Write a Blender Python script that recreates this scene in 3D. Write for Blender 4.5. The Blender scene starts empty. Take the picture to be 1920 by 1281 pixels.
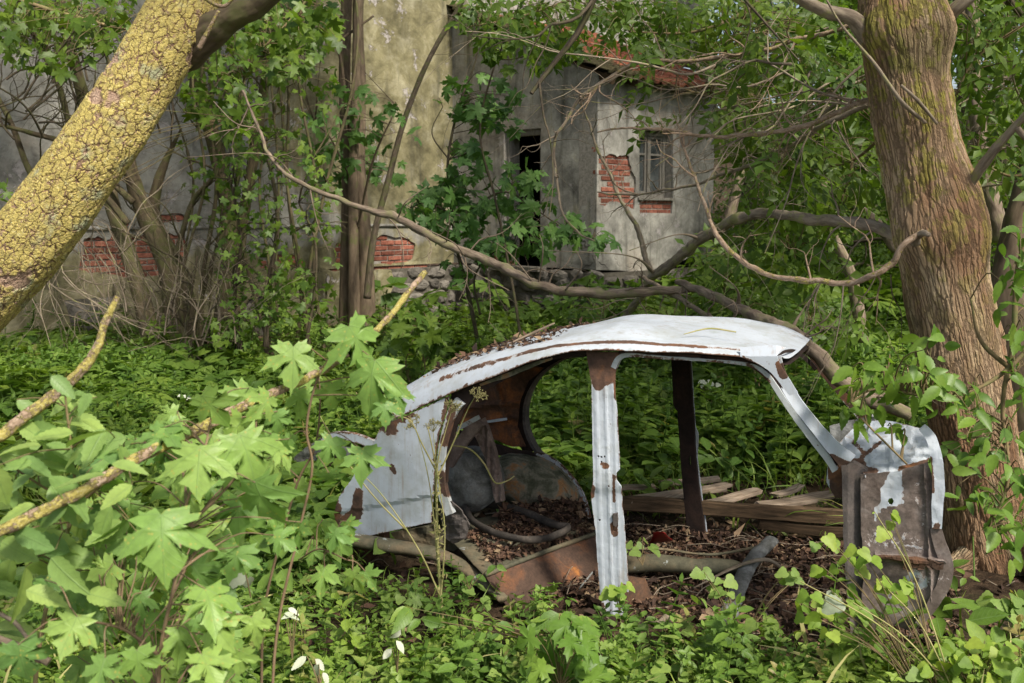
import bpy, math, random
import numpy as np
from mathutils.geometry import delaunay_2d_cdt
from mathutils import Vector

SC = bpy.context.scene
COL = SC.collection
R = math.radians
rng = np.random.default_rng(11)

# ------------------------------------------------------------------ camera
FPX = 1867.0
PITCH = math.atan(240.5 / FPX)
CAMP = np.array([0.0, 0.0, 1.65])
cp, sp_ = math.cos(PITCH), math.sin(PITCH)

def ray(px, py):
    dx = (px - 960) / FPX
    dz = -(py - 640.5) / FPX
    return np.array([dx, cp + dz * sp_, -sp_ + dz * cp])

def W(px, py, Y):                       # point seen at (px, py), Y metres in front
    d = ray(px, py)
    return CAMP + d * (Y / d[1])

def G(px, py, z=0.0):                   # the same on the level z
    d = ray(px, py)
    return CAMP + d * ((z - CAMP[2]) / d[2])

cam = bpy.data.cameras.new('camera')
camo = bpy.data.objects.new('camera', cam)
COL.objects.link(camo)
camo.location = CAMP
camo.rotation_euler = (math.pi / 2 - PITCH, 0, 0)
cam.lens = 35.0
cam.sensor_width = 36.0
cam.clip_end = 500
cam.clip_start = 0.05
cam.dof.use_dof = True; cam.dof.focus_distance = 4.3; cam.dof.aperture_fstop = 6.3
SC.camera = camo

# car frame: origin at the foot of the near middle pillar
CO = np.array([0.40, 3.90, 0.0])
CF = np.array([0.9205, -0.3907, 0.0])
CL = np.array([0.3907, 0.9205, 0.0])
CZ = np.array([0.0, 0.0, 1.0])

def K(s, l, z):
    return CO + CF * s + CL * l + CZ * z

def Cp(px, py, l):
    d = ray(px, py)
    t = ((CO + CL * l - CAMP) @ CL) / (d @ CL)
    return CAMP + d * t

def sz(px, py, l):
    p = Cp(px, py, l) - CO
    return p @ CF, p[2]

# ------------------------------------------------------------------ noise
def _h(ix, iy, iz, seed):
    n = (ix * 374761393 + iy * 668265263 + iz * 2147483647 + seed * 144269) & 0xffffffff
    n = ((n ^ (n >> 13)) * 1274126177) & 0xffffffff
    return ((n ^ (n >> 16)) & 0xffff) / 65535.0

def vnoise(p, seed=0):
    p = np.asarray(p, float)
    if p.shape[-1] == 2:
        p = np.concatenate([p, np.zeros(p.shape[:-1] + (1,))], -1)
    i = np.floor(p).astype(np.int64)
    f = p - i
    f = f * f * (3 - 2 * f)
    x, y, z = i[..., 0], i[..., 1], i[..., 2]
    r = 0
    for a in (0, 1):
        for b in (0, 1):
            for c in (0, 1):
                w = (f[..., 0] if a else 1 - f[..., 0]) * (f[..., 1] if b else 1 - f[..., 1]) * (f[..., 2] if c else 1 - f[..., 2])
                r = r + w * _h(x + a, y + b, z + c, seed)
    return r * 2 - 1

def fbm(p, seed=0, o=4):
    p = np.asarray(p, float)
    r, a = 0, 0.55
    for k in range(o):
        r = r + a * vnoise(p * 2 ** k, seed + k * 7)
        a *= .5
    return r

def nrm(a):
    a = np.asarray(a, float)
    return a / np.maximum(np.linalg.norm(a, axis=-1, keepdims=True), 1e-9)

# ------------------------------------------------------------------ objects
def prop(o, label=None, cat=None, group=None, kind=None):
    if label: o['label'] = label
    if cat: o['category'] = cat
    if group: o['group'] = group
    if kind: o['kind'] = kind
    return o

def empty(name, loc, label=None, cat=None, group=None):
    o = bpy.data.objects.new(name, None)
    o.empty_display_size = .2
    COL.objects.link(o)
    o.location = loc
    return prop(o, label, cat, group)

class MB:
    def __init__(s):
        s.V, s.F, s.rnd, s.tc, s.wear, s.n = [], {}, [], [], [], 0
    def add(s, V, F, rnd=0.5, tc=None, wear=0.0):
        V = np.asarray(V, float).reshape(-1, 3)
        k = len(V)
        s.V.append(V)
        s.rnd.append(np.broadcast_to(np.asarray(rnd, float), (k,)))
        s.wear.append(np.broadcast_to(np.asarray(wear, float), (k,)))
        s.tc.append(V if tc is None else np.asarray(tc, float).reshape(-1, 3))
        for f in (F if isinstance(F, (list, tuple)) else [F]):
            f = np.asarray(f, np.int64)
            if f.size == 0: continue
            s.F.setdefault(f.shape[1], []).append(f + s.n)
        s.n += k
        return s
    def build(s, name, mat, parent=None, smooth=True):
        me = bpy.data.meshes.new(name)
        V = np.concatenate(s.V)
        if parent is not None:
            V = V - np.array(parent.location)
        me.vertices.add(len(V))
        me.vertices.foreach_set('co', V.astype(np.float32).ravel())
        loops, starts, c = [], [], 0
        for k, fl in s.F.items():
            f = np.concatenate(fl)
            loops.append(f.ravel())
            starts.append(c + np.arange(len(f)) * k)
            c += f.size
        loops = np.concatenate(loops).astype(np.int32)
        starts = np.concatenate(starts).astype(np.int32)
        me.loops.add(len(loops))
        me.loops.foreach_set('vertex_index', loops)
        me.polygons.add(len(starts))
        me.polygons.foreach_set('loop_start', starts)
        me.update(calc_edges=True)
        me.polygons.foreach_set('use_smooth', np.full(len(starts), smooth))
        for nm, arr, ty, k in (('rnd', s.rnd, 'FLOAT', 'value'), ('wear', s.wear, 'FLOAT', 'value'), ('tc', s.tc, 'FLOAT_VECTOR', 'vector')):
            a = me.attributes.new(nm, ty, 'POINT')
            a.data.foreach_set(k, np.concatenate(arr).astype(np.float32).ravel())
        me.materials.append(mat)
        me.validate()
        o = bpy.data.objects.new(name, me)
        COL.objects.link(o)
        if parent is not None:
            o.parent = parent
        return o

def spline(P, n):
    P = np.asarray(P, float)
    if len(P) == 2:
        t = np.linspace(0, 1, n)[:, None]
        return P[0] * (1 - t) + P[1] * t
    Q = np.concatenate([[2 * P[0] - P[1]], P, [2 * P[-1] - P[-2]]])
    t = np.linspace(0, len(P) - 1 - 1e-6, n)
    i = t.astype(int)
    f = (t - i)[:, None]
    a, b, c, d = Q[i], Q[i + 1], Q[i + 2], Q[i + 3]
    return .5 * (2 * b + (c - a) * f + (2 * a - 5 * b + 4 * c - d) * f ** 2 + (3 * b - a - 3 * c + d) * f ** 3)

def frames(P):
    T = np.gradient(P, axis=0)
    T = nrm(T)
    up = np.array([0, 0, 1.]) if abs(T[0][2]) < .9 else np.array([1., 0, 0])
    X = np.zeros_like(P)
    x = nrm(np.cross(up, T[0]))
    for i in range(len(P)):
        x = nrm(x - T[i] * (x @ T[i]))
        X[i] = x
    return T, X, np.cross(T, X)

def tube(mb, P, r, n=8, seg=None, rough=0.0, seed=0, rnd=.5, scale2=1.0, wear=0.0, cap=True, kink=0.0):
    P = np.asarray(P, float)
    r = np.atleast_1d(np.asarray(r, float))
    if seg is None: seg = max(2, len(P) * 3)
    Rr = np.interp(np.linspace(0, 1, seg), np.linspace(0, 1, len(r)), r) if len(r) > 1 else np.full(seg, r[0])
    Q = spline(P, seg) if len(P) > 1 else P
    if kink:
        t_ = np.concatenate([[0], np.cumsum(np.linalg.norm(np.diff(Q, axis=0), axis=1))])
        m_ = np.clip(np.minimum(t_, t_[-1] - t_) / .15, 0, 1)
        for a_ in range(3):
            Q[:, a_] += m_ * kink * (fbm(np.stack([t_ * 3.1, t_ * 0 + a_ * 9 + seed], -1), seed, 4) * .03 + np.abs(fbm(np.stack([t_ * 9, t_ * 0 + a_ * 5 + seed], -1), seed + 3, 2)) * .008)
        Rr = Rr * (1 + .35 * np.clip(fbm(np.stack([t_ * 14, t_ * 0 + seed], -1), seed + 9, 2), 0, 1))
    T, X, Y = frames(Q)
    L = np.concatenate([[0], np.cumsum(np.linalg.norm(np.diff(Q, axis=0), axis=1))])
    th = np.linspace(0, 2 * np.pi, n, endpoint=False)
    c, s = np.cos(th), np.sin(th)
    rr = Rr[:, None] * np.ones(n)
    tc = np.stack([c * Rr[:, None], s * Rr[:, None], np.repeat(L[:, None], n, 1)], -1)
    if rough:
        m = max(Rr.mean(), 1e-4)
        rr = rr * (1 + rough * fbm(tc * np.array([1, 1, .5]) / m * 1.3, seed))
    V = Q[:, None] + X[:, None] * (c * rr)[..., None] + Y[:, None] * (s * rr * scale2)[..., None]
    i, j = np.meshgrid(np.arange(seg - 1), np.arange(n), indexing='ij')
    j2 = (j + 1) % n
    F = np.stack([i * n + j, i * n + j2, (i + 1) * n + j2, (i + 1) * n + j], -1).reshape(-1, 4)
    V = V.reshape(-1, 3); tc = tc.reshape(-1, 3)
    FF = [F]
    if cap:
        V = np.concatenate([V, [Q[0], Q[-1]]]); tc = np.concatenate([tc, [[0, 0, 0], [0, 0, L[-1]]]])
        k = np.arange(n)
        FF.append(np.stack([np.full(n, seg * n), (k + 1) % n, k], -1))
        FF.append(np.stack([np.full(n, seg * n + 1), (seg - 1) * n + k, (seg - 1) * n + (k + 1) % n], -1))
    mb.add(V, FF, rnd, tc, wear)
    return Q

def inpoly(P, poly):
    x, y = P[:, 0], P[:, 1]
    poly = np.asarray(poly, float)
    r = np.zeros(len(P), bool)
    j = len(poly) - 1
    for i in range(len(poly)):
        xi, yi = poly[i]; xj, yj = poly[j]
        if yi != yj:
            c = ((yi > y) != (yj > y)) & (x < (xj - xi) * (y - yi) / (yj - yi) + xi)
            r ^= c
        j = i
    return r

def polydist(P, poly, closed=True):
    poly = np.asarray(poly, float)
    A = poly
    B = np.roll(poly, -1, 0)
    if not closed: A, B = A[:-1], B[:-1]
    d = np.full(len(P), 1e9)
    for a, b in zip(A, B):
        ab = b - a
        t = np.clip(((P - a) @ ab) / max(ab @ ab, 1e-9), 0, 1)
        d = np.minimum(d, np.linalg.norm(P - a - t[:, None] * ab, axis=1))
    return d

def rough_poly(poly, step, amp, seed):
    poly = np.asarray(poly, float)
    out = []
    for a, b in zip(poly, np.roll(poly, -1, 0)):
        n = max(1, int(round(np.linalg.norm(b - a) / step)))
        for k in range(n):
            out.append(a + (b - a) * k / n)
    out = np.array(out)
    o = np.stack([fbm(out / step * .45 + 3.1, seed, 3), fbm(out / step * .45 + 77.7, seed + 5, 3)], -1)
    return out + o * amp

def planar(outer, holes, spacing):
    """triangulated polygon with holes and inner points -> 2D verts, tris"""
    loops = [np.asarray(outer, float)] + [np.asarray(h, float) for h in holes]
    V, E = [], []
    for lp in loops:
        k = len(V)
        V += [tuple(p) for p in lp]
        E += [(k + i, k + (i + 1) % len(lp)) for i in range(len(lp))]
    nb = len(V)
    lo, hi = loops[0].min(0), loops[0].max(0)
    gx, gy = np.meshgrid(np.arange(lo[0], hi[0], spacing), np.arange(lo[1], hi[1], spacing))
    gp = np.stack([gx.ravel(), gy.ravel()], -1)
    gp = gp + rng.uniform(-.2, .2, gp.shape) * spacing
    m = inpoly(gp, loops[0])
    d = polydist(gp, loops[0])
    for h in loops[1:]:
        m &= ~inpoly(gp, h)
        d = np.minimum(d, polydist(gp, h))
    gp = gp[m & (d > spacing * .35)]
    V += [tuple(p) for p in gp]
    r = delaunay_2d_cdt([Vector(v) for v in V], E, [], 0, 1e-6)
    VV = np.array([tuple(v) for v in r[0]])
    F = np.array([f for f in r[2] if len(f) == 3])
    c = VV[F].mean(1)
    m = inpoly(c, loops[0])
    for h in loops[1:]:
        m &= ~inpoly(c, h)
    F = F[m]
    a = VV[F[:, 1]] - VV[F[:, 0]]; b = VV[F[:, 2]] - VV[F[:, 0]]
    fl = (a[:, 0] * b[:, 1] - a[:, 1] * b[:, 0]) < 0
    F[fl] = F[fl][:, ::-1]
    return VV, F

def solid_sheet(mb, outer, fmap, thick, tdir, spacing, holes=(), wear=None, rnd=.5):
    """fmap: (N,2)->(N,3). tdir: thickness direction (3,)."""
    V2, F = planar(outer, holes, spacing)
    A = fmap(V2)
    w = wear(V2) if wear is not None else np.zeros(len(V2))
    B = A + np.asarray(tdir) * thick
    e = {}
    for f in F:
        for a, b in ((f[0], f[1]), (f[1], f[2]), (f[2], f[0])):
            if (b, a) in e: del e[(b, a)]
            else: e[(a, b)] = 1
    E = np.array(list(e.keys()))
    n = len(A)
    Q = np.stack([E[:, 0], E[:, 1], E[:, 1] + n, E[:, 0] + n], -1)
    mb.add(np.concatenate([A, B]), [F, F[:, ::-1] + n, Q], rnd, None, np.concatenate([w, w]))
    return mb

def patch(mb, a, b, c, d, nu=10, nv=10, amp=0.0, seed=0, thick=0.0, wear=0.0, rnd=.5, f=8.0):
    """bilinear sheet a-b (u) / d-c"""
    u, v = np.meshgrid(np.linspace(0, 1, nu), np.linspace(0, 1, nv), indexing='ij')
    a, b, c, d = [np.asarray(x, float) for x in (a, b, c, d)]
    P = (a * ((1 - u) * (1 - v))[..., None] + b * (u * (1 - v))[..., None] + c * (u * v)[..., None] + d * ((1 - u) * v)[..., None])
    n = nrm(np.cross(b - a, d - a))
    P = P + n * (fbm(P * f, seed) * amp)[..., None]
    P = P.reshape(-1, 3)
    i, j = np.meshgrid(np.arange(nu - 1), np.arange(nv - 1), indexing='ij')
    F = np.stack([i * nv + j, (i + 1) * nv + j, (i + 1) * nv + j + 1, i * nv + j + 1], -1).reshape(-1, 4)
    if thick:
        k = len(P)
        P2 = P - n * thick
        ring = [i * nv for i in range(nu)] + [(nu - 1) * nv + j for j in range(1, nv)] + [i * nv + nv - 1 for i in range(nu - 2, -1, -1)] + [j for j in range(nv - 2, 0, -1)]
        ring = np.array(ring); r2 = np.roll(ring, -1)
        Q = np.stack([ring, ring + k, r2 + k, r2], -1)
        mb.add(np.concatenate([P, P2]), [F, F[:, ::-1] + k, Q], rnd, None, wear)
    else:
        mb.add(P, F, rnd, None, wear)
    return mb

def box(mb, c, hx, hy, hz, ax=None, ay=None, az=None, rnd=.5, jit=0.0, bev=0.0):
    """box with chamfered long edges; c centre, half sizes, axes"""
    ax = np.array([1., 0, 0]) if ax is None else nrm(ax)
    ay = np.array([0, 1., 0]) if ay is None else nrm(ay)
    az = np.cross(ax, ay) if az is None else nrm(az)
    b = bev if bev else min(hy, hz) * .12
    prof = [(-hy + b, -hz), (hy - b, -hz), (hy, -hz + b), (hy, hz - b), (hy - b, hz), (-hy + b, hz), (-hy, hz - b), (-hy, -hz + b)]
    V = []
    for x in (-hx, hx):
        for (y, z) in prof:
            q = np.array(c) + ax * x + ay * y + az * z
            V.append(q + (rng.uniform(-jit, jit, 3) if jit else 0))
    F4 = [[i, (i + 1) % 8, 8 + (i + 1) % 8, 8 + i] for i in range(8)]
    F8 = [list(range(7, -1, -1)), list(range(8, 16))]
    loc = np.array([[x, y, z] for x in (-hx, hx) for (y, z) in prof])
    mb.add(V, [np.array(F4), np.array(F8)], rnd, loc + np.array([rnd * 7, rnd * 13, 0]))

# ------------------------------------------------------------------ leaf templates
def t_ovate(w=.27, fold=.10):
    V = [(0, 0, 0), (w * .8, .22, fold), (w, .48, fold), (w * .62, .76, fold * .6), (0, 1, -.02), (-w * .62, .76, fold * .6), (-w, .48, fold), (-w * .8, .22, fold), (0, .25, 0), (0, .5, 0), (0, .76, 0)]
    F3 = [(0, 1, 8), (0, 8, 7), (10, 3, 4), (10, 4, 5)]
    F4 = [(8, 1, 2, 9), (7, 8, 9, 6), (9, 2, 3, 10), (6, 9, 10, 5)]
    return np.array(V, float), [np.array(F3), np.array(F4)]

def t_oval_lo(w=.27, fold=.09):
    V = [(0, 0, 0), (w, .42, fold), (0, 1, 0), (-w, .42, fold), (0, .45, 0)]
    return np.array(V, float), [np.array([(0, 1, 4), (1, 2, 4), (2, 3, 4), (3, 0, 4)])]

def t_serrate(w=.3, n=7):
    """ovate leaf with toothed margin"""
    V = [(0, 0, 0)]
    R_, L_ = [], []
    for k in range(1, n * 2):
        t = k / (n * 2)
        ww = w * math.sin(math.pi * t ** .72) ** .8
        if k % 2: ww *= 1.0; t2 = t + .02
        else: ww *= .86; t2 = t - .012
        R_.append((ww, t2, ww * .3)); L_.append((-ww, t2, ww * .3))
    m = len(R_)
    mid = [(0, (k + 1) / (n * 2), 0) for k in range(m)]
    V = [(0, 0, 0)] + R_ + L_ + mid + [(0, 1.0, 0)]
    r, l, c, tip = 1, 1 + m, 1 + 2 * m, 1 + 3 * m
    F3 = [(0, r, c), (0, c, l), (c + m - 1, r + m - 1, tip), (c + m - 1, tip, l + m - 1)]
    F4 = []
    for k in range(m - 1):
        F4 += [(c + k, r + k, r + k + 1, c + k + 1), (l + k, c + k, c + k + 1, l + k + 1)]
    return np.array(V, float), [np.array(F3), np.array(F4)]

HALF = [(.0, .0), (.10, -.10), (.22, -.11), (.38, -.19), (.35, -.05), (.52, -.03), (.45, .08), (.30, .17), (.45, .23), (.60, .25), (.57, .35), (.74, .53), (.52, .50), (.43, .58), (.36, .52), (.21, .45), (.25, .61), (.34, .68), (.22, .75), (.17, .85), (.06, .92), (0, 1.10)]
HALF_LO = [(0, 0), (.34, -.15), (.30, .12), (.66, .30), (.68, .50), (.22, .45), (.28, .70), (0, 1.08)]

def t_maple(half=HALF, ring=True, jit=0, seed=0):
    h = list(half)
    out = h + [(-x, y) for (x, y) in h[-2:0:-1]]
    out = np.array(out)
    if jit:
        gj = np.random.default_rng(seed); out = out + gj.normal(size=out.shape) * jit
        out[:, 0] *= 1 + .12 * gj.normal() * np.sign(out[:, 0]); out[:, 0] += .08 * gj.normal() * out[:, 1] ** 2
    n = len(out)
    c = np.array([0, .27])
    if ring:
        mid = c + (out - c) * .52
        V2 = np.concatenate([out, mid, [c]])
        i = np.arange(n); j = (i + 1) % n
        F = [np.stack([i, j, n + j, n + i], -1), np.stack([n + i, n + j, np.full(n, 2 * n)], -1)]
    else:
        V2 = np.concatenate([out, [c]])
        i = np.arange(n); j = (i + 1) % n
        F = [np.stack([i, j, np.full(n, n)], -1)]
    # gentle fold between the lobes
    ang = np.arctan2(V2[:, 0], V2[:, 1] + .05)
    r = np.linalg.norm(V2 - np.array([0, 0]), axis=1)
    z = .05 * np.cos(ang * 2 * math.pi / R(52)) * r - .10 * r ** 2
    z = -z * .0 + .04 * (1 - np.cos(ang * 2 * math.pi / R(50))) * r - .13 * r ** 2
    return np.column_stack([V2, z]), F

def t_round(lobes=3):
    """small round-lobed leaflet (celandine like)"""
    n = 25
    a = np.linspace(0, 2 * math.pi, n, endpoint=False)
    r = .40 * (1 - .20 * np.cos(a * 3)) * (1 + .07 * np.cos(a * 11) + .04 * np.sin(a * 7))
    x = r * np.sin(a); y = .45 - r * np.cos(a) * 1.05
    V = np.column_stack([x, y, .1 * np.abs(x) ** 1.2 * 2])
    V = np.concatenate([V, [[0, .45, 0]]])
    i = np.arange(n)
    return V, [np.stack([i, (i + 1) % n, np.full(n, n)], -1)]

def merge(parts):
    """parts: (template, P, D, N, S) -> one template"""
    Vs, Fs, k = [], {}, 0
    UV = []
    for T, P, D, N, S in parts:
        V, F = T[0], T[1]
        D = nrm(D); X = nrm(np.cross(D, N)); Z = np.cross(X, D)
        Vs.append(np.array(P) + S * (V[:, :1] * X + V[:, 1:2] * D + V[:, 2:3] * Z))
        UV.append(T[2] if len(T) > 2 else V)
        for f in F: Fs.setdefault(f.shape[1], []).append(f + k)
        k += len(V)
    return np.concatenate(Vs), [np.concatenate(f) for f in Fs.values()], np.concatenate(UV)

def stem_strip(h, w=.012):
    V = [(-w, 0, 0), (w, 0, 0), (w * .7, h, 0), (-w * .7, h, 0), (0, 0, w), (0, h, w * .7)]
    return np.array(V, float), [np.array([(0, 1, 2, 3), (1, 4, 5, 2), (4, 0, 3, 5)])], np.full((6, 3), 9.0)

def t_pinnate(leaf, pairs=2, L=1.0, lw=.42, droop=.25):
    parts = [(stem_strip(L, .008), (0, 0, 0), (0, 1, 0), (0, 0, 1), 1.0)]
    parts.append((leaf, (0, L * .95, 0), (0, 1, -droop), (0, 0, 1), lw * 1.15))
    for k in range(pairs):
        y = L * (.95 - .34 * (k + .6))
        for s in (-1, 1):
            parts.append((leaf, (0, y, 0), (s * 1.0, .55, -droop), (0, 0, 1), lw * (1 - .08 * k)))
    return merge(parts)

def t_groundelder(leaf, h=1.0, n=3, size=.45, spread=1.0, three=False):
    """petiole rising along +y, leaflets fanned out at its top"""
    parts = [(stem_strip(h, .014), (0, 0, 0), (0, 1, 0), (0, 0, 1), 1.0)]
    for k in range(n):
        a = (k - (n - 1) / 2) * (2 * math.pi / 3 if n == 3 else 2 * math.pi / n) * spread
        d = np.array([math.sin(a), .18, math.cos(a)])
        d2 = np.array([d[0], -.25, d[2]])
        base = np.array([0, h, 0]) + np.array([d[0], .1, d[2]]) * .12 * h
        parts.append((leaf, base, d2, (0, 1, 0), size * (1 + .1 * math.cos(a))))
        if three:
            for s in (-1, 1):
                a2 = a + s * .75
                parts.append((leaf, base, (math.sin(a2), -.2, math.cos(a2)), (0, 1, 0), size * .72))
    return merge(parts)

def t_herb(leaf, levels=5, h=1.0, size=.33, seed=0):
    """upright herb: opposed leaf pairs turning up the stem"""
    g = np.random.default_rng(seed)
    parts = [(stem_strip(h, .010), (0, 0, 0), (0, 1, 0), (0, 0, 1), 1.0)]
    for k in range(levels):
        y = h * (.22 + .76 * k / (levels - 1))
        s = size * (1.05 - .55 * abs(k / (levels - 1) - .35))
        a0 = (k % 2) * math.pi / 2 + g.uniform(-.3, .3)
        for a in (a0, a0 + math.pi):
            parts.append((leaf, (0, y, 0), (math.sin(a), g.uniform(-.25, .35), math.cos(a)), (0, 1, 0), s * g.uniform(.8, 1.15)))
    parts.append((leaf, (0, h, 0), (.2, .8, .3), (0, .3, 1), size * .5))
    return merge(parts)

def t_blade(n=5, w=.022, bend=.9):
    V, F = [], []
    for k in range(n + 1):
        t = k / n
        a = bend * t * 1.3
        y = math.sin(a) / bend / 1.3 if bend else t
        z = (1 - math.cos(a)) / bend / 1.3
        ww = w * (1 - t ** 2.2) + .001
        V += [(-ww, y, z), (ww, y, z)]
    for k in range(n):
        F.append((2 * k, 2 * k + 1, 2 * k + 3, 2 * k + 2))
    return np.array(V, float), [np.array(F)], np.full((len(V), 3), 9.0)

def leaves(mb, T, P, D, N, S, rnd=None, curl=.25, g=rng):
    P = np.asarray(P, float).reshape(-1, 3)
    n = len(P)
    if n == 0: return
    D = nrm(np.broadcast_to(D, (n, 3))); N = np.broadcast_to(N, (n, 3))
    X = nrm(np.cross(D, N)); Z = np.cross(X, D)
    S = np.broadcast_to(np.asarray(S, float), (n,))
    V = T[0]; k = len(V)
    uv = T[2] if len(T) > 2 else V
    if rnd is None: rnd = g.random(n)
    rnd = np.broadcast_to(rnd, (n,))
    c1 = g.uniform(-.3, 1, n) * curl * .8
    c2 = g.uniform(-.2, 1, n) * curl
    z = V[None, :, 2] - c1[:, None] * (V[None, :, 0] ** 2) - c2[:, None] * (V[None, :, 1] ** 2)
    sx = g.uniform(.85, 1.12, n)
    VV = P[:, None] + S[:, None, None] * ((V[None, :, 0] * sx[:, None])[..., None] * X[:, None] + V[None, :, 1, None] * D[:, None] + z[..., None] * Z[:, None])
    off = (np.arange(n) * k)[:, None, None]
    F = [(f[None] + off).reshape(-1, f.shape[1]) for f in T[1]]
    mb.add(VV.reshape(-1, 3), F, np.repeat(rnd, k), np.tile(uv, (n, 1)))

MAPS = [t_maple(jit=.022, seed=k) for k in range(6)]
OV = t_ovate(); OVL = t_oval_lo(); SER = t_serrate(.25); MAP = t_maple(); MAPL = t_maple(HALF_LO, False); RND = t_round()
MAPM = t_maple(HALF, False)
PIN = t_pinnate(OVL, 2); PIN7 = t_pinnate(OVL, 3, lw=.36)
GE = t_groundelder(OV, 1.0, 3, .5); GE5 = t_groundelder(OV, 1.0, 5, .42); GEL = t_groundelder(OVL, 1.0, 3, .5, three=True)
GR = t_groundelder(RND, 1.0, 3, .45); HERB = t_herb(OV, 7, size=.24); HERBL = t_herb(OVL, 7, size=.24, seed=3)
BLADE = t_blade(); BLADE2 = t_blade(5, .014, 1.5)
# ------------------------------------------------------------------ materials
class NT:
    def __init__(s, name):
        m = bpy.data.materials.new(name); m.use_nodes = True
        s.m = m; s.t = m.node_tree; s.t.nodes.clear()
        s.out = s.t.nodes.new('ShaderNodeOutputMaterial')
    def n(s, ty, **kw):
        nd = s.t.nodes.new(ty)
        for k, v in kw.items():
            if k in nd.inputs.keys() if isinstance(k, str) else False:
                s.set(nd.inputs[k], v)
            else:
                setattr(nd, k, v)
        return nd
    def set(s, inp, v):
        if hasattr(v, 'is_output'): s.t.links.new(v, inp)
        elif isinstance(v, (tuple, list)) and len(v) == 3 and inp.type == 'RGBA': inp.default_value = (*v, 1)
        else: inp.default_value = v
    def math(s, op, a, b=0.0, c=0.0, clamp=False):
        nd = s.t.nodes.new('ShaderNodeMath'); nd.operation = op; nd.use_clamp = clamp
        s.set(nd.inputs[0], a); s.set(nd.inputs[1], b); s.set(nd.inputs[2], c)
        return nd.outputs[0]
    def attr(s, name, out='Fac'):
        nd = s.t.nodes.new('ShaderNodeAttribute'); nd.attribute_name = name
        return nd.outputs[out]
    def mapping(s, vec, scale=(1, 1, 1), loc=(0, 0, 0), rot=(0, 0, 0)):
        nd = s.t.nodes.new('ShaderNodeMapping')
        s.set(nd.inputs[0], vec); nd.inputs['Scale'].default_value = scale; nd.inputs['Location'].default_value = loc; nd.inputs['Rotation'].default_value = rot
        return nd.outputs[0]
    def noise(s, vec, scale, detail=4, rough=.55, dist=0, col=False):
        nd = s.t.nodes.new('ShaderNodeTexNoise')
        s.set(nd.inputs['Vector'], vec); nd.inputs['Scale'].default_value = scale; nd.inputs['Detail'].default_value = detail
        nd.inputs['Roughness'].default_value = rough; nd.inputs['Distortion'].default_value = dist
        return nd.outputs['Color' if col else 'Fac']
    def vor(s, vec, scale, feature='F1', out='Distance', rand=1.0):
        nd = s.t.nodes.new('ShaderNodeTexVoronoi'); nd.feature = feature
        s.set(nd.inputs['Vector'], vec); nd.inputs['Scale'].default_value = scale; nd.inputs['Randomness'].default_value = rand
        return nd.outputs[out]
    def ramp(s, f, stops, interp='LINEAR'):
        nd = s.t.nodes.new('ShaderNodeValToRGB'); nd.color_ramp.interpolation = interp
        e = nd.color_ramp.elements
        while len(e) < len(stops): e.new(.5)
        for i, (p, c) in enumerate(stops):
            e[i].position = p
            e[i].color = (c, c, c, 1) if isinstance(c, (int, float)) else (*c, 1)
        s.set(nd.inputs[0], f)
        return nd.outputs[0]
    def sstep(s, f, a, b):
        nd = s.t.nodes.new('ShaderNodeMapRange'); nd.interpolation_type = 'SMOOTHSTEP'
        s.set(nd.inputs[0], f); nd.inputs[1].default_value = a; nd.inputs[2].default_value = b
        return nd.outputs[0]
    def mix(s, f, a, b, bt='MIX'):
        nd = s.t.nodes.new('ShaderNodeMix'); nd.data_type = 'RGBA'; nd.blend_type = bt
        s.set(nd.inputs[0], f); s.set(nd.inputs[6], a); s.set(nd.inputs[7], b)
        return nd.outputs[2]
    def vadd(s, a, b, sc=1.0):
        nd = s.t.nodes.new('ShaderNodeVectorMath'); nd.operation = 'MULTIPLY_ADD'
        s.set(nd.inputs[0], b); nd.inputs[1].default_value = (sc, sc, sc); s.set(nd.inputs[2], a)
        return nd.outputs[0]
    def bump(s, h, dist=.01, strength=1.0, nrm=None):
        nd = s.t.nodes.new('ShaderNodeBump')
        s.set(nd.inputs['Height'], h); nd.inputs['Distance'].default_value = dist; nd.inputs['Strength'].default_value = strength
        if nrm is not None: s.set(nd.inputs['Normal'], nrm)
        return nd.outputs[0]
    def bsdf(s, col, rough=.8, normal=None, spec=.3, metal=0.0):
        nd = s.t.nodes.new('ShaderNodeBsdfPrincipled')
        s.set(nd.inputs['Base Color'], col); s.set(nd.inputs['Roughness'], rough)
        nd.inputs['Specular IOR Level'].default_value = spec
        s.set(nd.inputs['Metallic'], metal)
        if normal is not None: s.set(nd.inputs['Normal'], normal)
        return nd.outputs[0]
    def surf(s, sh): s.t.links.new(sh, s.out.inputs[0])
    def disp(s, h, scale, mid=.5):
        nd = s.t.nodes.new('ShaderNodeDisplacement')
        s.set(nd.inputs['Height'], h); nd.inputs['Scale'].default_value = scale; nd.inputs['Midlevel'].default_value = mid
        s.t.links.new(nd.outputs[0], s.out.inputs['Displacement'])
        s.m.displacement_method = 'BOTH'

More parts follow.
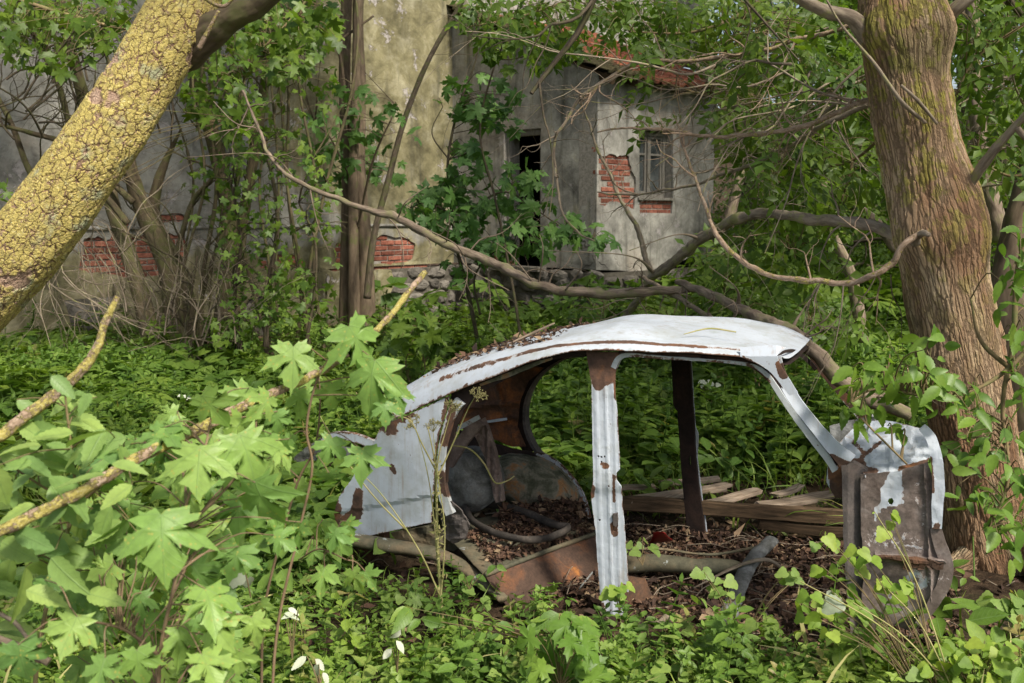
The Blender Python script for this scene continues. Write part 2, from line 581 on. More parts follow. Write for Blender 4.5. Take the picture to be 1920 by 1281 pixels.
def leaf_mat(name, cols, spots=False, veins=None, transl=.38, bad=None, rough=.5, spec=.35, patchy=1.0):
    """cols: three base colours chosen per leaf; bad: colour of the odd withered leaf"""
    t = NT(name)
    r = t.attr('rnd')
    stops = [(0, cols[0]), (.5, cols[1]), (.95, cols[2])]
    if bad is not None: stops = [(0, cols[0]), (.5, cols[1]), (.96, cols[2]), (.99, bad)]
    c = t.ramp(r, stops)
    geo = t.n('ShaderNodeNewGeometry')
    pos = geo.outputs['Position']
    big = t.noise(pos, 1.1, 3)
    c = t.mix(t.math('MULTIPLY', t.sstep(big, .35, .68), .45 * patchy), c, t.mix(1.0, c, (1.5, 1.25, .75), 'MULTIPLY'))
    h = t.noise(pos, 60, 3)
    c = t.mix(.35, c, t.mix(1.0, c, t.ramp(h, [(.3, .62), (.7, 1.35)]), 'MULTIPLY'))
    nm = None
    if veins:
        uv = t.attr('tc', 'Vector')
        sp = t.n('ShaderNodeSeparateXYZ'); t.set(sp.inputs[0], uv)
        x, y = sp.outputs[0], sp.outputs[1]
        ax = t.math('ABSOLUTE', x)
        if veins == 'maple':
            th = t.math('ARCTAN2', ax, t.math('ADD', y, .02))
            rr = t.math('SQRT', t.math('ADD', t.math('MULTIPLY', x, x), t.math('MULTIPLY', y, y)))
            d = t.math('MULTIPLY', t.math('PINGPONG', th, R(25)), rr)
            d2 = t.math('PINGPONG', t.math('SUBTRACT', rr, t.math('MULTIPLY', t.math('PINGPONG', th, R(25)), .9)), .06)
            main = t.math('SUBTRACT', 1.0, t.sstep(d, .004, .016))
            side = t.math('MULTIPLY', t.math('SUBTRACT', 1.0, t.sstep(d2, .002, .010)), .45)
        else:
            main = t.math('SUBTRACT', 1.0, t.sstep(ax, .004, .018))
            d2 = t.math('PINGPONG', t.math('SUBTRACT', y, t.math('MULTIPLY', ax, .8)), .055)
            side = t.math('MULTIPLY', t.math('SUBTRACT', 1.0, t.sstep(d2, .002, .010)), .5)
        v = t.math('MAXIMUM', main, side)
        c = t.mix(t.math('MULTIPLY', v, .45), c, (.22, .34, .12))
        nm = t.bump(v, .002, .5)
    if spots:
        v1 = t.vor(pos, 95); v2 = t.noise(pos, 23, 2)
        m = t.math('MULTIPLY', t.math('SUBTRACT', 1.0, t.sstep(v1, .15, .28)), t.sstep(v2, .45, .54))
        c = t.mix(t.math('MULTIPLY', m, .8), c, (.45, .42, .10))
        m2 = t.math('MULTIPLY', t.math('SUBTRACT', 1.0, t.sstep(t.vor(pos, 30), .06, .12)), t.sstep(v2, .54, .6))
        c = t.mix(t.math('MULTIPLY', m2, .8), c, (.22, .13, .04))
    p = t.bsdf(c, rough, nm, spec)
    tr = t.n('ShaderNodeBsdfTranslucent')
    t.set(tr.inputs[0], t.mix(1.0, c, (1.25, 1.35, .55), 'MULTIPLY'))
    mx = t.n('ShaderNodeMixShader'); mx.inputs[0].default_value = transl
    t.t.links.new(p, mx.inputs[1]); t.t.links.new(tr.outputs[0], mx.inputs[2])
    t.surf(mx.outputs[0])
    return t.m

def bark_lichen():
    t = NT('lichen_bark')
    tc = t.attr('tc', 'Vector')
    w = t.noise(tc, 9, 3, col=True)
    p = t.vadd(t.mapping(tc, (1, 1, .5)), w, .05)
    p = t.vadd(p, t.noise(tc, 55, 3, col=True), .016)
    e = t.vor(p, 50, 'DISTANCE_TO_EDGE')
    e2 = t.vor(t.vadd(tc, t.noise(tc, 50, 2, col=True), .012), 105, 'DISTANCE_TO_EDGE')
    plate = t.sstep(t.math('ADD', e, t.math('MULTIPLY', t.noise(tc, 26, 3), .14)), .055, .15)
    pl2 = t.sstep(e2, .0, .2)
    fine = t.noise(tc, 130, 5, .7)
    mid = t.noise(tc, 22, 4)
    big = t.noise(tc, 5.5, 3, .6)
    h = t.math('ADD', t.math('MULTIPLY', plate, .55), t.math('ADD', t.math('MULTIPLY', pl2, .12), t.math('MULTIPLY', fine, .45)))
    bare = t.math('MULTIPLY', t.sstep(big, .565, .59), t.sstep(mid, .38, .5))
    h = t.math('SUBTRACT', h, t.math('MULTIPLY', bare, .45))
    bark = t.ramp(mid, [(.3, (.17, .105, .07)), (.5, (.30, .19, .13)), (.7, (.36, .25, .19))])
    lich = t.ramp(t.noise(tc, 75, 4, .7), [(.3, (.26, .21, .09)), (.44, (.44, .36, .12)), (.56, (.56, .45, .14)), (.7, (.61, .56, .30))])
    lich = t.mix(t.sstep(t.noise(tc, 11, 3), .54, .66), lich, t.ramp(fine, [(.35, (.24, .25, .14)), (.65, (.48, .48, .30))]))
    lm = t.math('MULTIPLY', t.sstep(t.noise(tc, 42, 6, .8), .37, .46), t.sstep(plate, .15, .6))
    c = t.mix(lm, bark, lich)
    c = t.mix(bare, c, t.ramp(mid, [(.35, (.30, .19, .13)), (.7, (.48, .34, .25))]))
    c = t.mix(t.math('MULTIPLY', t.math('SUBTRACT', 1.0, plate), t.math('MULTIPLY', t.sstep(t.noise(tc, 13, 3), .40, .62), .6)), c, (.16, .10, .065))
    t.surf(t.bsdf(c, .9, t.bump(fine, .004, .7), .15))
    t.disp(h, .009, .5)
    return t.m

def bark_ridge():
    t = NT('ridged_bark')
    tc = t.attr('tc', 'Vector')
    w = t.noise(tc, 7, 3, col=True)
    p = t.vadd(t.mapping(tc, (1, 1, .11)), w, .018)
    n1 = t.noise(p, 80, 5, .65)
    rid = t.math('SUBTRACT', 1.0, t.math('MULTIPLY', t.math('ABSOLUTE', t.math('SUBTRACT', n1, .5)), 9.0), clamp=True)
    e = t.vor(t.vadd(p, t.noise(tc, 38, 3, col=True), .010), 58, 'DISTANCE_TO_EDGE')
    pl = t.sstep(e, .0, .22)
    fine = t.noise(t.mapping(tc, (1, 1, .4)), 110, 4, .7)
    h = t.math('ADD', t.math('ADD', t.math('MULTIPLY', pl, .55), t.math('MULTIPLY', rid, -.22)), t.math('MULTIPLY', fine, .25))
    c = t.ramp(t.noise(p, 16, 4), [(.3, (.23, .15, .085)), (.5, (.41, .285, .175)), (.7, (.56, .44, .285))])
    sp = t.n('ShaderNodeSeparateXYZ'); t.set(sp.inputs[0], tc)
    red = t.sstep(t.noise(t.mapping(tc, (1, 1, .35), (3, 1, 0)), 4.2, 3), .48, .62)
    c = t.mix(t.math('MULTIPLY', red, .5), c, t.ramp(fine, [(.3, (.14, .05, .022)), (.7, (.32, .13, .055))]))
    lic = t.math('MULTIPLY', t.sstep(t.noise(t.mapping(tc, (1, 1, .6)), 12, 7, .78), .49, .54), t.sstep(sp.outputs[2], 1.1, 2.6))
    c = t.mix(t.math('MULTIPLY', lic, .85), c, t.ramp(fine, [(.3, (.16, .15, .03)), (.7, (.40, .36, .07))]))
    gr = t.sstep(t.noise(tc, 3.1, 3), .55, .7)
    c = t.mix(t.math('MULTIPLY', gr, .45), c, (.12, .13, .055))
    c = t.mix(t.math('MULTIPLY', t.math('SUBTRACT', 1.0, pl), .62), c, (.07, .045, .03))
    t.surf(t.bsdf(c, .9, t.bump(fine, .004, .6), .15))
    t.disp(h, .009, .3)
    return t.m

def bark_plain(name, a, b, moss=(.13, .14, .05), m0=.5, m1=.65, sc=1.0, bd=.004):
    t = NT(name)
    tc = t.attr('tc', 'Vector')
    p = t.mapping(tc, (sc, sc, .22 * sc))
    n1 = t.noise(p, 45, 4, .65)
    c = t.mix(t.sstep(n1, .3, .7), a, b)
    c = t.mix(1.0, c, t.ramp(t.attr('rnd'), [(0, .75), (1, 1.3)]), 'MULTIPLY')
    mm = t.sstep(t.noise(tc, 7, 5, .7), m0, m1)
    c = t.mix(t.math('MULTIPLY', mm, .8), c, moss)
    t.surf(t.bsdf(c, .88, t.bump(n1, bd, .8), .2))
    return t.m

def twig_lichen(name, th):
    t = NT(name)
    tc = t.attr('tc', 'Vector')
    n1 = t.noise(t.mapping(tc, (1, 1, .4)), 90, 5, .7)
    big = t.noise(tc, 16, 3, .6); fine = t.noise(tc, 240, 4, .75)
    c = t.ramp(n1, [(.3, (.17, .115, .075)), (.5, (.33, .235, .165)), (.7, (.46, .36, .27))])
    m = t.sstep(t.math('ADD', t.math('MULTIPLY', big, .55), t.math('MULTIPLY', t.noise(tc, 130, 5, .75), .45)), th - .035, th + .02)
    l = t.ramp(fine, [(.3, (.22, .19, .05)), (.5, (.44, .37, .09)), (.7, (.52, .49, .28))])
    c = t.mix(t.math('MULTIPLY', m, .9), c, l)
    knot = t.sstep(t.vor(t.mapping(tc, (1, 1, .5)), 28), .0, .14)
    c = t.mix(t.math('MULTIPLY', t.math('SUBTRACT', 1.0, knot), .6), c, (.09, .06, .04))
    h = t.math('ADD', t.math('MULTIPLY', m, t.math('ADD', .3, fine)), t.math('MULTIPLY', n1, .5))
    t.surf(t.bsdf(c, .9, t.bump(h, .004, 1.0), .12))
    return t.m

def paint(name, base=(.50, .54, .60), rust=((.045, .028, .02), (.11, .06, .04), (.25, .10, .035)), bias=0.0, dirt=.5):
    t = NT(name)
    geo = t.n('ShaderNodeTexCoord'); P = geo.outputs['Object']
    w = t.attr('wear')
    n1 = t.noise(P, 26, 9, .76, .5)
    n2 = t.noise(P, 90, 5, .7)
    v = t.math('ADD', t.math('MULTIPLY', n1, 1.05), t.math('ADD', t.math('MULTIPLY', w, .8), bias - .33))
    m = t.sstep(v, .485, .51)
    chips = t.math('MULTIPLY', t.sstep(t.noise(P, 55, 4, .6), .70, .72), t.sstep(t.noise(P, 4, 2), .4, .6))
    m = t.math('MAXIMUM', m, chips)
    edge = t.math('SUBTRACT', t.sstep(v, .44, .485), m, clamp=True)
    b = t.mix(t.math('MULTIPLY', t.sstep(t.noise(P, 6, 5, .7), .42, .72), dirt), base, (.30, .31, .27))
    st = t.noise(t.mapping(P, (30, 30, 1.6)), 1.0, 4, .6)
    b = t.mix(t.math('MULTIPLY', t.sstep(st, .56, .74), .4), b, (.36, .32, .26))
    run = t.math('MULTIPLY', t.sstep(t.noise(t.mapping(P, (45, 45, 2.2)), 1.0, 4, .6), .50, .70), t.sstep(t.noise(P, 3.5, 4, .7), .46, .62))
    b = t.mix(t.math('MULTIPLY', run, .55), b, (.27, .175, .11))
    b = t.mix(t.math('MULTIPLY', t.sstep(t.noise(P, 8, 6, .75), .54, .68), .7 * dirt), b, (.22, .24, .17))
    b = t.mix(t.math('MULTIPLY', t.sstep(n2, .58, .72), .35), b, (.25, .24, .22))
    b = t.mix(t.math('MULTIPLY', edge, .7), b, (.38, .25, .16))
    rc = t.ramp(t.noise(P, 9, 6, .65), [(.32, rust[0]), (.52, rust[1]), (.75, rust[2])])
    rc = t.mix(.5, rc, t.mix(1.0, rc, t.ramp(n2, [(.3, .5), (.7, 1.6)]), 'MULTIPLY'))
    c = t.mix(m, b, rc)
    ro = t.mix(m, (.58, .58, .58), (.88, .88, .88))
    hb = t.math('ADD', t.math('MULTIPLY', m, -.5), t.math('MULTIPLY', n2, t.math('ADD', .06, t.math('MULTIPLY', m, .4))))
    t.surf(t.bsdf(c, ro, t.bump(hb, .0022, .8), .4))
    return t.m

def rusty(name, stops, sc=8, bump=.004, rough=.85, chips=None):
    t = NT(name)
    P = t.n('ShaderNodeTexCoord').outputs['Object']
    n1 = t.noise(P, sc, 7, .68, .4); n2 = t.noise(P, sc * 11, 5, .7)
    c = t.ramp(n1, stops)
    c = t.mix(.45, c, t.mix(1.0, c, t.ramp(n2, [(.3, .5), (.7, 1.6)]), 'MULTIPLY'))
    if chips:
        c = t.mix(t.sstep(t.noise(P, sc * 1.6, 8, .7), chips[1], chips[1] + .03), c, chips[0])
    t.surf(t.bsdf(c, rough, t.bump(t.math('ADD', n1, t.math('MULTIPLY', n2, .4)), bump, .8), .25))
    return t.m

def plaster():
    t = NT('weathered_plaster')
    P = t.attr('tc', 'Vector')      # u, z along the wall
    w = t.attr('wear')              # 0 pale .. 1 ochre
    n0 = t.noise(P, .9, 5, .6); n1 = t.noise(P, 3.2, 6, .68, .5); n2 = t.noise(P, 18, 5, .7); n3 = t.noise(P, 70, 3, .6)
    base = t.ramp(n1, [(.28, (.22, .205, .175)), (.42, (.33, .315, .28)), (.56, (.44, .42, .375)), (.72, (.58, .545, .485))])
    base = t.mix(t.math('MULTIPLY', t.sstep(n0, .52, .66), .35), base, (.42, .33, .25))
    st = t.noise(t.mapping(P, (5.5, .55, 1)), 1.0, 4, .65)
    ochre = t.ramp(n1, [(.3, (.13, .115, .055)), (.5, (.26, .23, .115)), (.7, (.42, .385, .25))])
    om = t.sstep(t.math('ADD', t.math('MULTIPLY', w, .62), t.math('MULTIPLY', t.math('ADD', t.math('MULTIPLY', n1, .6), t.math('MULTIPLY', st, .4)), .85)), .62, .76)
    c = t.mix(t.math('MULTIPLY', om, .9), base, ochre)
    c = t.mix(t.math('MULTIPLY', t.sstep(st, .50, .75), .65), c, (.08, .078, .06))
    c = t.mix(1.0, c, t.ramp(t.noise(P, 1.7, 5, .7), [(.32, .42), (.52, .82), (.72, 1.12)]), 'MULTIPLY')
    pm = t.sstep(t.noise(P, 2.3, 7, .72, .3), .60, .615)
    c = t.mix(t.math('MULTIPLY', pm, .75), c, t.ramp(n2, [(.35, (.33, .30, .30)), (.65, (.52, .47, .45))]))
    e = t.vor(t.vadd(P, t.noise(P, 3, 3, col=True), .5), .55, 'DISTANCE_TO_EDGE')
    crack = t.math('MULTIPLY', t.math('SUBTRACT', 1.0, t.sstep(e, .002, .008)), t.sstep(t.noise(P, 1.3, 2), .58, .66))
    c = t.mix(t.math('MULTIPLY', crack, .6), c, (.05, .045, .04))
    c = t.mix(.3, c, t.mix(1.0, c, t.ramp(n2, [(.3, .6), (.7, 1.4)]), 'MULTIPLY'))
    h = t.math('ADD', t.math('ADD', t.math('MULTIPLY', pm, -.5), t.math('MULTIPLY', n2, .35)), t.math('ADD', t.math('MULTIPLY', crack, -1.0), t.math('MULTIPLY', n3, .12)))
    t.surf(t.bsdf(c, .93, t.bump(h, .02, .8), .1))
    return t.m

def simple(name, a, b, sc=12, bump=.004, rough=.9, spec=.15, stretch=(1, 1, 1), vary=True, co='Object'):
    t = NT(name)
    P = t.mapping(t.n('ShaderNodeTexCoord').outputs[co], stretch) if co != 'tc' else t.mapping(t.attr('tc', 'Vector'), stretch)
    n1 = t.noise(P, sc, 6, .65, .3)
    c = t.mix(t.sstep(n1, .3, .7), a, b)
    if vary: c = t.mix(1.0, c, t.ramp(t.attr('rnd'), [(0, .6), (1, 1.45)]), 'MULTIPLY')
    t.surf(t.bsdf(c, rough, t.bump(n1, bump, .8), spec))
    return t.m

def ground_mat():
    t = NT('forest_floor')
    P = t.n('ShaderNodeTexCoord').outputs['Object']
    n1 = t.noise(P, 1.3, 5, .6); n2 = t.noise(P, 14, 6, .7); n3 = t.noise(P, 70, 4, .7)
    c = t.ramp(n2, [(.3, (.018, .012, .008)), (.5, (.045, .030, .019)), (.7, (.095, .062, .038))])
    c = t.mix(t.math('MULTIPLY', t.sstep(n1, .48, .62), .5), c, (.03, .042, .014))
    c = t.mix(.5, c, t.mix(1.0, c, t.ramp(n3, [(.3, .4), (.7, 1.8)]), 'MULTIPLY'))
    t.surf(t.bsdf(c, .95, t.bump(t.math('ADD', n2, t.math('MULTIPLY', n3, .4)), .03, .9), .1))
    return t.m

def tile_mat():
    t = NT('clay_roof_tile')
    P = t.n('ShaderNodeTexCoord').outputs['Object']
    n1 = t.noise(P, 9, 6, .7); w = t.attr('wear')
    c = t.mix(t.sstep(n1, .35, .65), (.10, .04, .026), (.25, .085, .048))
    c = t.mix(1.0, c, t.ramp(t.attr('rnd'), [(0, .6), (1, 1.35)]), 'MULTIPLY')
    m = t.sstep(t.math('ADD', t.math('MULTIPLY', t.noise(P, 5, 7, .75), 1.0), t.math('MULTIPLY', w, .6)), .62, .74)
    c = t.mix(t.math('MULTIPLY', m, .93), c, t.ramp(t.noise(P, 30, 4, .7), [(.35, (.025, .024, .014)), (.65, (.075, .075, .035))]))
    t.surf(t.bsdf(c, .9, t.bump(n1, .006, .8), .15))
    return t.m

def rust_leaf():
    t = NT('dead_leaves')
    c = t.ramp(t.attr('rnd'), [(0, (.025, .015, .011)), (.45, (.072, .040, .027)), (.8, (.14, .078, .047)), (.97, (.28, .20, .12))])
    h = t.noise(t.n('ShaderNodeNewGeometry').outputs['Position'], 80, 3)
    c = t.mix(.4, c, t.mix(1.0, c, t.ramp(h, [(.3, .5), (.7, 1.5)]), 'MULTIPLY'))
    t.surf(t.bsdf(c, .75, None, .25))
    return t.m

M = dict(
    lichen=bark_lichen(), ridge=bark_ridge(),
    smoothbark=bark_plain('smooth_bark', (.10, .072, .05), (.20, .15, .10), (.12, .13, .045), .52, .68, .5),
    darkbark=bark_plain('dark_bark', (.055, .042, .03), (.13, .10, .07), (.09, .10, .035), .45, .62),
    twig=bark_plain('dry_twig', (.15, .115, .085), (.33, .27, .20), (.27, .27, .10), .50, .60, 1.0, .002),
    twiglich=twig_lichen('lichen_twig', .50), boughlich=twig_lichen('lichen_bough', .56),
    fallen=bark_plain('fallen_bark', (.12, .088, .065), (.29, .225, .165), (.20, .19, .09), .48, .62, 1.0, .005),
    greentwig=bark_plain('young_stem', (.13, .10, .05), (.24, .17, .09), (.13, .17, .05), .45, .65, 1.0, .001),
    redtwig=bark_plain('reddish_stem', (.15, .10, .06), (.26, .18, .11), (.2, .2, .07), .6, .8, 1.0, .001),
    straw=bark_plain('dry_stalk', (.30, .26, .11), (.48, .42, .20), (.24, .27, .07), .42, .6, 1.0, .001),
    fg=leaf_mat('maple_leaf_sunlit', [(0.159, 0.299, 0.084), (0.227, 0.380, 0.095), (0.303, 0.449, 0.118)], True, 'maple', .42, rough=.42, patchy=.5),  # foreground maple copy, sunlight put into the base colour
    fgo=leaf_mat('ovate_leaf_sunlit', [(0.138, 0.254, 0.085), (0.220, 0.346, 0.099), (0.318, 0.437, 0.121)], False, 'ovate', .40, rough=.42, patchy=.5),  # oval leaf colour raised to carry the sunlight too
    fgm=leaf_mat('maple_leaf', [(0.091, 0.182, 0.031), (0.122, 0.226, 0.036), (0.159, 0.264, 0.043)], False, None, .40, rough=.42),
    door=leaf_mat('maple_leaf_shade', [(0.064, 0.146, 0.040), (0.090, 0.186, 0.047), (0.116, 0.227, 0.055)], False, None, .38, rough=.5, patchy=.6),  # darker maple copy, shade put into the leaf colour
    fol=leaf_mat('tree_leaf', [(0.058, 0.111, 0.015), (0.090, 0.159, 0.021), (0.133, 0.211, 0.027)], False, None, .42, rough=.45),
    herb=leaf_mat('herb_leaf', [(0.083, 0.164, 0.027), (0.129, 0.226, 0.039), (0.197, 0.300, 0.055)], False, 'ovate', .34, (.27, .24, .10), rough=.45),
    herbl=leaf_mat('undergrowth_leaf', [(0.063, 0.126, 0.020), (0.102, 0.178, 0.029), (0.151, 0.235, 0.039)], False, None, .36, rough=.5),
    pale=leaf_mat('pale_herb_leaf', [(0.146, 0.231, 0.055), (0.195, 0.297, 0.072), (0.268, 0.363, 0.085)], False, 'ovate', .36, (.34, .30, .11), rough=.5),
    yel=leaf_mat('yellowing_leaf', [(0.122, 0.220, 0.038), (0.183, 0.297, 0.043), (.26, .36, .065)], False, None, .4, rough=.5),
    white=leaf_mat('bleached_leaf', [(.44, .49, .36), (.54, .57, .44), (.62, .63, .52)], False, None, .2, rough=.6, patchy=0),
    grass=leaf_mat('grass_blade', [(0.122, 0.198, 0.031), (0.171, 0.264, 0.043), (0.244, 0.319, 0.068)], False, None, .35, (.40, .34, .15), rough=.5),
    litter=rust_leaf(), ground=ground_mat(), plaster=plaster(),
    paint=paint('chipped_white_paint'), cleanpaint=paint('white_paint', dirt=.2), paintrust=paint('rusted_paint', bias=.0, base=(.50, .53, .55), dirt=.6), fenderrust=paint('rusted_fender_paint', rust=((.07, .050, .040), (.16, .125, .108), (.27, .235, .22)), dirt=.4), ribrust=rusty('streaky_orange_rust', [(.3, (.035, .02, .013)), (.48, (.10, .048, .027)), (.6, (.24, .085, .028)), (.78, (.36, .15, .04))], 8),
    rust=rusty('brown_rust', [(.3, (.028, .018, .013)), (.5, (.062, .038, .026)), (.72, (.13, .062, .032))]),
    rustor=rusty('orange_rust', [(.3, (.035, .022, .016)), (.5, (.075, .045, .032)), (.62, (.13, .06, .032)), (.72, (.30, .12, .035))], 7),
    darkrust=rusty('dark_rust', [(.3, (.012, .008, .007)), (.5, (.024, .015, .012)), (.75, (.05, .028, .02))]),
    under=rusty('weathered_underbody', [(.3, (.05, .05, .035)), (.5, (.11, .10, .065)), (.62, (.17, .13, .08)), (.8, (.25, .15, .07))], 5, chips=((.33, .35, .33), .63)),
    greyp=rusty('grey_stained_panel', [(.3, (.05, .05, .045)), (.48, (.13, .13, .12)), (.62, (.22, .225, .22)), (.8, (.16, .14, .11))], 9, .003),
    mossp=rusty('mossy_rusted_panel', [(.3, (.04, .045, .025)), (.44, (.085, .085, .055)), (.54, (.19, .175, .13)), (.62, (.30, .15, .06)), (.70, (.12, .115, .075)), (.82, (.22, .20, .15))], 8, .003),
    dirtmortar=simple('stained_mortar', (.07, .062, .05), (.15, .135, .11), 12, .01, .95, .1, vary=False),
    mossbark=bark_plain('mossy_bark', (.06, .045, .03), (.15, .115, .07), (.11, .115, .04), .42, .60, .6),
    hinge=rusty('primer_grey_rust', [(.3, (.05, .045, .042)), (.5, (.10, .085, .078)), (.65, (.17, .13, .11)), (.8, (.10, .095, .10))], 6, .003),
    brace=rusty('bleached_brown_metal', [(.3, (.09, .065, .055)), (.5, (.19, .14, .12)), (.65, (.30, .23, .20)), (.8, (.16, .10, .08))], 7, .003),
    rubber=rusty('perished_rubber', [(.3, (.022, .019, .017)), (.5, (.05, .042, .036)), (.75, (.11, .09, .075))], 9, .003),
    wood=simple('weathered_plank', (.20, .145, .10), (.42, .33, .25), 9, .004, .9, .1, (1, 9, 9), True, 'tc'),
    woodd=simple('damp_plank', (.045, .032, .020), (.125, .082, .050), 9, .004, .9, .1, (1, 9, 9), True, 'tc'),
    brick=simple('red_brick', (.16, .055, .04), (.34, .135, .09), 22, .006, .92, .1),
    mortar=simple('lime_mortar', (.22, .20, .17), (.36, .33, .29), 25, .006, .95, .1, vary=False),
    stone=simple('field_stone', (.075, .068, .058), (.19, .17, .145), 7, .02, .92, .15),
    tile=tile_mat(),
    timber=simple('grey_timber', (.13, .12, .10), (.27, .25, .22), 8, .004, .9, .1, (9, 9, 1)),
    dark=simple('interior_shade', (.008, .007, .006), (.02, .018, .016), 3, .004, .95, .05, vary=False),  # near-black base colour carries the shade of the rooms
)
t_ = NT('dusty_glass')
t_.surf(t_.bsdf(t_.ramp(t_.noise(t_.n('ShaderNodeTexCoord').outputs['Object'], 4, 4), [(.35, (.03, .035, .035)), (.7, (.13, .14, .14))]), .25, None, .6))
M['glass'] = t_.m
t_ = NT('red_plastic'); t_.surf(t_.bsdf((.28, .015, .012), .5, None, .4)); M['red'] = t_.m

# ------------------------------------------------------------------ light
wd = bpy.data.worlds.new('World'); SC.world = wd; wd.use_nodes = True
nt = wd.node_tree; bg = nt.nodes['Background']
sky = nt.nodes.new('ShaderNodeTexSky'); sky.sky_type = 'NISHITA'; sky.sun_disc = False
SUN_EL, SUN_AZ = R(50), R(142)      # azimuth clockwise from +Y
sky.sun_elevation = SUN_EL; sky.sun_rotation = SUN_AZ
sky.dust_density = 3.0; sky.air_density = 1.0
hs = nt.nodes.new('ShaderNodeHueSaturation'); hs.inputs['Saturation'].default_value = .7
nt.links.new(sky.outputs[0], hs.inputs['Color']); nt.links.new(hs.outputs[0], bg.inputs[0]); bg.inputs[1].default_value = .105
sl = bpy.data.lights.new('sun', 'SUN'); sl.energy = 3.3; sl.angle = R(8); sl.color = (1, .94, .82)
so = bpy.data.objects.new('sun', sl); COL.objects.link(so)
sd = Vector((math.sin(SUN_AZ) * math.cos(SUN_EL), math.cos(SUN_AZ) * math.cos(SUN_EL), math.sin(SUN_EL)))
so.rotation_euler = sd.to_track_quat('Z', 'Y').to_euler()
SC.view_settings.view_transform = 'Standard'; SC.view_settings.look = 'None'
SC.view_settings.gamma = 1; SC.view_settings.exposure = 0.8
SC.cycles.max_bounces = 6; SC.cycles.diffuse_bounces = 3; SC.cycles.glossy_bounces = 2; SC.cycles.transmission_bounces = 3
SC.cycles.use_denoising = True
SC.cycles.caustics_reflective = False; SC.cycles.caustics_refractive = False
# ------------------------------------------------------------------ ground
def gz(x, y):
    x = np.asarray(x, float); y = np.asarray(y, float)
    p = np.stack([x, y], -1)
    z = .05 * fbm(p * .35, 3) + .015 * fbm(p * 2.1, 5)
    f = np.clip((np.hypot(x, y) - 24) / 30, 0, 1)
    f2 = np.clip((x - 4 - y * .2) / 12, 0, 1)
    return z + f * f * (3 - 2 * f) * 7 + f2 * f2 * .8

def build_ground():
    a = np.concatenate([np.linspace(-70, -9, 26)[:-1], np.linspace(-9, 9, 150), np.linspace(9, 70, 26)[1:]])
    b = np.concatenate([np.linspace(-12, 1, 10)[:-1], np.linspace(1, 20, 170), np.linspace(20, 85, 36)[1:]])
    X, Y = np.meshgrid(a, b, indexing='ij')
    V = np.stack([X, Y, gz(X, Y) + .012 * fbm(np.stack([X, Y], -1) * 7, 9)], -1).reshape(-1, 3)
    n, m = len(a), len(b)
    i, j = np.meshgrid(np.arange(n - 1), np.arange(m - 1), indexing='ij')
    F = np.stack([i * m + j, (i + 1) * m + j, (i + 1) * m + j + 1, i * m + j + 1], -1).reshape(-1, 4)
    o = MB().add(V, F).build('ground', M['ground'])
    prop(o, 'dark forest floor of soil and leaf mould running up to the house', 'ground', kind='structure')
build_ground()

# ------------------------------------------------------------------ house
HC = np.array([1.18, 14.0, 0])                 # annex corner nearest the camera
A45 = R(45)
HF = np.array([math.cos(A45), math.sin(A45), 0])     # along the fronts, away to the right
HS = np.array([-math.sin(A45), math.cos(A45), 0])    # along the side wall, away to the left
SIDE = 3.0
HM = HC + HS * SIDE                            # where the side wall meets the main wall

def on_wall(P0, D):
    N = np.cross(D, CZ)
    def f(px, py):
        r = ray(px, py); t = ((P0 - CAMP) @ N) / (r @ N)
        p = CAMP + r * t - P0
        return (p @ D, p[2])
    return f
wF, wS, wM = on_wall(HC, HF), on_wall(HC, HS), on_wall(HM, HF)

house = empty('abandoned_house', HC, 'derelict rendered house with peeling grey and ochre plaster and exposed red brick', 'house')
FRONTL = 2.86
zb = 0.86                                       # underside of plaster
ze = wF(1125, 140)[1]                           # eave
zt = wS(865, 22)[1]                             # top of side wall at the main wall

def wallsheet(mb, P0, D, N, outer, holes, thick, spacing=.14, wear=None, jit=0):
    def fm(p):
        r = P0 + p[:, :1] * D + p[:, 1:2] * CZ
        if jit: r = r + N * (fbm(p * 1.6, 4) * jit)[:, None]
        return r
    k0 = mb.n
    solid_sheet(mb, outer, fm, thick, -N, spacing, holes, wear)
    # wall coordinates for the material
    V = mb.V[-1]
    mb.tc[-1] = np.stack([(V - P0) @ D + (V - P0) @ N * .2, V[:, 2], np.zeros(len(V)) + (P0[0] * 3)], -1)

NF = -HS      # normal of the fronts (towards lower right)
NS = -HF      # normal of side wall
def q(f, pts): return [f(*p) for p in pts]
rp = rough_poly
win = q(wF, [(1199, 243), (1262, 246), (1262, 372), (1199, 374)])
sillb = q(wF, [(1199, 377), (1230, 375), (1261, 378), (1260, 400), (1200, 399)])
bF = rp(q(wF, [(1122, 291), (1160, 291), (1178, 294), (1183, 322), (1192, 332), (1193, 352), (1190, 392), (1172, 384), (1150, 379), (1135, 384), (1122, 379)]), .045, .045, 1)
door = q(wS, [(945, 243), (1014, 243), (1014, 492), (945, 492)])
door = [(door[0][0], 2.83), (door[1][0], 2.83), (door[2][0], zb - .03), (door[3][0], zb - .03)]
door = [(wS(945, 243)[0], wS(980, 243)[1]), (wS(1014, 243)[0], wS(980, 243)[1]), (wS(1014, 490)[0], zb - .02), (wS(945, 490)[0], zb - .02)]
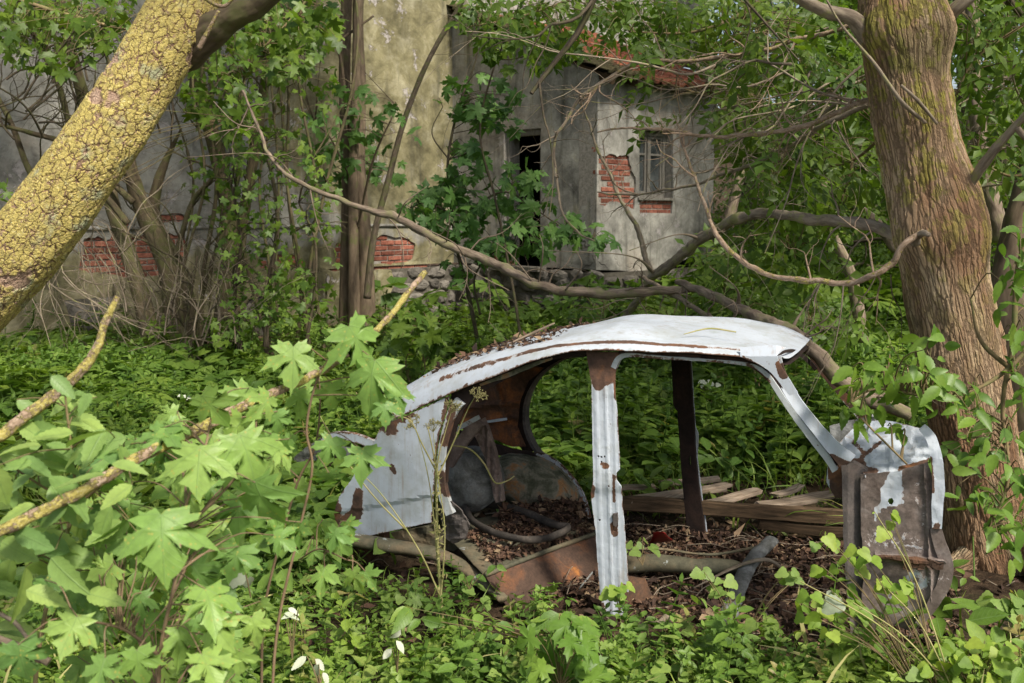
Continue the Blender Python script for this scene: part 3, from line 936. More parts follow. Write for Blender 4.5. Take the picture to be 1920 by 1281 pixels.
holesM = [
    rp(q(wM, [(628, 458), (650, 448), (690, 452), (712, 440), (752, 444), (778, 458), (775, 486), (760, 494), (700, 498), (630, 498)]), .05, .06, 2),
    rp(q(wM, [(152, 450), (205, 445), (205, 400), (222, 388), (236, 402), (240, 440), (300, 438), (350, 445), (352, 475), (330, 490), (290, 520), (200, 516), (152, 515)]), .05, .07, 3),
    rp(q(wM, [(486, 482), (520, 476), (560, 480), (574, 492), (560, 503), (486, 503)]), .05, .05, 4),
    rp(q(wM, [(832, 436), (848, 433), (860, 440), (860, 470), (838, 468)]), .06, .03, 5),
    rp(q(wM, [(838, 366), (850, 362), (860, 368), (858, 384), (842, 384)]), .06, .03, 6),
    rp(q(wM, [(950, 26), (985, 18), (1000, 36), (962, 42)]), .06, .05, 12),
    rp(q(wM, [(300, 405), (340, 400), (352, 408), (338, 415), (305, 416)]), .06, .03, 8),
]
hS = [rp(q(wS, [(905, 478), (935, 475), (938, 492), (905, 494)]), .05, .03, 7)]

# brick walls behind the plaster
def brickwall(P0, D, N, holes, openings=(), umin=-99, umax=99):
    """bricks laid in the plaster's holes, on a mortar bed"""
    mb = MB()
    for h in holes:
        h = np.array(h); lo = h.min(0) - .05; hi = h.max(0) + .05
        zr = np.arange(math.floor(lo[1] / .078), math.ceil(hi[1] / .078) + 1)
        for r_ in zr:
            off = .13 * (int(r_) % 2)
            for k in np.arange(math.floor((lo[0] - off) / .262), math.ceil((hi[0] - off) / .262) + 1):
                u = k * .262 + off; z = r_ * .078
                if u + .25 < lo[0] or u > hi[0] or z + .065 < lo[1] or z > hi[1]: continue
                if any(o_[0] < u + .25 and u < o_[1] and o_[2] < z + .06 and z < o_[3] for o_ in openings): continue
                if u < umin or u + .245 > umax: continue
                d = rng.uniform(-.012, .002)
                if rng.random() < .05: d -= .03
                c = P0 + D * (u + .123) + CZ * (z + .033) - N * (.055 - d)
                box(mb, c, .122, .033 * rng.uniform(.92, 1), .035, D, CZ, N, rnd=rng.random(), jit=.003, bev=.006)
    return mb

# plaster sheets: outer outlines (u, z)
gF = [(0, zb), (0, ze), (FRONTL, ze), (FRONTL, zb)]
gF = [(-.0, zb + .0), (-.0, ze), (FRONTL, ze), (FRONTL, zb - .05), (FRONTL * .8, zb + .12), (FRONTL * .62, zb - .03), (FRONTL * .4, zb - .1), (FRONTL * .2, zb - .03)]
gS = [(0, zb), (SIDE, zb), (SIDE, zt), (0, ze)]
ML, MR = -10.0, 7.0
gM = [(ML, .62), (-6.5, .58), (-4.6, .70), (-3.2, .80), (-2.2, zb), (0, zb), (0, zt - .1), (MR, zt - .1), (MR, 8.5), (ML, 8.5)]
pm = MB(); wallsheet(pm, HC, HF, NF, gF, [win, sillb, bF], .03, .11, None, .012); o = pm.build('front_plaster', M['plaster'], house, False)
ps = MB(); wallsheet(ps, HC, HS, NS, gS, [door] + hS, .03, .12, lambda V: .30 * np.ones(len(V)), .012); ps.build('side_plaster', M['plaster'], house, False)
def wearM(V):
    u, z = V[:, 0], V[:, 1]
    w = .75 * np.exp(-((u + 1.0) / 1.0) ** 2) * np.clip((z - 1.2) / .8, 0, 1)
    w += .45 * np.exp(-((u + 2.6) / 1.0) ** 2) * np.clip((z - 1.6), 0, 1)
    w += .6 * np.clip((1.35 - z) / .4, 0, 1)
    w -= .15 * np.exp(-((u + 4.5) / 1.8) ** 2)
    return np.clip(w + .27, 0, 1)
pw = MB(); wallsheet(pw, HM, HF, NF, gM, holesM, .035, .16, wearM, .02); pw.build('main_plaster', M['plaster'], house, False)
# masonry behind: mortar faces with thickness, openings left free
mm = MB()
wallsheet(mm, HC - NF * .035, HF, NF, gF, [win], .30, .4)
wallsheet(mm, HC - NS * .035 + HS * .3, HS, NS, [(0, zb), (SIDE - .3, zb), (SIDE - .3, zt), (0, ze)], [[(a - .3, b) for a, b in door]], .30, .4)
wallsheet(mm, HM - NF * .04, HF, NF, gM, [], .35, .6)
mm.build('masonry', M['mortar'], house, False)
wop = (win[0][0], win[1][0], win[2][1] - .02, win[0][1])
for h_ in (bF, sillb):
    brickwall(HC, HF, NF, [h_], [wop], .0, FRONTL).build('exposed_bricks', M['brick'], house, False)
for h_ in holesM:
    brickwall(HM, HF, NF, [h_], [], -99, 9).build('exposed_bricks', M['brick'], house, False)
for h_ in hS:
    brickwall(HC, HS, NS, [h_], [], 0, SIDE).build('exposed_bricks', M['brick'], house, False)
# inside of the annex: walls coloured near-black to stand in for room shade
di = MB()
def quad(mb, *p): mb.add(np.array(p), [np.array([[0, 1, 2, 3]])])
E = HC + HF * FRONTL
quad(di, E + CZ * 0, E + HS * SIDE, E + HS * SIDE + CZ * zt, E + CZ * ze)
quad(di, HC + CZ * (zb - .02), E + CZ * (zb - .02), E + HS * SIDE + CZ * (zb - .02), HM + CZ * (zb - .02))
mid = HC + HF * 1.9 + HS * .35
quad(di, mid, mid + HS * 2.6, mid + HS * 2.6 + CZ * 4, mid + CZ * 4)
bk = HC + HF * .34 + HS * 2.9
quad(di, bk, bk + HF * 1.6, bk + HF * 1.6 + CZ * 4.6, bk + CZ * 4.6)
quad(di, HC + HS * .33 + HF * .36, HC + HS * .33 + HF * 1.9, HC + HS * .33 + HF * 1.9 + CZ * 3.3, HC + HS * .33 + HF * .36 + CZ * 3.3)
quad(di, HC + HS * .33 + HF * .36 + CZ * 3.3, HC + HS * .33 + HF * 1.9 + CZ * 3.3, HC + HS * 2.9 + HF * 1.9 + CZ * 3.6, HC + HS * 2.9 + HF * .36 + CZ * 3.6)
di.build('interior_shade_wall', M['dark'], house, False)
# side returns of the right end of annex
pr = MB(); wallsheet(pr, E + NF * .001, HS, HF, [(0, zb - .05), (SIDE, zb), (SIDE, zt), (0, ze)], [], .05, .25); pr.build('end_plaster', M['plaster'], house, False)

# ---- foundation: field stones bedded in mortar
def stones(mb, P0, D, N, u0, u1, z0, z1, seed, size=.30, plast=()):
    g = np.random.default_rng(seed)
    z = z0
    while z < z1 - .04:
        hrow = g.uniform(.6, 1.0) * size * .8
        u = u0 + g.uniform(-.2, 0)
        while u < u1:
            w = g.uniform(.6, 1.35) * size
            c = np.array([u + w / 2, min(z + hrow / 2 + g.uniform(-.03, .03), z1 - hrow * .42)])
            n, m = 9, 6
            th = np.linspace(0, 2 * math.pi, n, endpoint=False)
            V = []; sd = g.integers(1e6)
            wob = 1 + g.uniform(-.16, .16, n)
            for k in range(m):
                a = (k + .2) / m * math.pi / 2
                rr = (math.sin(a)) ** .55
                hh = math.cos(a) ** .8
                for i_ in range(n):
                    x = math.cos(th[i_]); y = math.sin(th[i_])
                    ex = abs(x) ** .75 * np.sign(x); ey = abs(y) ** .75 * np.sign(y)
                    V.append(P0 + D * (c[0] + ex * rr * w * .47 * wob[i_]) + CZ * (c[1] + ey * rr * hrow * .47 * wob[i_]) + N * (hh * .075 + g.uniform(-.006, .006)))
            V.append(P0 + D * c[0] + CZ * c[1] + N * .085)
            F = []
            for k in range(m - 1):
                for i_ in range(n):
                    j_ = (i_ + 1) % n
                    F.append((k * n + i_, (k + 1) * n + i_, (k + 1) * n + j_, k * n + j_))
            T3 = [(i_, (i_ + 1) % n, m * n) for i_ in range(n)]
            mb.add(V, [np.array(F)[:, ::-1], np.array(T3)], g.random())
            u += w
        z += hrow
fd = MB(); fd2 = MB(); fd3 = MB()
stones(fd, HC + NF * .02, HF, NF, -.1, FRONTL, -.15, zb - .06, 1, .33)
stones(fd2, HC + NS * .02, HS, NS, -.1, SIDE, -.15, zb - .02, 2, .36)
stones(fd3, HM + NF * .02, HF, NF, -1.25, 0, -.15, zb - .04, 3, .33)
fd4 = MB(); stones(fd4, HM + NF * .0, HF, NF, -9.8, -2.3, -.15, .62, 4, .42)
for f_ in (fd, fd2, fd3, fd4): f_.build('foundation', M['stone'], house, False)
fm_ = MB()
wallsheet(fm_, HC + NF * .04, HF, NF, [(-.05, -.4), (FRONTL, -.4), (FRONTL, zb - .05), (-.05, zb - .05)], [], .3, .3)
wallsheet(fm_, HC + NS * .04 + HS * .3, HS, NS, [(0, -.4), (SIDE - .3, -.4), (SIDE - .3, zb - .03), (0, zb - .03)], [], .3, .3)
wallsheet(fm_, HM + NF * .04, HF, NF, [(ML, -.4), (0, -.4), (0, zb - .05), (-2.2, zb - .05), (-3.2, .75), (-4.6, .66), (ML, .55)], [], .3, .3)
# remains of render over the stones
rw = lambda V: np.full(len(V), .75)
fm_.build('foundation_mortar', M['dirtmortar'], house, False)
fr = MB()
for pts, s_ in (([(702, 508), (735, 506), (742, 530), (730, 560), (736, 598), (700, 600)], 21), ([(612, 505), (700, 508), (698, 612), (612, 612)], 22),
                ([(345, 520), (420, 515), (500, 508), (560, 506), (610, 506), (612, 620), (560, 625), (520, 560), (470, 555), (430, 640), (345, 650)], 23),
                ([(0, 560), (60, 540), (110, 550), (140, 620), (60, 640), (0, 650)], 24), ([(215, 530), (262, 528), (262, 560), (330, 540), (330, 660), (215, 668)], 25)):
    wallsheet(fr, HM + NF * .115, HF, NF, rp(q(on_wall(HM + NF * .115, HF), pts), .09, .05, s_), [], .07, .12, rw, .02)
fr.build('foundation_render', M['plaster'], house, False)
# a worn plinth ledge along the main wall
lg = MB()
zl = wM(600, 424)[1]
for u0, u1 in ((-6.3, -4.9), (-4.6, -2.6), (-2.45, -.75)):
    box(lg, HM + HF * ((u0 + u1) / 2) + CZ * zl + NF * .012, (u1 - u0) / 2, .022, .022, HF, CZ, NF, bev=.012)
lg.build('plinth_ledge', M['plaster'], house, False)

# ---- doorway: timber frame, threshold
df = MB()
uL, uR, zT, zB = door[0][0], door[1][0], door[0][1], zb
for u in (uR + .03, uL - .03):
    box(df, HC + HS * u + CZ * (zT + zB) / 2 - NS * .10, (zT - zB) / 2, .03, .05, CZ, HS, NS)
box(df, HC + HS * (uL + uR) / 2 + CZ * (zT - .045) - NS * .10, abs(uL - uR) / 2 - .062, .045, .05, HS, CZ, NS)
df.build('door_frame', M['timber'], house, False)
tb = MB(); box(tb, HC + HS * (uL + uR) / 2 + CZ * (zB - .03) + NS * .03, abs(uL - uR) / 2 + .12, .035, .16, HS, CZ, NS, jit=.01); tb.build('threshold', M['stone'], house, False)

# ---- window
wu0, wu1, wz0, wz1 = win[0][0], win[1][0], win[2][1] + .0, win[0][1]
wc = lambda u, z, d: HC + HF * u + CZ * z - NF * d
wm = MB(); um, zm = (wu0 + wu1) / 2, (wz0 + wz1) / 2
for u in (wu0 + .03, wu1 - .03): box(wm, wc(u, zm, .17), (wz1 - wz0) / 2, .03, .035, CZ, HF, NF)
for z in (wz0 + .03, wz1 - .03): box(wm, wc(um, z, .17), (wu1 - wu0) / 2 - .06, .03, .035, HF, CZ, NF)
box(wm, wc(um, zm, .165), (wz1 - wz0) / 2 - .06, .035, .04, CZ, HF, NF)
wn = wm.build('window', M['timber'], house, False)
ws = MB()
for u0, u1 in ((wu0 + .06, um - .035), (um + .035, wu1 - .06)):
    for u in (u0 + .018, u1 - .018): box(ws, wc(u, zm, .175), (wz1 - wz0) / 2 - .06, .018, .02, CZ, HF, NF)
    for z in (wz0 + .085, wz1 - .085, wz0 + (wz1 - wz0) * .66): box(ws, wc((u0 + u1) / 2, z, .175), (u1 - u0) / 2 - .036, .016, .02, HF, CZ, NF)
s1 = ws.build('sash', M['timber'], wn, False)
wg = MB()
for u0, u1 in ((wu0 + .09, um - .06), (um + .06, wu1 - .09)):
    quad(wg, wc(u0, wz0 + .09, .18), wc(u1, wz0 + .09, .18), wc(u1, wz1 - .09, .18), wc(u0, wz1 - .09, .18))
g1 = wg.build('pane', M['glass'], wn, False)
for o in (s1, g1):
    o.parent = wn
    # children of a part sit in its frame: the part has the house's origin
    for v in o.data.vertices: v.co = Vector(v.co) - Vector(house.location)
sl_ = MB(); box(sl_, wc(um, wz0 - .015, .07), (wu1 - wu0) / 2 + .02, .02, .10, HF, CZ, NF); sl_.build('window_sill', M['timber'], house, False)

# ---- lean-to roof of clay pantiles, partly overgrown
def roofpt(u, v, h=0.0):       # u along the front, v up the slope 0..1
    n = nrm(np.cross(HF, HS * SIDE + CZ * (zt - ze)))
    return HC + HF * u + (HS * SIDE + CZ * (zt - ze)) * v + CZ * (ze + .10) + n * h
rt = MB()
U = np.arange(-.12, FRONTL + .22, .022)
rows = 15
vv = []; hh = []
for r_ in range(rows):
    v0 = -.10 + 1.12 * r_ / rows; v1 = -.10 + 1.12 * (r_ + 1) / rows
    vv += [v0, v0 + .001, v1]; hh += [-.012, .028, .004]
vv = np.array(vv); hh = np.array(hh)
uu, ii = np.meshgrid(U, np.arange(len(vv)), indexing='ij')
ph = uu / .205
pan = .022 * np.cos(2 * math.pi * ph) + .008 * np.cos(4 * math.pi * ph)
tid = np.floor(ph) * 31 + (ii // 3) * 17
jit = _h(tid.astype(np.int64), np.zeros_like(ii), np.zeros_like(ii), 3)
n_ = nrm(np.cross(HF, HS * SIDE + CZ * (zt - ze)))
sag = -.05 * np.sin(np.clip(uu / FRONTL, 0, 1) * math.pi)
VV = HC + HF * uu[..., None] + (HS * SIDE + CZ * (zt - ze)) * (vv[ii] + (jit - .5) * .006)[..., None] + CZ * (ze + .12 + sag)[..., None] + n_ * (pan + hh[ii] + jit * .012)[..., None]
a, b = len(U), len(vv)
i, j = np.meshgrid(np.arange(a - 1), np.arange(b - 1), indexing='ij')
F = np.stack([i * b + j, (i + 1) * b + j, (i + 1) * b + j + 1, i * b + j + 1], -1).reshape(-1, 4)
rt.add(VV.reshape(-1, 3), F, jit.ravel(), None, np.clip(1.0 - uu / 1.15 + .25 * (vv[ii] > .35), 0, 1).ravel())
roof = rt.build('roof', M['tile'], house, False)
sol = roof.modifiers.new('thickness', 'SOLIDIFY'); sol.thickness = .018; sol.offset = -1
rf = MB()
for u in np.arange(.05, FRONTL, .55):
    a0, a1 = roofpt(u, -.09, -.10), roofpt(u, 1.0, -.10)
    box(rf, (a0 + a1) / 2, np.linalg.norm(a1 - a0) / 2, .035, .05, a1 - a0, HF)
for v in np.arange(-.07, 1, .075):
    c = roofpt(FRONTL / 2, v, -.035); box(rf, c, FRONTL / 2 + .08, .018, .012, HF, nrm(HS * SIDE + CZ * (zt - ze)))
rf.build('rafter', M['woodd'], house, False)
# ------------------------------------------------------------------ car shell
car = empty('abandoned_car', CO, 'stripped white saloon car shell without doors, wheels or glass, rusting among the weeds', 'car')
def segwear(segs, base=0.0, edge=None, ew=.35, er=6):
    def f(V):
        w = np.full(len(V), base, float)
        for (x0, y0, x1, y1, r, v) in segs:
            a = np.array([x0, y0], float); ab = np.array([x1 - x0, y1 - y0], float)
            t = np.clip(((V - a) @ ab) / max(ab @ ab, 1e-6), 0, 1)
            d = np.linalg.norm(V - a - t[:, None] * ab, axis=1)
            k = np.clip(1.15 - (d / r) ** 2 * .65, 0, 1)
            w = w * (1 - k) + v * k
        if edge is not None:
            d = polydist(V, edge)
            w = np.maximum(w, ew * np.clip(1 - d / er, 0, 1))
        return w
    return f

def pmap(l, relief=None):
    def f(V):
        lv = l(V[:, 0], V[:, 1]) if callable(l) else np.full(len(V), float(l))
        if relief is not None: lv = lv + relief(V)
        D = np.stack([(V[:, 0] - 960) / FPX, np.zeros(len(V)), np.zeros(len(V))], -1)
        dz = -(V[:, 1] - 640.5) / FPX
        D[:, 1] = cp + dz * sp_; D[:, 2] = -sp_ + dz * cp
        num = (CO - CAMP) @ CL + lv
        t = num / (D @ CL)
        return CAMP + D * t[:, None]
    return f

def crumple(a, f=.03, seed=1):
    return lambda V: a * fbm(V * f, seed)

def panel(name, poly, l, thick, mat, spacing=7, wear=None, relief=None, rough=(9, 1.6), seed=0, parent=car, holes=(), build=True, mb=None, tdir=None):
    poly = rough_poly(poly, rough[0], rough[1], seed + 31) if rough else np.array(poly, float)
    mb = mb or MB()
    if wear == 'edge': wear = segwear([], 0, poly, .42, 7)
    solid_sheet(mb, poly, pmap(l, relief), thick, CL if tdir is None else tdir, spacing, [rough_poly(h, 6, 1.5, 3) for h in holes], wear)
    return mb.build(name, mat, parent, False) if build else mb

def ribbon(pts, widths):
    """polygon of a stroke given by centre line and widths (pixels)"""
    P = spline(np.array(pts, float), max(3, len(pts) * 5))
    w = np.interp(np.linspace(0, 1, len(P)), np.linspace(0, 1, len(widths)), widths) / 2
    T = nrm(np.gradient(P, axis=0)); N = np.stack([-T[:, 1], T[:, 0]], -1)
    return np.concatenate([P + N * w[:, None], (P - N * w[:, None])[::-1]])

# ---- roof skin with its side band: stations along the car
def curve_sz(pts, l):
    a = np.array([sz(x, y, l) for x, y in pts])
    i = np.argsort(a[:, 0]); return a[i, 0], a[i, 1]
WL = 1.22
b_s, b_z = curve_sz([(716, 796), (757, 779), (850, 736), (940, 701), (985, 682), (1030, 667), (1070, 658), (1110, 655), (1200, 658), (1300, 661), (1390, 668), (1425, 682), (1462, 700)], .02)
e_s, e_z = curve_sz([(716, 770), (740, 735), (800, 708), (900, 676), (1000, 650), (1050, 641), (1100, 638), (1200, 636), (1300, 641), (1400, 650), (1470, 665)], .11)
c_s, c_z = curve_sz([(745, 765), (765, 730), (800, 700), (860, 672), (940, 646), (1040, 622), (1110, 608), (1190, 593), (1230, 598), (1300, 612), (1400, 628), (1500, 646), (1560, 662)], .66)
S0, S1 = sz(716, 790, .02)[0], .635
NS_, = (120,)
lat = [.0, .012, .03, .046, .054, .062, .070, .078, .095, .12, .17, .23, .30, .38, .47, .57, .66]
lat = lat + [1.32 - x for x in lat[-2::-1]]
lat = np.array(lat)
ss = np.linspace(S0, S1, NS_)
def roof_surface(off=0.0, shrink=0.0):
    P = np.zeros((NS_, len(lat), 3)); w = np.zeros((NS_, len(lat)))
    for i_, s in enumerate(ss):
        zb_, ze_, zc_ = np.interp(s, b_s, b_z), np.interp(s, e_s, e_z), np.interp(s, c_s, c_z)
        for j_, l in enumerate(lat):
            m = min(l, 1.32 - l)
            if m <= .12:
                t = m / .12
                z = zb_ + (ze_ - zb_) * (1 - (1 - t) ** 1.9)
                side = .02 + m * (.95 if m > .04 else .6) - .012 * (1 - t) - .008 * math.exp(-((m - .060) / .008) ** 2)
            else:
                t = (m - .12) / .54
                z = ze_ + (zc_ - ze_) * math.sin(t * math.pi / 2) ** .85
                side = m
            lo = side if l < .66 else 1.32 - side
            p = K(s, lo * (WL / 1.32), z)
            # dents
            nz = fbm(np.array([[s * 3.0, l * 3.0, 1.7]]), 8)[0] * .022 * min(1, m / .2) + fbm(np.array([[s * 11, l * 11, .7]]), 9)[0] * .003
            dent = -.030 * math.exp(-(((s - .12) / .14) ** 2 + ((m - .22) / .10) ** 2)) * (l < .66) - .02 * math.exp(-(((s + .45) / .12) ** 2 + ((l - .45) / .12) ** 2))
            tap = max(0, (s - .20) / .46) ** 1.6
            p[2] += nz + dent - off - .055 * tap * (l / 1.32)
            P[i_, j_] = p
            # rust: drip rail line, roof edge, seams
            r_ = 0.0
            if l < .66:
                r_ = (.68 if s > -.4 else .42) * math.exp(-((m - .062) / .016) ** 4) * (s > -.8) * (1 if s < .35 else .55)
                r_ = max(r_, .42 * math.exp(-(m / .012) ** 2))
            r_ += .22 * max(0, fbm(np.array([[s * 2.2, l * 2.2, 4.]]), 12)[0])
            w[i_, j_] = min(1, r_ + (.08 if s > S1 - .03 else 0))
    return P, w
P, w = roof_surface()
mb = MB(); a, b = P.shape[:2]
i, j = np.meshgrid(np.arange(a - 1), np.arange(b - 1), indexing='ij')
FR = np.stack([i * b + j, (i + 1) * b + j, (i + 1) * b + j + 1, i * b + j + 1], -1).reshape(-1, 4)
mb.add(P.reshape(-1, 3), FR, .5, None, w.ravel())
# rear edge: skirt down, white return of thickness
ro = mb.build('roof', M['paint'], car, True)
so_ = ro.modifiers.new('thickness', 'SOLIDIFY'); so_.thickness = .006; so_.offset = -1
sb = ro.modifiers.new('fine', 'SUBSURF'); sb.levels = 1; sb.render_levels = 1
# inner skin of the roof
Pi, _ = roof_surface(.028)
cen = K(0, WL / 2, 0)
Pi2 = Pi[:, 3:-3]
mb = MB(); b2 = Pi2.shape[1]
i, j = np.meshgrid(np.arange(a - 1), np.arange(b2 - 1), indexing='ij')
mb.add(Pi2.reshape(-1, 3), np.stack([i * b2 + j, (i + 1) * b2 + j, (i + 1) * b2 + j + 1, i * b2 + j + 1], -1).reshape(-1, 4))
for s_ in (-.75, -.38, .02, .36, .60):      # roof bows
    k = int((s_ - S0) / (S1 - S0) * (NS_ - 1))
    tube(mb, Pi[k, 3:-3:2] - CZ * .015, .016, 6)
mb.build('roof_lining', M['darkrust'], car)

# ---- near rear quarter panel with its wheel-arch flare
qp = [(722, 794), (757, 781), (800, 762), (842, 742), (836, 775), (824, 810), (817, 850), (814, 900), (812, 938), (808, 980), (760, 990), (700, 1003), (652, 1019), (632, 990), (626, 962), (636, 930), (658, 900), (682, 862), (700, 830), (712, 805)]
def qrel(V):
    d = V[:, 0] * .0
    crease = 955 - (V[:, 0] - 660) * .18
    d = d + np.where(V[:, 1] > crease, .010, 0) * np.clip((V[:, 1] - crease) / 5, 0, 1)
    fl = np.clip((690 - V[:, 0]) / 60, 0, 1) * np.clip((V[:, 1] - 850) / 60, 0, 1)
    d = d - .03 * fl ** 1.5
    return d + .02 * ((V[:, 0] - 770) / 80) ** 2 + .004 * fbm(V * .02, 4)
panel('rear_quarter', qp, .01, .006, M['paint'], 6, segwear([(672, 925, 668, 965, 9, .85), (668, 962, 640, 985, 11, .9), (632, 950, 628, 985, 7, .8), (720, 800, 735, 805, 12, .7), (728, 800, 780, 775, 4, .7), (838, 750, 815, 860, 3, .7), (735, 875, 738, 884, 4, .9)], .02, np.array(qp), .4, 4), qrel, (9, 1.2), 1)
# ---- jamb of the rear door opening
panel('door_jamb', ribbon([(862, 752), (850, 768), (838, 800), (827, 850), (825, 900), (833, 940), (843, 966)], [20, 17, 14, 13, 14, 16, 13]), .035, .03, M['paintrust'], 5, segwear([(850, 765, 833, 830, 7, .62), (826, 890, 836, 925, 8, .55)], .14), None, (7, 1.3), 2)
panel('jamb_reinforcement', [(846, 738), (880, 726), (930, 706), (940, 716), (890, 742), (868, 770), (852, 812), (840, 862), (838, 905), (832, 905), (833, 860), (841, 806)], .055, .02, M['darkrust'], 7, None, None, (7, 1.5), 3)
panel('sill_gusset', [(822, 950), (846, 940), (866, 958), (880, 984), (872, 1010), (848, 1020), (832, 1008)], lambda x, y: .06 + (y - 940) * .0006, .01, M['hinge'], 5, None, crumple(.03, .05, 2), (7, 2.5), 4)
# ---- inner frame under the roof rail
panel('door_header', ribbon([(862, 738), (940, 706), (1000, 680), (1040, 668), (1108, 660)], [16, 17, 15, 12, 10]), .06, .05, M['darkrust'], 6, None, None, (8, 1), 5)
panel('header_edge', ribbon([(900, 722), (950, 704), (1000, 684), (1035, 672)], [4, 9, 8, 4]), .052, .006, M['mossp'], 4, None, None, (6, 1), 51)
panel('front_header', ribbon([(1160, 662), (1230, 665), (1300, 668), (1375, 674), (1415, 688), (1445, 712)], [9, 9, 9, 10, 10, 12]), .055, .05, M['rust'], 5, None, None, (8, .8), 6)
panel('door_seal_flange', ribbon([(1150, 690), (1160, 672), (1180, 666), (1230, 670), (1300, 674), (1375, 680), (1416, 688), (1441, 708), (1474, 757), (1514, 812), (1548, 856), (1566, 884)], [10, 10, 7, 6, 5, 6, 8, 10, 12, 12, 12]), .045, .028, M['paintrust'], 4, segwear([(1180, 668, 1400, 684, 5, .38), (1405, 688, 1440, 720, 8, .5)], .10), None, (7, .7), 7)

# ---- middle pillar
def bx0(y): return 1132 + (y - 690) * .034
def brel(V):
    u = (V[:, 0] - bx0(V[:, 1])) / 27.0
    r_ = .010 * (1 - np.clip(np.abs(u - .05) / .16, 0, 1) ** 2) + .009 * (1 - np.clip(np.abs(u + .62) / .20, 0, 1) ** 2) + .006 * (1 - np.clip(np.abs(u - .60) / .15, 0, 1) ** 2)
    k = np.clip((V[:, 1] - 700) / 30, 0, 1)
    s = .012 * np.clip((V[:, 1] - 915) / 12, 0, 1)
    return -(r_ * k) * .25 + s * 0 + .006 * np.tanh((V[:, 1] - 920) / 8) + .0025 * fbm(V * .04, 3)
bp = [(1098, 657), (1130, 660), (1166, 660), (1160, 678), (1154, 700), (1153, 730), (1158, 790), (1161, 850), (1162, 880), (1155, 888), (1156, 900), (1165, 912), (1168, 960), (1172, 1010), (1176, 1060), (1178, 1110), (1173, 1150), (1172, 1178), (1165, 1165), (1157, 1182), (1148, 1166), (1140, 1172), (1131, 1158), (1126, 1120), (1121, 1060), (1117, 1000), (1112, 960), (1108, 925), (1112, 900), (1111, 840), (1110, 780), (1109, 720), (1104, 690)]
wp = segwear([(1104, 668, 1160, 668, 20, 1), (1108, 690, 1136, 700, 20, 1), (1120, 700, 1122, 722, 10, 1), (1155, 690, 1156, 745, 5, 1), (1132, 872, 1136, 874, 7, .55), (1150, 985, 1153, 1000, 6, .95), (1170, 1100, 1176, 1160, 5, .9), (1128, 1130, 1140, 1168, 5, .5), (1112, 915, 1110, 930, 4, .8), (1150, 890, 1152, 940, 3, .7)], .0, np.array(bp), .36, 3)
hol = [[(1148, 963), (1158, 961), (1160, 985), (1156, 998), (1150, 996)]]
for hx, hy in ((1122, 856), (1127, 857), (1133, 856), (1127, 866), (1124, 975), (1141, 912)):
    hol.append([(hx - 1.8, hy - 1.8), (hx + 1.8, hy - 1.8), (hx + 1.8, hy + 1.8), (hx - 1.8, hy + 1.8)])
panel('middle_pillar', bp, lambda x, y: .012 + .045 * np.clip((900 - y) / 240, 0, 1), .006, M['paint'], 3.0, wp, brel, (8, .9), 8, holes=hol)
panel('pillar_back', [(x, y) for x, y in [(1104, 662), (1160, 664), (1152, 700), (1156, 860), (1154, 930), (1160, 1000), (1166, 1150), (1134, 1150), (1122, 1000), (1114, 900), (1110, 720)]], lambda x, y: .055 + .045 * np.clip((900 - y) / 240, 0, 1), .01, M['rust'], 12, None, None, (9, 1), 9)
panel('latch', [(1149, 964), (1157, 963), (1158, 980), (1155, 988), (1150, 985)], .006, .02, M['hinge'], 3, None, None, (5, .8), 10)

# ---- far side: pillar, rear door arch, quarter, fender
panel('middle_pillar', [(1257, 662), (1292, 662), (1296, 720), (1301, 790), (1304, 860), (1312, 930), (1324, 1014), (1290, 1018), (1284, 950), (1277, 880), (1273, 820), (1270, 772), (1262, 758), (1262, 740), (1260, 700)], 1.20, .03, M['darkrust'], 8, None, None, (8, 1), 11, holes=[[(1291, 856), (1294, 856), (1295, 874), (1292, 874)]])
panel('pillar_flange', [(1292, 662), (1296, 662), (1300, 740), (1304, 800), (1309, 812), (1308, 860), (1317, 935), (1328, 1012), (1323, 1012), (1311, 930), (1303, 860), (1304, 814), (1297, 806), (1297, 760)], 1.232, .01, M['paint'], 4, None, None, (7, .7), 12)
panel('rear_door_arch', ribbon([(1100, 664), (1058, 668), (1022, 684), (994, 710), (974, 748), (970, 790), (980, 825), (995, 850)], [8, 12, 18, 24, 28, 28, 24, 16]), 1.16, .05, M['darkrust'], 7, None, crumple(.01, .06, 3), (8, 1.3), 13)
panel('arch_flange', ribbon([(1096, 668), (1060, 673), (1028, 690), (1002, 716), (986, 750), (982, 788), (990, 822), (1006, 850), (1020, 862)], [3, 3, 4, 4, 5, 5, 5, 6, 5]), 1.15, .06, M['hinge'], 4, None, None, (7, .8), 14)
rb = lambda V: -.02 * np.exp(-((V[:, 1] - 760 + (V[:, 0] - 920) * .10) / 5.0) ** 2) - .02 * np.exp(-((V[:, 1] - 788 + (V[:, 0] - 920) * .10) / 4.0) ** 2) - .022 * np.exp(-((V[:, 0] - 935 - (V[:, 1] - 740) * .35) / 6.0) ** 2) + .008 * fbm(V * .05, 6)
panel('inner_quarter', [(850, 742), (880, 720), (930, 700), (985, 684), (1020, 690), (990, 715), (975, 750), (970, 800), (985, 838), (960, 838), (930, 826), (905, 820), (880, 812), (862, 800)], 1.13, .008, M['ribrust'], 5, None, rb, (8, 1.5), 15)
panel('inner_quarter_trim', ribbon([(908, 792), (935, 788), (950, 786)], [4, 5, 4]), 1.09, .008, M['paint'], 4, None, None, None, 16)
panel('rear_bulkhead', [(862, 806), (900, 822), (960, 842), (1000, 848), (1010, 862), (960, 860), (900, 846), (855, 850)], 1.0, .01, M['darkrust'], 7, None, None, (8, 2), 17)
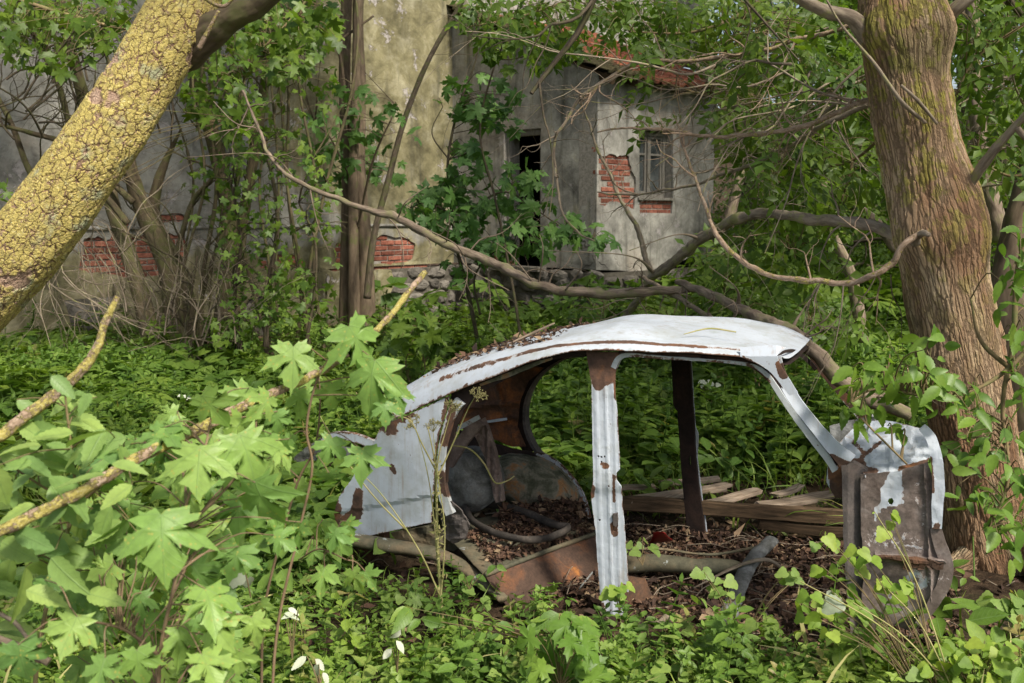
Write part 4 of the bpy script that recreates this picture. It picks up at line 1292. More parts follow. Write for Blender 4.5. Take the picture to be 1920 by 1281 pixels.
panel('rear_fender', ribbon([(1004, 852), (1030, 860), (1062, 886), (1090, 926), (1106, 972)], [9, 8, 7, 7, 6]), 1.13, .012, M['paint'], 4, 'edge', None, (8, .7), 18)
panel('wheel_arch_liner', ribbon([(1000, 858), (1030, 872), (1056, 900), (1080, 938), (1094, 975)], [22, 22, 22, 20, 16]), 1.16, .03, M['darkrust'], 6, None, crumple(.015, .05, 5), (8, 1.5), 19)

def dome(name, px, py, l, rs, rz, rl, tilt, mat, seed, amp=.03):
    c = Cp(px, py, l); mb = MB()
    n, m = 40, 22
    th = np.linspace(0, 2 * math.pi, n, endpoint=False); ph_ = np.linspace(-math.pi / 2, math.pi / 2, m)
    T, Q = np.meshgrid(th, ph_, indexing='ij')
    x = np.cos(T) * np.cos(Q); z = np.sin(T) * np.cos(Q); y = np.sin(Q)
    y = np.sign(y) * np.abs(y) ** .6
    ct, st = math.cos(tilt), math.sin(tilt)
    X = x * rs; Z_ = z * rz
    S_ = X * ct - Z_ * st; Zz = X * st + Z_ * ct
    P_ = c + CF * S_[..., None] + CZ * Zz[..., None] + CL * (y * rl)[..., None]
    k = 1 + amp * fbm(np.stack([x, y, z], -1) * 2.2, seed)
    P_ = c + (P_ - c) * k[..., None]
    i, j = np.meshgrid(np.arange(n), np.arange(m - 1), indexing='ij'); i2 = (i + 1) % n
    mb.add(P_.reshape(-1, 3), np.stack([i * m + j, i2 * m + j, i2 * m + j + 1, i * m + j + 1], -1).reshape(-1, 4))
    # stamped rib round the housing
    for yy in (-.35, .35):
        k2 = [c + CF * (math.cos(a_) * rs * .97 * ct - math.sin(a_) * rz * .97 * st) + CZ * (math.cos(a_) * rs * .97 * st + math.sin(a_) * rz * .97 * ct) + CL * yy * rl for a_ in np.linspace(0, 2 * math.pi, 30)]
        tube(mb, k2, .009, 6, 60)
    return mb.build(name, mat, car)
dome('wheel_housing', 1003, 912, .96, .245, .138, .15, R(-24), M['mossp'], 3, .09)
dome('wheel_housing', 884, 898, .62, .15, .155, .12, R(-10), M['greyp'], 4, .12)
# braces behind the rear seat
panel('rear_brace', ribbon([(892, 792), (906, 820), (922, 870), (936, 942)], [30, 26, 20, 14]), .50, .03, M['brace'], 5, None, lambda V: .008 * np.sin(V[:, 0] * .5), (8, 1.5), 20)
panel('rear_brace', ribbon([(898, 790), (878, 812), (856, 842), (838, 872)], [24, 22, 22, 20]), .47, .03, M['brace'], 5, None, None, (8, 1.5), 21)
panel('rear_brace', ribbon([(896, 783), (872, 796), (846, 812)], [8, 9, 7]), .42, .02, M['paintrust'], 4, segwear([], .2), None, (7, 1), 22)
mb = MB(); tube(mb, [Cp(842, 835, .3), Cp(880, 842, .3), Cp(908, 870, .32), Cp(928, 905, .35), Cp(950, 902, .4), Cp(964, 893, .45)], [.004, .004, .003], 6, 30)
mb.build('loose_cable', M['straw'], car)

# ---- floor, seat platform and sills
def FL(px, py, z): return G(px, py, z)
mb = MB()
T1, T2 = FL(910, 1080, .135), FL(1128, 998, .15)
B1, B2 = FL(955, 1143, .0), FL(1128, 1092, .0)
patch(mb, B1, B2, T2, T1, 34, 12, .014, 3, .006, 0, .5, 5)
mb.build('seat_platform_front', M['rustor'], car)
mb = MB()
T4, T3 = FL(845, 1012, .16), FL(1060, 962, .17)
patch(mb, T1, T2, T3, T4, 30, 20, .02, 5, .006, 0, .5, 6)
panel_top = mb.build('seat_platform', M['under'], car)
mb = MB()
tube(mb, [T1 + CZ * .004, (T1 + T2) / 2 + CZ * .008, T2 + CZ * .004], .011, 8, 30, .2, 3)
tube(mb, [FL(872, 990, .17), FL(930, 1020, .17), FL(1010, 1014, .17), FL(1080, 998, .17)], [.026, .022, .018], 10, 40, .25, 5, scale2=.6)
mb.build('platform_rail', M['under'], car)
mb = MB()
T5, T6 = FL(835, 975, .19), FL(1090, 945, .18)
patch(mb, T4, FL(1095, 985, .165), T6, T5, 24, 14, .022, 6, .005, 0, .5, 6)
mb.build('rear_floor', M['under'], car)
mb = MB()
tube(mb, [FL(650, 1010, .20), FL(720, 1022, .17), FL(790, 1032, .15), FL(850, 1052, .12), FL(912, 1096, .07), FL(945, 1125, .04)], [.045, .05, .045, .04, .04, .03], 12, 60, .18, 6, scale2=.62)
mb.build('rear_sill', M['under'], car)
panel('sill_end', [(640, 1014), (720, 1000), (722, 1022), (706, 1042), (690, 1056), (650, 1050), (636, 1035)], .12, .05, M['rust'], 6, None, crumple(.01, .06, 7), (8, 2), 23)
panel('lower_valance', [(716, 1002), (770, 992), (812, 984), (835, 1000), (868, 1020), (850, 1034), (800, 1024), (740, 1020)], .30, .01, M['under'], 6, None, crumple(.02, .05, 8), (8, 2), 24)
mb = MB()
tube(mb, [FL(1172, 1058, .09), FL(1230, 1056, .09), FL(1300, 1062, .08), FL(1375, 1064, .06), FL(1400, 1085, .03)], [.05, .048, .044, .040, .03], 12, 50, .15, 9, scale2=.8)
mb.build('front_sill', M['under'], car)
mb = MB()
tube(mb, [FL(1168, 1030, .09), FL(1240, 1030, .09), FL(1330, 1040, .07), FL(1420, 1026, .08)], [.008, .006, .007], 8, 60, .5, 10)
mb.build('floor_seam', M['under'], car)

# ---- front end: hinge pillar, inner panel, scuttle
panel('front_pillar', ribbon([(1453, 670), (1464, 704), (1494, 756), (1534, 807), (1566, 843), (1592, 868)], [22, 21, 21, 22, 27, 36]), lambda x, y: .02 + .06 * np.clip((860 - y) / 200, 0, 1), .012, M['cleanpaint'], 4, segwear([(1466, 690, 1474, 706, 9, 1), (1560, 862, 1600, 880, 10, .8)], 0), lambda V: -.003 * np.cos((V[:, 0] - 1465 - (V[:, 1] - 668) * .66) * .12), (8, .8), 25)
panel('roof_corner', [(1388, 652), (1430, 648), (1456, 648), (1474, 652), (1461, 658), (1457, 668), (1462, 682), (1474, 702), (1496, 736), (1480, 742), (1454, 708), (1440, 694), (1425, 684), (1404, 673), (1388, 669)], lambda x, y: .008 + .0012 * np.maximum(0, 668 - y) + .0035 * np.maximum(0, x - 1458) * (y < 670), .006, M['cleanpaint'], 4, segwear([(1462, 684, 1470, 702, 8, 1), (1392, 668, 1430, 690, 3, .45)], .03), None, (8, .7), 251)
panel('pillar_gap', ribbon([(1438, 684), (1451, 706), (1482, 756), (1524, 812), (1570, 872)], [7, 7, 7, 7, 8]), .06, .03, M['darkrust'], 6, None, None, (8, .8), 26)
panel('hinge_pillar', [(1578, 874), (1600, 868), (1626, 882), (1620, 940), (1618, 1010), (1622, 1100), (1624, 1208), (1596, 1210), (1590, 1120), (1582, 1040), (1580, 950)], .035, .05, M['hinge'], 6, None, lambda V: .015 * np.clip((V[:, 0] - 1604) / 14, -1, 1), (9, 1.4), 27)
panel('hinge_flap', [(1553, 856), (1580, 872), (1584, 935), (1566, 934), (1550, 905)], .10, .01, M['paintrust'], 5, segwear([(1566, 870, 1572, 925, 13, 1)], .1), None, (7, 1.2), 28)
ip = [(1614, 890), (1640, 888), (1680, 884), (1740, 868), (1750, 900), (1754, 960), (1758, 1010), (1766, 1046), (1780, 1064), (1776, 1090), (1762, 1122), (1742, 1150), (1726, 1176), (1705, 1184), (1672, 1172), (1645, 1180), (1622, 1195), (1616, 1120), (1622, 1060), (1614, 1000)]
def irel(V):
    x, y = V[:, 0], V[:, 1]
    r_ = -.018 * np.exp(-((y - 1046 - (x - 1650) * .06) / 5) ** 2) * (x > 1640)
    r_ = r_ - .010 * np.exp(-((x - 1740 - (y - 1000) * .05) / 4) ** 2) + .012 * np.clip((y - 1060) / 100, 0, 1) * np.cos((x - 1690) * .03)
    r_ = r_ + .010 * np.exp(-(((x - 1705) / 26) ** 2 + ((y - 1100) / 36) ** 2))
    return r_ + .008 * fbm(V * .025, 5)
wpoly = [(1668, 884), (1692, 882), (1694, 946), (1666, 950), (1652, 956), (1640, 978), (1638, 954), (1652, 940), (1649, 918), (1660, 904)]
w0_ = segwear([(1720, 1090, 1690, 1120, 34, .40), (1640, 1010, 1720, 1020, 26, .42), (1720, 900, 1728, 980, 14, .5)], .85)
def wi(V):
    return np.where(inpoly(V, wpoly), -.1, w0_(V))
panel('inner_fender', ip, .02, .006, M['fenderrust'], 4, wi, irel, (8, 1.6), 29, holes=[[(1667, 935), (1673, 934), (1677, 940), (1673, 947), (1667, 946), (1664, 940)]])
# torn ledge bracket
mb = MB()
tube(mb, [Cp(1640, 1044, -.01), Cp(1680, 1046, -.015), Cp(1720, 1052, -.02), Cp(1752, 1055, -.01)], [.006, .010, .014, .008], 7, 40, .5, 4)
for x in np.arange(1700, 1765, 9): box(mb, Cp(x, 1056 + (x % 7), -.02), .010, .012, .004, CF + CZ * rng.uniform(-.6, .6), CZ, jit=.004)
mb.build('torn_bracket', M['rust'], car, False)
panel('fender_edge', ribbon([(1728, 800), (1746, 822), (1756, 860), (1760, 910), (1758, 950), (1757, 992)], [14, 20, 22, 24, 22, 18]), lambda x, y: .0 + .05 * np.clip((860 - y) / 60, 0, 1), .008, M['cleanpaint'], 4, segwear([(1744, 860, 1748, 920, 5, .7), (1758, 985, 1752, 994, 6, .6)], 0), lambda V: .004 * fbm(V * .05, 2), (8, 1.2), 30)
panel('fender_lower', ribbon([(1754, 990), (1762, 1020), (1775, 1060), (1770, 1095), (1748, 1135), (1722, 1172)], [20, 24, 26, 26, 22, 14]), .008, .01, M['fenderrust'], 4, segwear([(1750, 1100, 1772, 1080, 14, .45)], .8), None, (8, 1.4), 32)
lt = lambda x, y: .0 + .50 * np.clip((895 - y) / 110, 0, 1)
cw = [(1556, 868), (1580, 876), (1606, 866), (1622, 892), (1660, 886), (1684, 884), (1738, 866), (1748, 850), (1742, 820), (1734, 806), (1700, 796), (1660, 788), (1622, 790), (1596, 806), (1575, 830)]
panel('scuttle', cw, lt, .006, M['cleanpaint'], 4, segwear([(1575, 868, 1612, 872, 11, .95), (1612, 880, 1640, 884, 7, .75), (1690, 880, 1736, 868, 6, .8), (1604, 868, 1650, 830, 4, .6), (1600, 828, 1620, 850, 5, .45)], 0, np.array(cw), .36, 4), lambda V: .045 * np.abs(fbm(V * .026, 7, 3)) + .012 * np.abs(fbm(V * .08, 8, 2)), (8, 1.5), 33, tdir=-CZ)
panel('dashboard', [(1556, 800), (1590, 788), (1640, 782), (1640, 800), (1600, 812), (1575, 832), (1560, 850)], lambda x, y: .45 + .2 * np.clip((850 - y) / 60, 0, 1), .01, M['greyp'], 6, None, crumple(.02, .05, 9), (8, 2), 34)
# windscreen opening: header and far pillar
panel('windscreen_header', ribbon([(1458, 668), (1472, 660), (1492, 660), (1512, 674), (1530, 694)], [4, 5, 6, 7, 7]), lambda x, y: .10 + 1.0 * np.clip((x - 1460) / 60, 0, 1), .02, M['darkrust'], 4, None, None, (7, .8), 35)
panel('front_pillar', ribbon([(1516, 652), (1540, 690), (1575, 730), (1610, 770), (1640, 800)], [16, 18, 20, 22, 26]), 1.20, .02, M['paintrust'], 5, segwear([(1500, 650, 1640, 805, 8, .7)], .25), None, (8, 1), 36)

# ---- remains of the tail on the far side
panel('tail_fender', ribbon([(585, 862), (600, 832), (622, 818), (660, 820), (706, 838)], [7, 10, 13, 15, 16]), .95, .03, M['paint'], 4, 'edge', None, (8, 1.2), 40)
panel('tail_inner_panel', [(640, 838), (690, 842), (702, 850), (690, 880), (668, 905), (650, 925), (636, 900), (632, 862)], 1.05, .01, M['greyp'], 6, None, crumple(.02, .04, 4), (8, 2), 41)
panel('tail_inner_panel', [(606, 836), (622, 834), (632, 870), (640, 922), (606, 928), (586, 926), (590, 890)], 1.0, .03, M['darkrust'], 6, None, crumple(.02, .04, 5), (8, 2), 42)
panel('tail_skin', [(552, 858), (578, 836), (600, 822), (606, 834), (598, 856), (592, 900), (586, 922), (566, 905), (545, 876)], .94, .008, M['greyp'], 5, None, crumple(.015, .05, 6), (8, 2), 43)
panel('tail_bumper', ribbon([(418, 945), (440, 920), (466, 902), (520, 872)], [16, 18, 18, 8]), .90, .02, M['paintrust'], 4, segwear([], .26), None, (8, 2), 44)

# ---- loose things lying in and around the shell
def lie(name, label, cat, mb, mat, smooth=True, group=None):
    o = mb.build(name, mat, None, smooth)
    return prop(o, label, cat, group)
mb = MB()
ring = [(872, 950), (885, 942), (925, 945), (985, 962), (1040, 984), (1066, 990), (1030, 1008), (985, 1012), (930, 1000), (888, 978), (872, 952)]
tube(mb, [FL(x, y, .22) for x, y in ring], [.016, .018, .017, .016, .014, .013, .013, .013, .014, .016], 10, 110, .2, 3, scale2=1.3)
lie('rubber_hoop', 'dark perished rubber hoop lying on the rear floor of the car shell', 'rubber seal', mb, M['rubber'])
mb = MB()
tube(mb, [FL(1362, 1168, .03), FL(1385, 1100, .05), FL(1412, 1050, .09), FL(1448, 1012, .14)], [.036, .040, .036, .036, .034], 10, 40, .14, 4, scale2=.62)
lie('metal_beam', 'grey paint-flecked metal beam end lying across the front floor', 'metal beam', mb, M['greyp'])
mb = MB()
tube(mb, [FL(1300, 1103, .03), FL(1360, 1072, .07), FL(1405, 1054, .11), FL(1440, 1050, .12), FL(1466, 1064, .09)], [.004, .010, .013, .014, .012], 8, 40, .15, 5, scale2=.45)
lie('curved_strip', 'curved tan strip of bare wood resting over the metal beam', 'wood strip', mb, M['twig'])
mb = MB(); patch(mb, FL(1218, 1020, .03), FL(1262, 1014, .05), FL(1246, 1000, .16), FL(1225, 998, .14), 6, 6, .01, 3, .003)
lie('plastic_scrap', 'red plastic scrap in the leaf litter behind the middle pillar', 'scrap', mb, M['red'])
mb = MB(); box(mb, (FL(1085, 1105, .03) + FL(1112, 1072, .05)) / 2, .085, .008, .005, FL(1112, 1072, .05) - FL(1085, 1105, .03))
lie('metal_strip', 'short pale metal strip leaning beside the seat platform', 'metal strip', mb, M['greyp'])
mb = MB(); patch(mb, FL(1172, 1135, .02), FL(1235, 1150, .02), FL(1210, 1085, .10), FL(1172, 1080, .11), 14, 12, .03, 9, .004)
lie('bent_sheet', 'bent brown rusty sheet beside the foot of the middle pillar', 'metal sheet', mb, M['rust'])
mb = MB(); tube(mb, [FL(1215, 1160, .03), FL(1235, 1170, .03), FL(1250, 1158, .05), FL(1258, 1180, .02)], [.012, .014, .01], 7, 24, .3, 3)
lie('root_fragment', 'pale broken root piece lying in the litter under the shell', 'root', mb, M['twig'])

# boards of a collapsed pallet behind the shell
def plank(p0, p1, w, th, seed, mat, label, ax2=None):
    g = np.random.default_rng(seed)
    p0, p1 = np.array(p0), np.array(p1)
    D = p1 - p0; L = np.linalg.norm(D); D = D / L
    S_ = nrm(np.cross(D, CZ)) if ax2 is None else nrm(ax2)
    Zp = np.cross(S_, D)
    n = max(6, int(L / .05)); m = 6
    prof = [(-1, -1), (1, -1), (1, .6), (.85, 1), (-.85, 1), (-1, .6)]
    V = []; tc = []
    for i_ in range(n + 1):
        t = i_ / n
        e = 1.0 if 0 < i_ < n else 1.0
        for k_, (a_, b_) in enumerate(prof):
            off = (g.uniform(-.5, .9) * .03 if i_ in (0, n) else 0)
            ww = w / 2 * (1 + .05 * math.sin(t * 7 + seed)) * (1 - (.25 * g.random() if i_ in (0, n) else 0))
            V.append(p0 + D * (t * L + off) + S_ * a_ * ww + Zp * (b_ * th / 2 + g.uniform(-.002, .002)) + CZ * .006 * math.sin(t * 4 + seed))
            tc.append((t * L + seed * .37, a_ * w / 2 + seed * .21, b_ * th / 2))
    F = []
    for i_ in range(n):
        for k_ in range(6):
            F.append((i_ * 6 + k_, i_ * 6 + (k_ + 1) % 6, (i_ + 1) * 6 + (k_ + 1) % 6, (i_ + 1) * 6 + k_))
    mb = MB(); mb.add(V, [np.array(F), np.array([[5, 4, 3, 2, 1, 0], [n * 6 + k_ for k_ in range(6)]])], g.random() * .8 + .2, tc)
    lie('weathered_plank', label, 'plank', mb, mat, False, 'boards of the collapsed pallet behind the car')
NUP = CL * .2 + CZ
plank(G(1160, 945, .13), G(1590, 968, .15), .075, .035, 1, M['woodd'], 'long dark edge board running behind both door openings', -CZ)
plank(G(1424, 984, .07), G(1600, 998, .07), .055, .03, 2, M['woodd'], 'mossy short board below the long edge board by the hinge pillar', -CZ)
plank(G(1424, 948, .16), G(1556, 928, .18), .10, .022, 3, M['wood'], 'widest pale plank, its split end beside the front hinge pillar')
plank(G(1322, 944, .16), G(1422, 922, .17), .075, .02, 4, M['wood'], 'pinkish plank just right of the far pillar')
plank(G(1180, 935, .16), G(1352, 918, .16), .07, .02, 5, M['wood'], 'thin plank passing behind the far pillar')
plank(G(1250, 938, .165), G(1362, 908, .17), .06, .02, 6, M['wood'], 'narrow plank slanting up behind the far pillar')
plank(G(1150, 918, .13), G(1225, 910, .13), .05, .02, 7, M['wood'], 'short plank stub close behind the white pillar')
plank(G(1240, 908, .14), G(1345, 896, .14), .06, .02, 8, M['wood'], 'grey plank farthest back in the pallet')
plank(G(1450, 930, .17), G(1500, 912, .17), .05, .02, 9, M['wood'], 'small plank piece poking from the leaves above the widest plank')
plank(G(1462, 958, .10), G(1590, 955, .11), .06, .02, 10, M['woodd'], 'dark damp plank tucked under the widest plank')
# ------------------------------------------------------------------ branch growth
def rdir(g, d, spread):
    v = g.normal(size=3); v -= d * (v @ d)
    return nrm(d + nrm(v) * math.tan(spread))

def grow(mb, g, p, d, L, r, depth, anchors, kids=4, spread=.7, sag=0.0, wig=.18, n=6, taper=.25, lf=.5, rnd=.5, first=.3):
    """one branch as a tube, children along it; leaf anchors collected"""
    seg = max(4, int(L / .25) + 3)
    P = [np.array(p, float)]; d = nrm(d)
    for k in range(seg):
        d = nrm(d + g.normal(size=3) * wig * (1 if depth > 0 else 1.3) + np.array([0, 0, -sag]))
        P.append(P[-1] + d * L / seg)
    rr = r * (1 - (1 - taper) * np.linspace(0, 1, len(P)))
    Q = tube(mb, P, rr, n, len(P) * 2, 0, 0, rnd, cap=False)
    if depth <= 0:
        for k in range(1, len(P)):
            anchors.append((P[k], nrm(P[k] - P[k - 1])))
        return
    for k in range(kids):
        t = first + (1 - first) * (k + g.random()) / kids
        i = min(len(P) - 2, int(t * (len(P) - 1)))
        f = t * (len(P) - 1) - i
        q = P[i] * (1 - f) + P[i + 1] * f
        grow(mb, g, q, rdir(g, nrm(P[i + 1] - P[i]), spread * g.uniform(.7, 1.3)), L * lf * g.uniform(.7, 1.25), rr[i] * .55, depth - 1, anchors, kids, spread, sag, wig, max(3, n - 1), taper, lf, rnd, first)
    anchors.append((P[-1], d))

def foliage(mb, g, anchors, T, per, size, droop=.35, scatter=.12, light=(0.25, -.45, .8), flat=.5, curl=.3, rnd=None):
    A = np.array([a[0] for a in anchors]); D = np.array([a[1] for a in anchors])
    n = len(A) * per
    idx = np.repeat(np.arange(len(A)), per)
    P = A[idx] + g.normal(size=(n, 3)) * scatter
    d = nrm(D[idx] * .5 + g.normal(size=(n, 3)) * .75 + np.array([0, 0, -droop]))
    N = nrm(np.array(light) * flat + g.normal(size=(n, 3)) * (1 - flat) * .8)
    base = g.random(len(A))[idx] * .5 + g.random(n) * .5
    leaves(mb, T, P, d, N, size * g.uniform(.6, 1.25, n), base if rnd is None else rnd, curl, g)

def in_front(poly, Y, g, n, dy=.4):
    """points of a leaf spray: outline traced, with real depth"""
    poly = np.array(poly, float)
    lo, hi = poly.min(0), poly.max(0)
    out = []
    while len(out) < n:
        q = g.uniform(lo, hi, (n * 2, 2))
        q = q[inpoly(q, poly)]
        out += [tuple(x) for x in q]
    out = out[:n]
    return np.array([W(x, y, Y + g.normal() * dy) for x, y in out])

def connect(mb, g, pts, stems, r=.003, every=4, rnd=.5, sag=.05):
    """thin twigs from leaf clusters to the nearest stem"""
    S = np.concatenate(stems)
    for p in pts[::every]:
        q = S[np.argmin(np.linalg.norm(S - p, axis=1) + .6 * np.maximum(0, S[:, 2] - p[2]))]
        m = (p + q) / 2 + g.normal(size=3) * .06 * np.linalg.norm(p - q) + np.array([0, 0, sag])
        tube(mb, [q, m, p], [r * 1.6, r, r * .5], 4, 7, cap=False, rnd=rnd)

LIGHT = np.array([.25, -.55, .75])
def facing(mb, g, P, T, size, droop=.5, curl=.3, spread=.5, rnd=None, vary=.3):
    n = len(P)
    d = nrm(g.normal(size=(n, 3)) * .7 + np.array([0, -.25, -droop]))
    N = nrm(LIGHT + g.normal(size=(n, 3)) * spread)
    leaves(mb, T, P, d, N, size * g.uniform(1 - vary, 1 + vary, n), rnd, curl, g)

# ------------------------------------------------------------------ leaning lichen trunk, upper left
g = np.random.default_rng(5)
YL = 2.75
def WY(pts, Y): return [W(p[0], p[1], p[2] if len(p) > 2 else Y) for p in pts]
ax = WY([(-560, 1190, 2.75), (-330, 880, 2.75), (-120, 640, 2.72), (0, 516, 2.72), (103, 388, 2.72), (190, 266, 2.74), (258, 160, 2.78), (310, 78, 2.82), (348, 5, 2.86), (385, -110, 2.95), (400, -260, 3.1), (430, -420, 3.3)], 2.75)
lean = empty('leaning_tree', (ax[0][0], ax[0][1], 0), 'thick leaning trunk crusted with yellow lichen crossing the upper left corner', 'tree')
mb = MB()
tube(mb, ax, [.108, .106, .102, .098, .094, .090, .088, .088, .086, .078, .07, .06], 170, 760, .10, 4)
mb.build('trunk', M['lichen'], lean)
mb = MB()
tube(mb, WY([(300, 150, 2.90), (348, 102, 2.87), (392, 66, 2.83), (430, 38, 2.80), (480, 8, 2.78), (540, -50, 2.76), (620, -140, 2.8), (700, -300, 2.9)], 2.7), [.02, .046, .042, .036, .033, .031, .028, .02], 60, 220, .16, 5, kink=.5)
mb.build('limb', M['mossbark'], lean)
mb = MB(); tube(mb, WY([(410, 20, 2.62), (392, 55, 2.62), (372, 92, 2.63)], 2.6), [.004, .006, .007], 7, 20, .2); tube(mb, WY([(372, -10, 2.66), (415, 12, 2.63), (440, -5, 2.62)], 2.6), [.006, .005, .003], 7, 20, .2)
mb.build('shoot', M['twiglich'], lean)
mb = MB(); A = []
top = W(430, -420, 3.3)
for k in range(7):
    grow(mb, g, ax[8 + k % 3] if k < 3 else top, np.array([math.sin(k * .9), math.cos(k * .9) * .8, .7]), 1.7, .03, 2, A, 4, .7, .02)
A = [a for a in A if a[0][2] > 1.65 + .36 * a[0][1] + .15]
mb2 = MB(); foliage(mb2, g, A, MAPM, 2, .13)
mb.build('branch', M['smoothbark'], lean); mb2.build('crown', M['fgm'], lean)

# ------------------------------------------------------------------ large tree on the right
RY = 4.62
ctr = WY([(1905, 1190), (1880, 1090), (1850, 960), (1822, 800), (1796, 640), (1762, 480), (1728, 300), (1702, 150), (1686, 20), (1672, -150), (1655, -400), (1650, -700)], RY)
bt = empty('large_tree', (ctr[0][0], ctr[0][1], 0), 'large furrowed brown trunk with lichen standing behind the front end of the car shell', 'tree')
mb = MB()
def s_at(px_w): return px_w / 2 * RY / FPX
wd_ = [250, 196, 158, 148, 158, 146, 140, 138, 140, 120, 100, 80]
n_, sg = 200, 620
tube(mb, ctr, [s_at(x) for x in wd_], n_, sg, .13, 8)
V = mb.V[0]
for (px, py, r_, amp) in ((1800, 340, .14, .05), (1820, 430, .15, .06), (1762, 440, .10, .05), (1690, 470, .12, .04), (1640, 60, .10, .06), (1700, 20, .14, .03), (1780, 50, .12, .05), (1716, 210, .13, .03)):
    c = W(px, py, RY - .12)
    d_ = np.linalg.norm(V - c, axis=1)
    k = amp * np.exp(-(d_ / r_) ** 2)
    Q = spline(ctr, 200); cn = Q[np.argmin(np.linalg.norm(Q - c, axis=1))]
    V += nrm(V - np.array([cn[0], cn[1], 0]) * [1, 1, 0] - V * [0, 0, 1]) * k[:, None]
mb.build('trunk', M['ridge'], bt)
for k in range(6):      # root flare
    a_ = k * 1.05 + .3
    b0 = np.array([ctr[0][0], ctr[0][1], 0])
    mb = MB(); o_ = np.array([math.cos(a_), math.sin(a_), 0])
    tube(mb, [b0 + CZ * .36 + o_ * .10, b0 + CZ * .12 + o_ * .24, b0 + o_ * .40 - CZ * .01, b0 + o_ * .75 - CZ * .10], [.07, .08, .055, .03], 40, 120, .12, k)
    mb.build('root', M['ridge'], bt)
mb = MB()
def limb_(*a, **k):
    m_ = MB(); tube(m_, *a, **k); m_.build('limb', M['twig'], bt)
# stub, short branches and upper limbs
limb_( WY([(1722, 462, 4.50), (1718, 446, 4.42), (1732, 437, 4.36), (1741, 440, 4.32)], 4.5), [.03, .017, .014, .011], 12, 30, .2, 2)
limb_( WY([(1640, 90, 4.6), (1600, 36, 4.55), (1545, 20, 4.5), (1470, -20, 4.4), (1380, -60, 4.3)], 4.6), [.055, .034, .028, .024, .018], 16, 60, .15, 3)
limb_( WY([(1750, 60, 4.6), (1790, 18, 4.5), (1840, -22, 4.45), (1900, -60, 4.4)], 4.6), [.05, .030, .025, .02], 16, 60, .15, 3)
limb_( WY([(1800, 455, 4.55), (1812, 380, 4.5), (1818, 350, 4.48), (1850, 300, 4.4), (1905, 235, 4.3), (1960, 180, 4.2)], 4.5), [.035, .022, .020, .022, .016, .012], 14, 60, .18, 5)
limb_( WY([(1905, 238, 4.3), (1935, 270, 4.3), (1990, 300, 4.3)], 4.5), [.014, .012, .008], 8, 20, .2)
limb_( WY([(1735, 230, 4.42), (1690, 190, 4.3), (1640, 120, 4.25), (1580, 50, 4.2), (1550, 0, 4.2)], 4.5), [.008, .009, .007, .005, .004], 8, 40, .2)
limb_( WY([(1757, 232, 4.40), (1722, 190, 4.33), (1690, 160, 4.3)], 4.5), [.007, .008, .006], 8, 20, .2)

mb = MB(); A = []
for k in range(12):
    a_ = k * 2.4
    grow(mb, g, ctr[-1 - k % 3], np.array([math.cos(a_), math.sin(a_), .55]), 2.4, .04, 2, A, 4, .7, .02)
# hanging leafy limb filling the sky above the right of the frame
for p0, dd, L in ((W(1700, -160, 4.7), (.8, -.3, .15), 1.5), (W(1720, -160, 4.7), (.8, .9, .1), 1.8)):
    grow(mb, g, p0, np.array(dd), L, .035, 2, A, 5, .6, .06)
mb.build('branch', M['darkbark'], bt)
A = [a for a in A if a[0][2] > 1.65 + .30 * a[0][1] or a[0][0] > 1.8]
mb2 = MB(); foliage(mb2, g, A, PIN, 1, .16, .5); mb2.build('crown', M['fol'], bt)

# ------------------------------------------------------------------ dead branches
def deadbranch(label, pts, rad, mat, seed, twigs=(), ntw=0, tl=.5, rough=.16, cat='branch', name='fallen_branch', nn=14, kk=1.0):
    g = np.random.default_rng(seed)
    mb = MB()
    P = [W(*p) for p in pts]
    Q = tube(mb, P, rad, nn, len(P) * 22, rough * 1.5, seed, kink=kk)
    ntw = int(ntw * 1.8)
    for tw in twigs:
        tube(mb, [W(*p) for p in tw], [max(.004, min(rad) * .8), .004, .0025], 6, 24, .2, 3)
    A = []
    for k in range(ntw):
        i = g.integers(6, len(Q) - 3)
        d = nrm(Q[i + 1] - Q[i])
        grow(mb, g, Q[i], rdir(g, d, g.uniform(.6, 1.2)) + CZ * .2, tl * g.uniform(.3, 1), .006, 1, A, 3, .7, .03, .3, 5, .3)
    o = mb.build(name, mat)
    prop(o, label, cat)
    return o, Q

deadbranch('long thin dead branch sweeping from the shrubs across the house down onto the car roof', [(455, 170, 6.9), (480, 240, 6.8), (520, 320, 6.6), (640, 379, 6.5), (740, 410, 6.4), (860, 470, 6.3), (940, 508, 6.2), (1020, 537, 6.1), (1100, 546, 6.0), (1200, 549, 5.9), (1300, 540, 5.8)],
           [.007, .010, .012, .018, .022, .026, .028, .028, .03, .028, .02], M['fallen'], 1,
           [[(870, 478, 6.25), (850, 455, 6.2), (800, 430, 6.2)], [(1000, 530, 6.1), (960, 480, 6.1), (930, 455, 6.0)], [(1010, 532, 6.1), (1018, 470, 6.0), (1012, 440, 6.0)], [(860, 470, 6.3), (880, 505, 6.2), (955, 545, 6.1)], [(1060, 545, 6.0), (1090, 500, 5.9), (1080, 470, 5.9)], [(745, 412, 6.4), (760, 380, 6.3), (800, 350, 6.3)], [(560, 345, 6.6), (500, 290, 6.6), (350, 295, 6.7)], [(480, 240, 6.8), (440, 230, 6.7), (400, 190, 6.7)]], 10, .5)
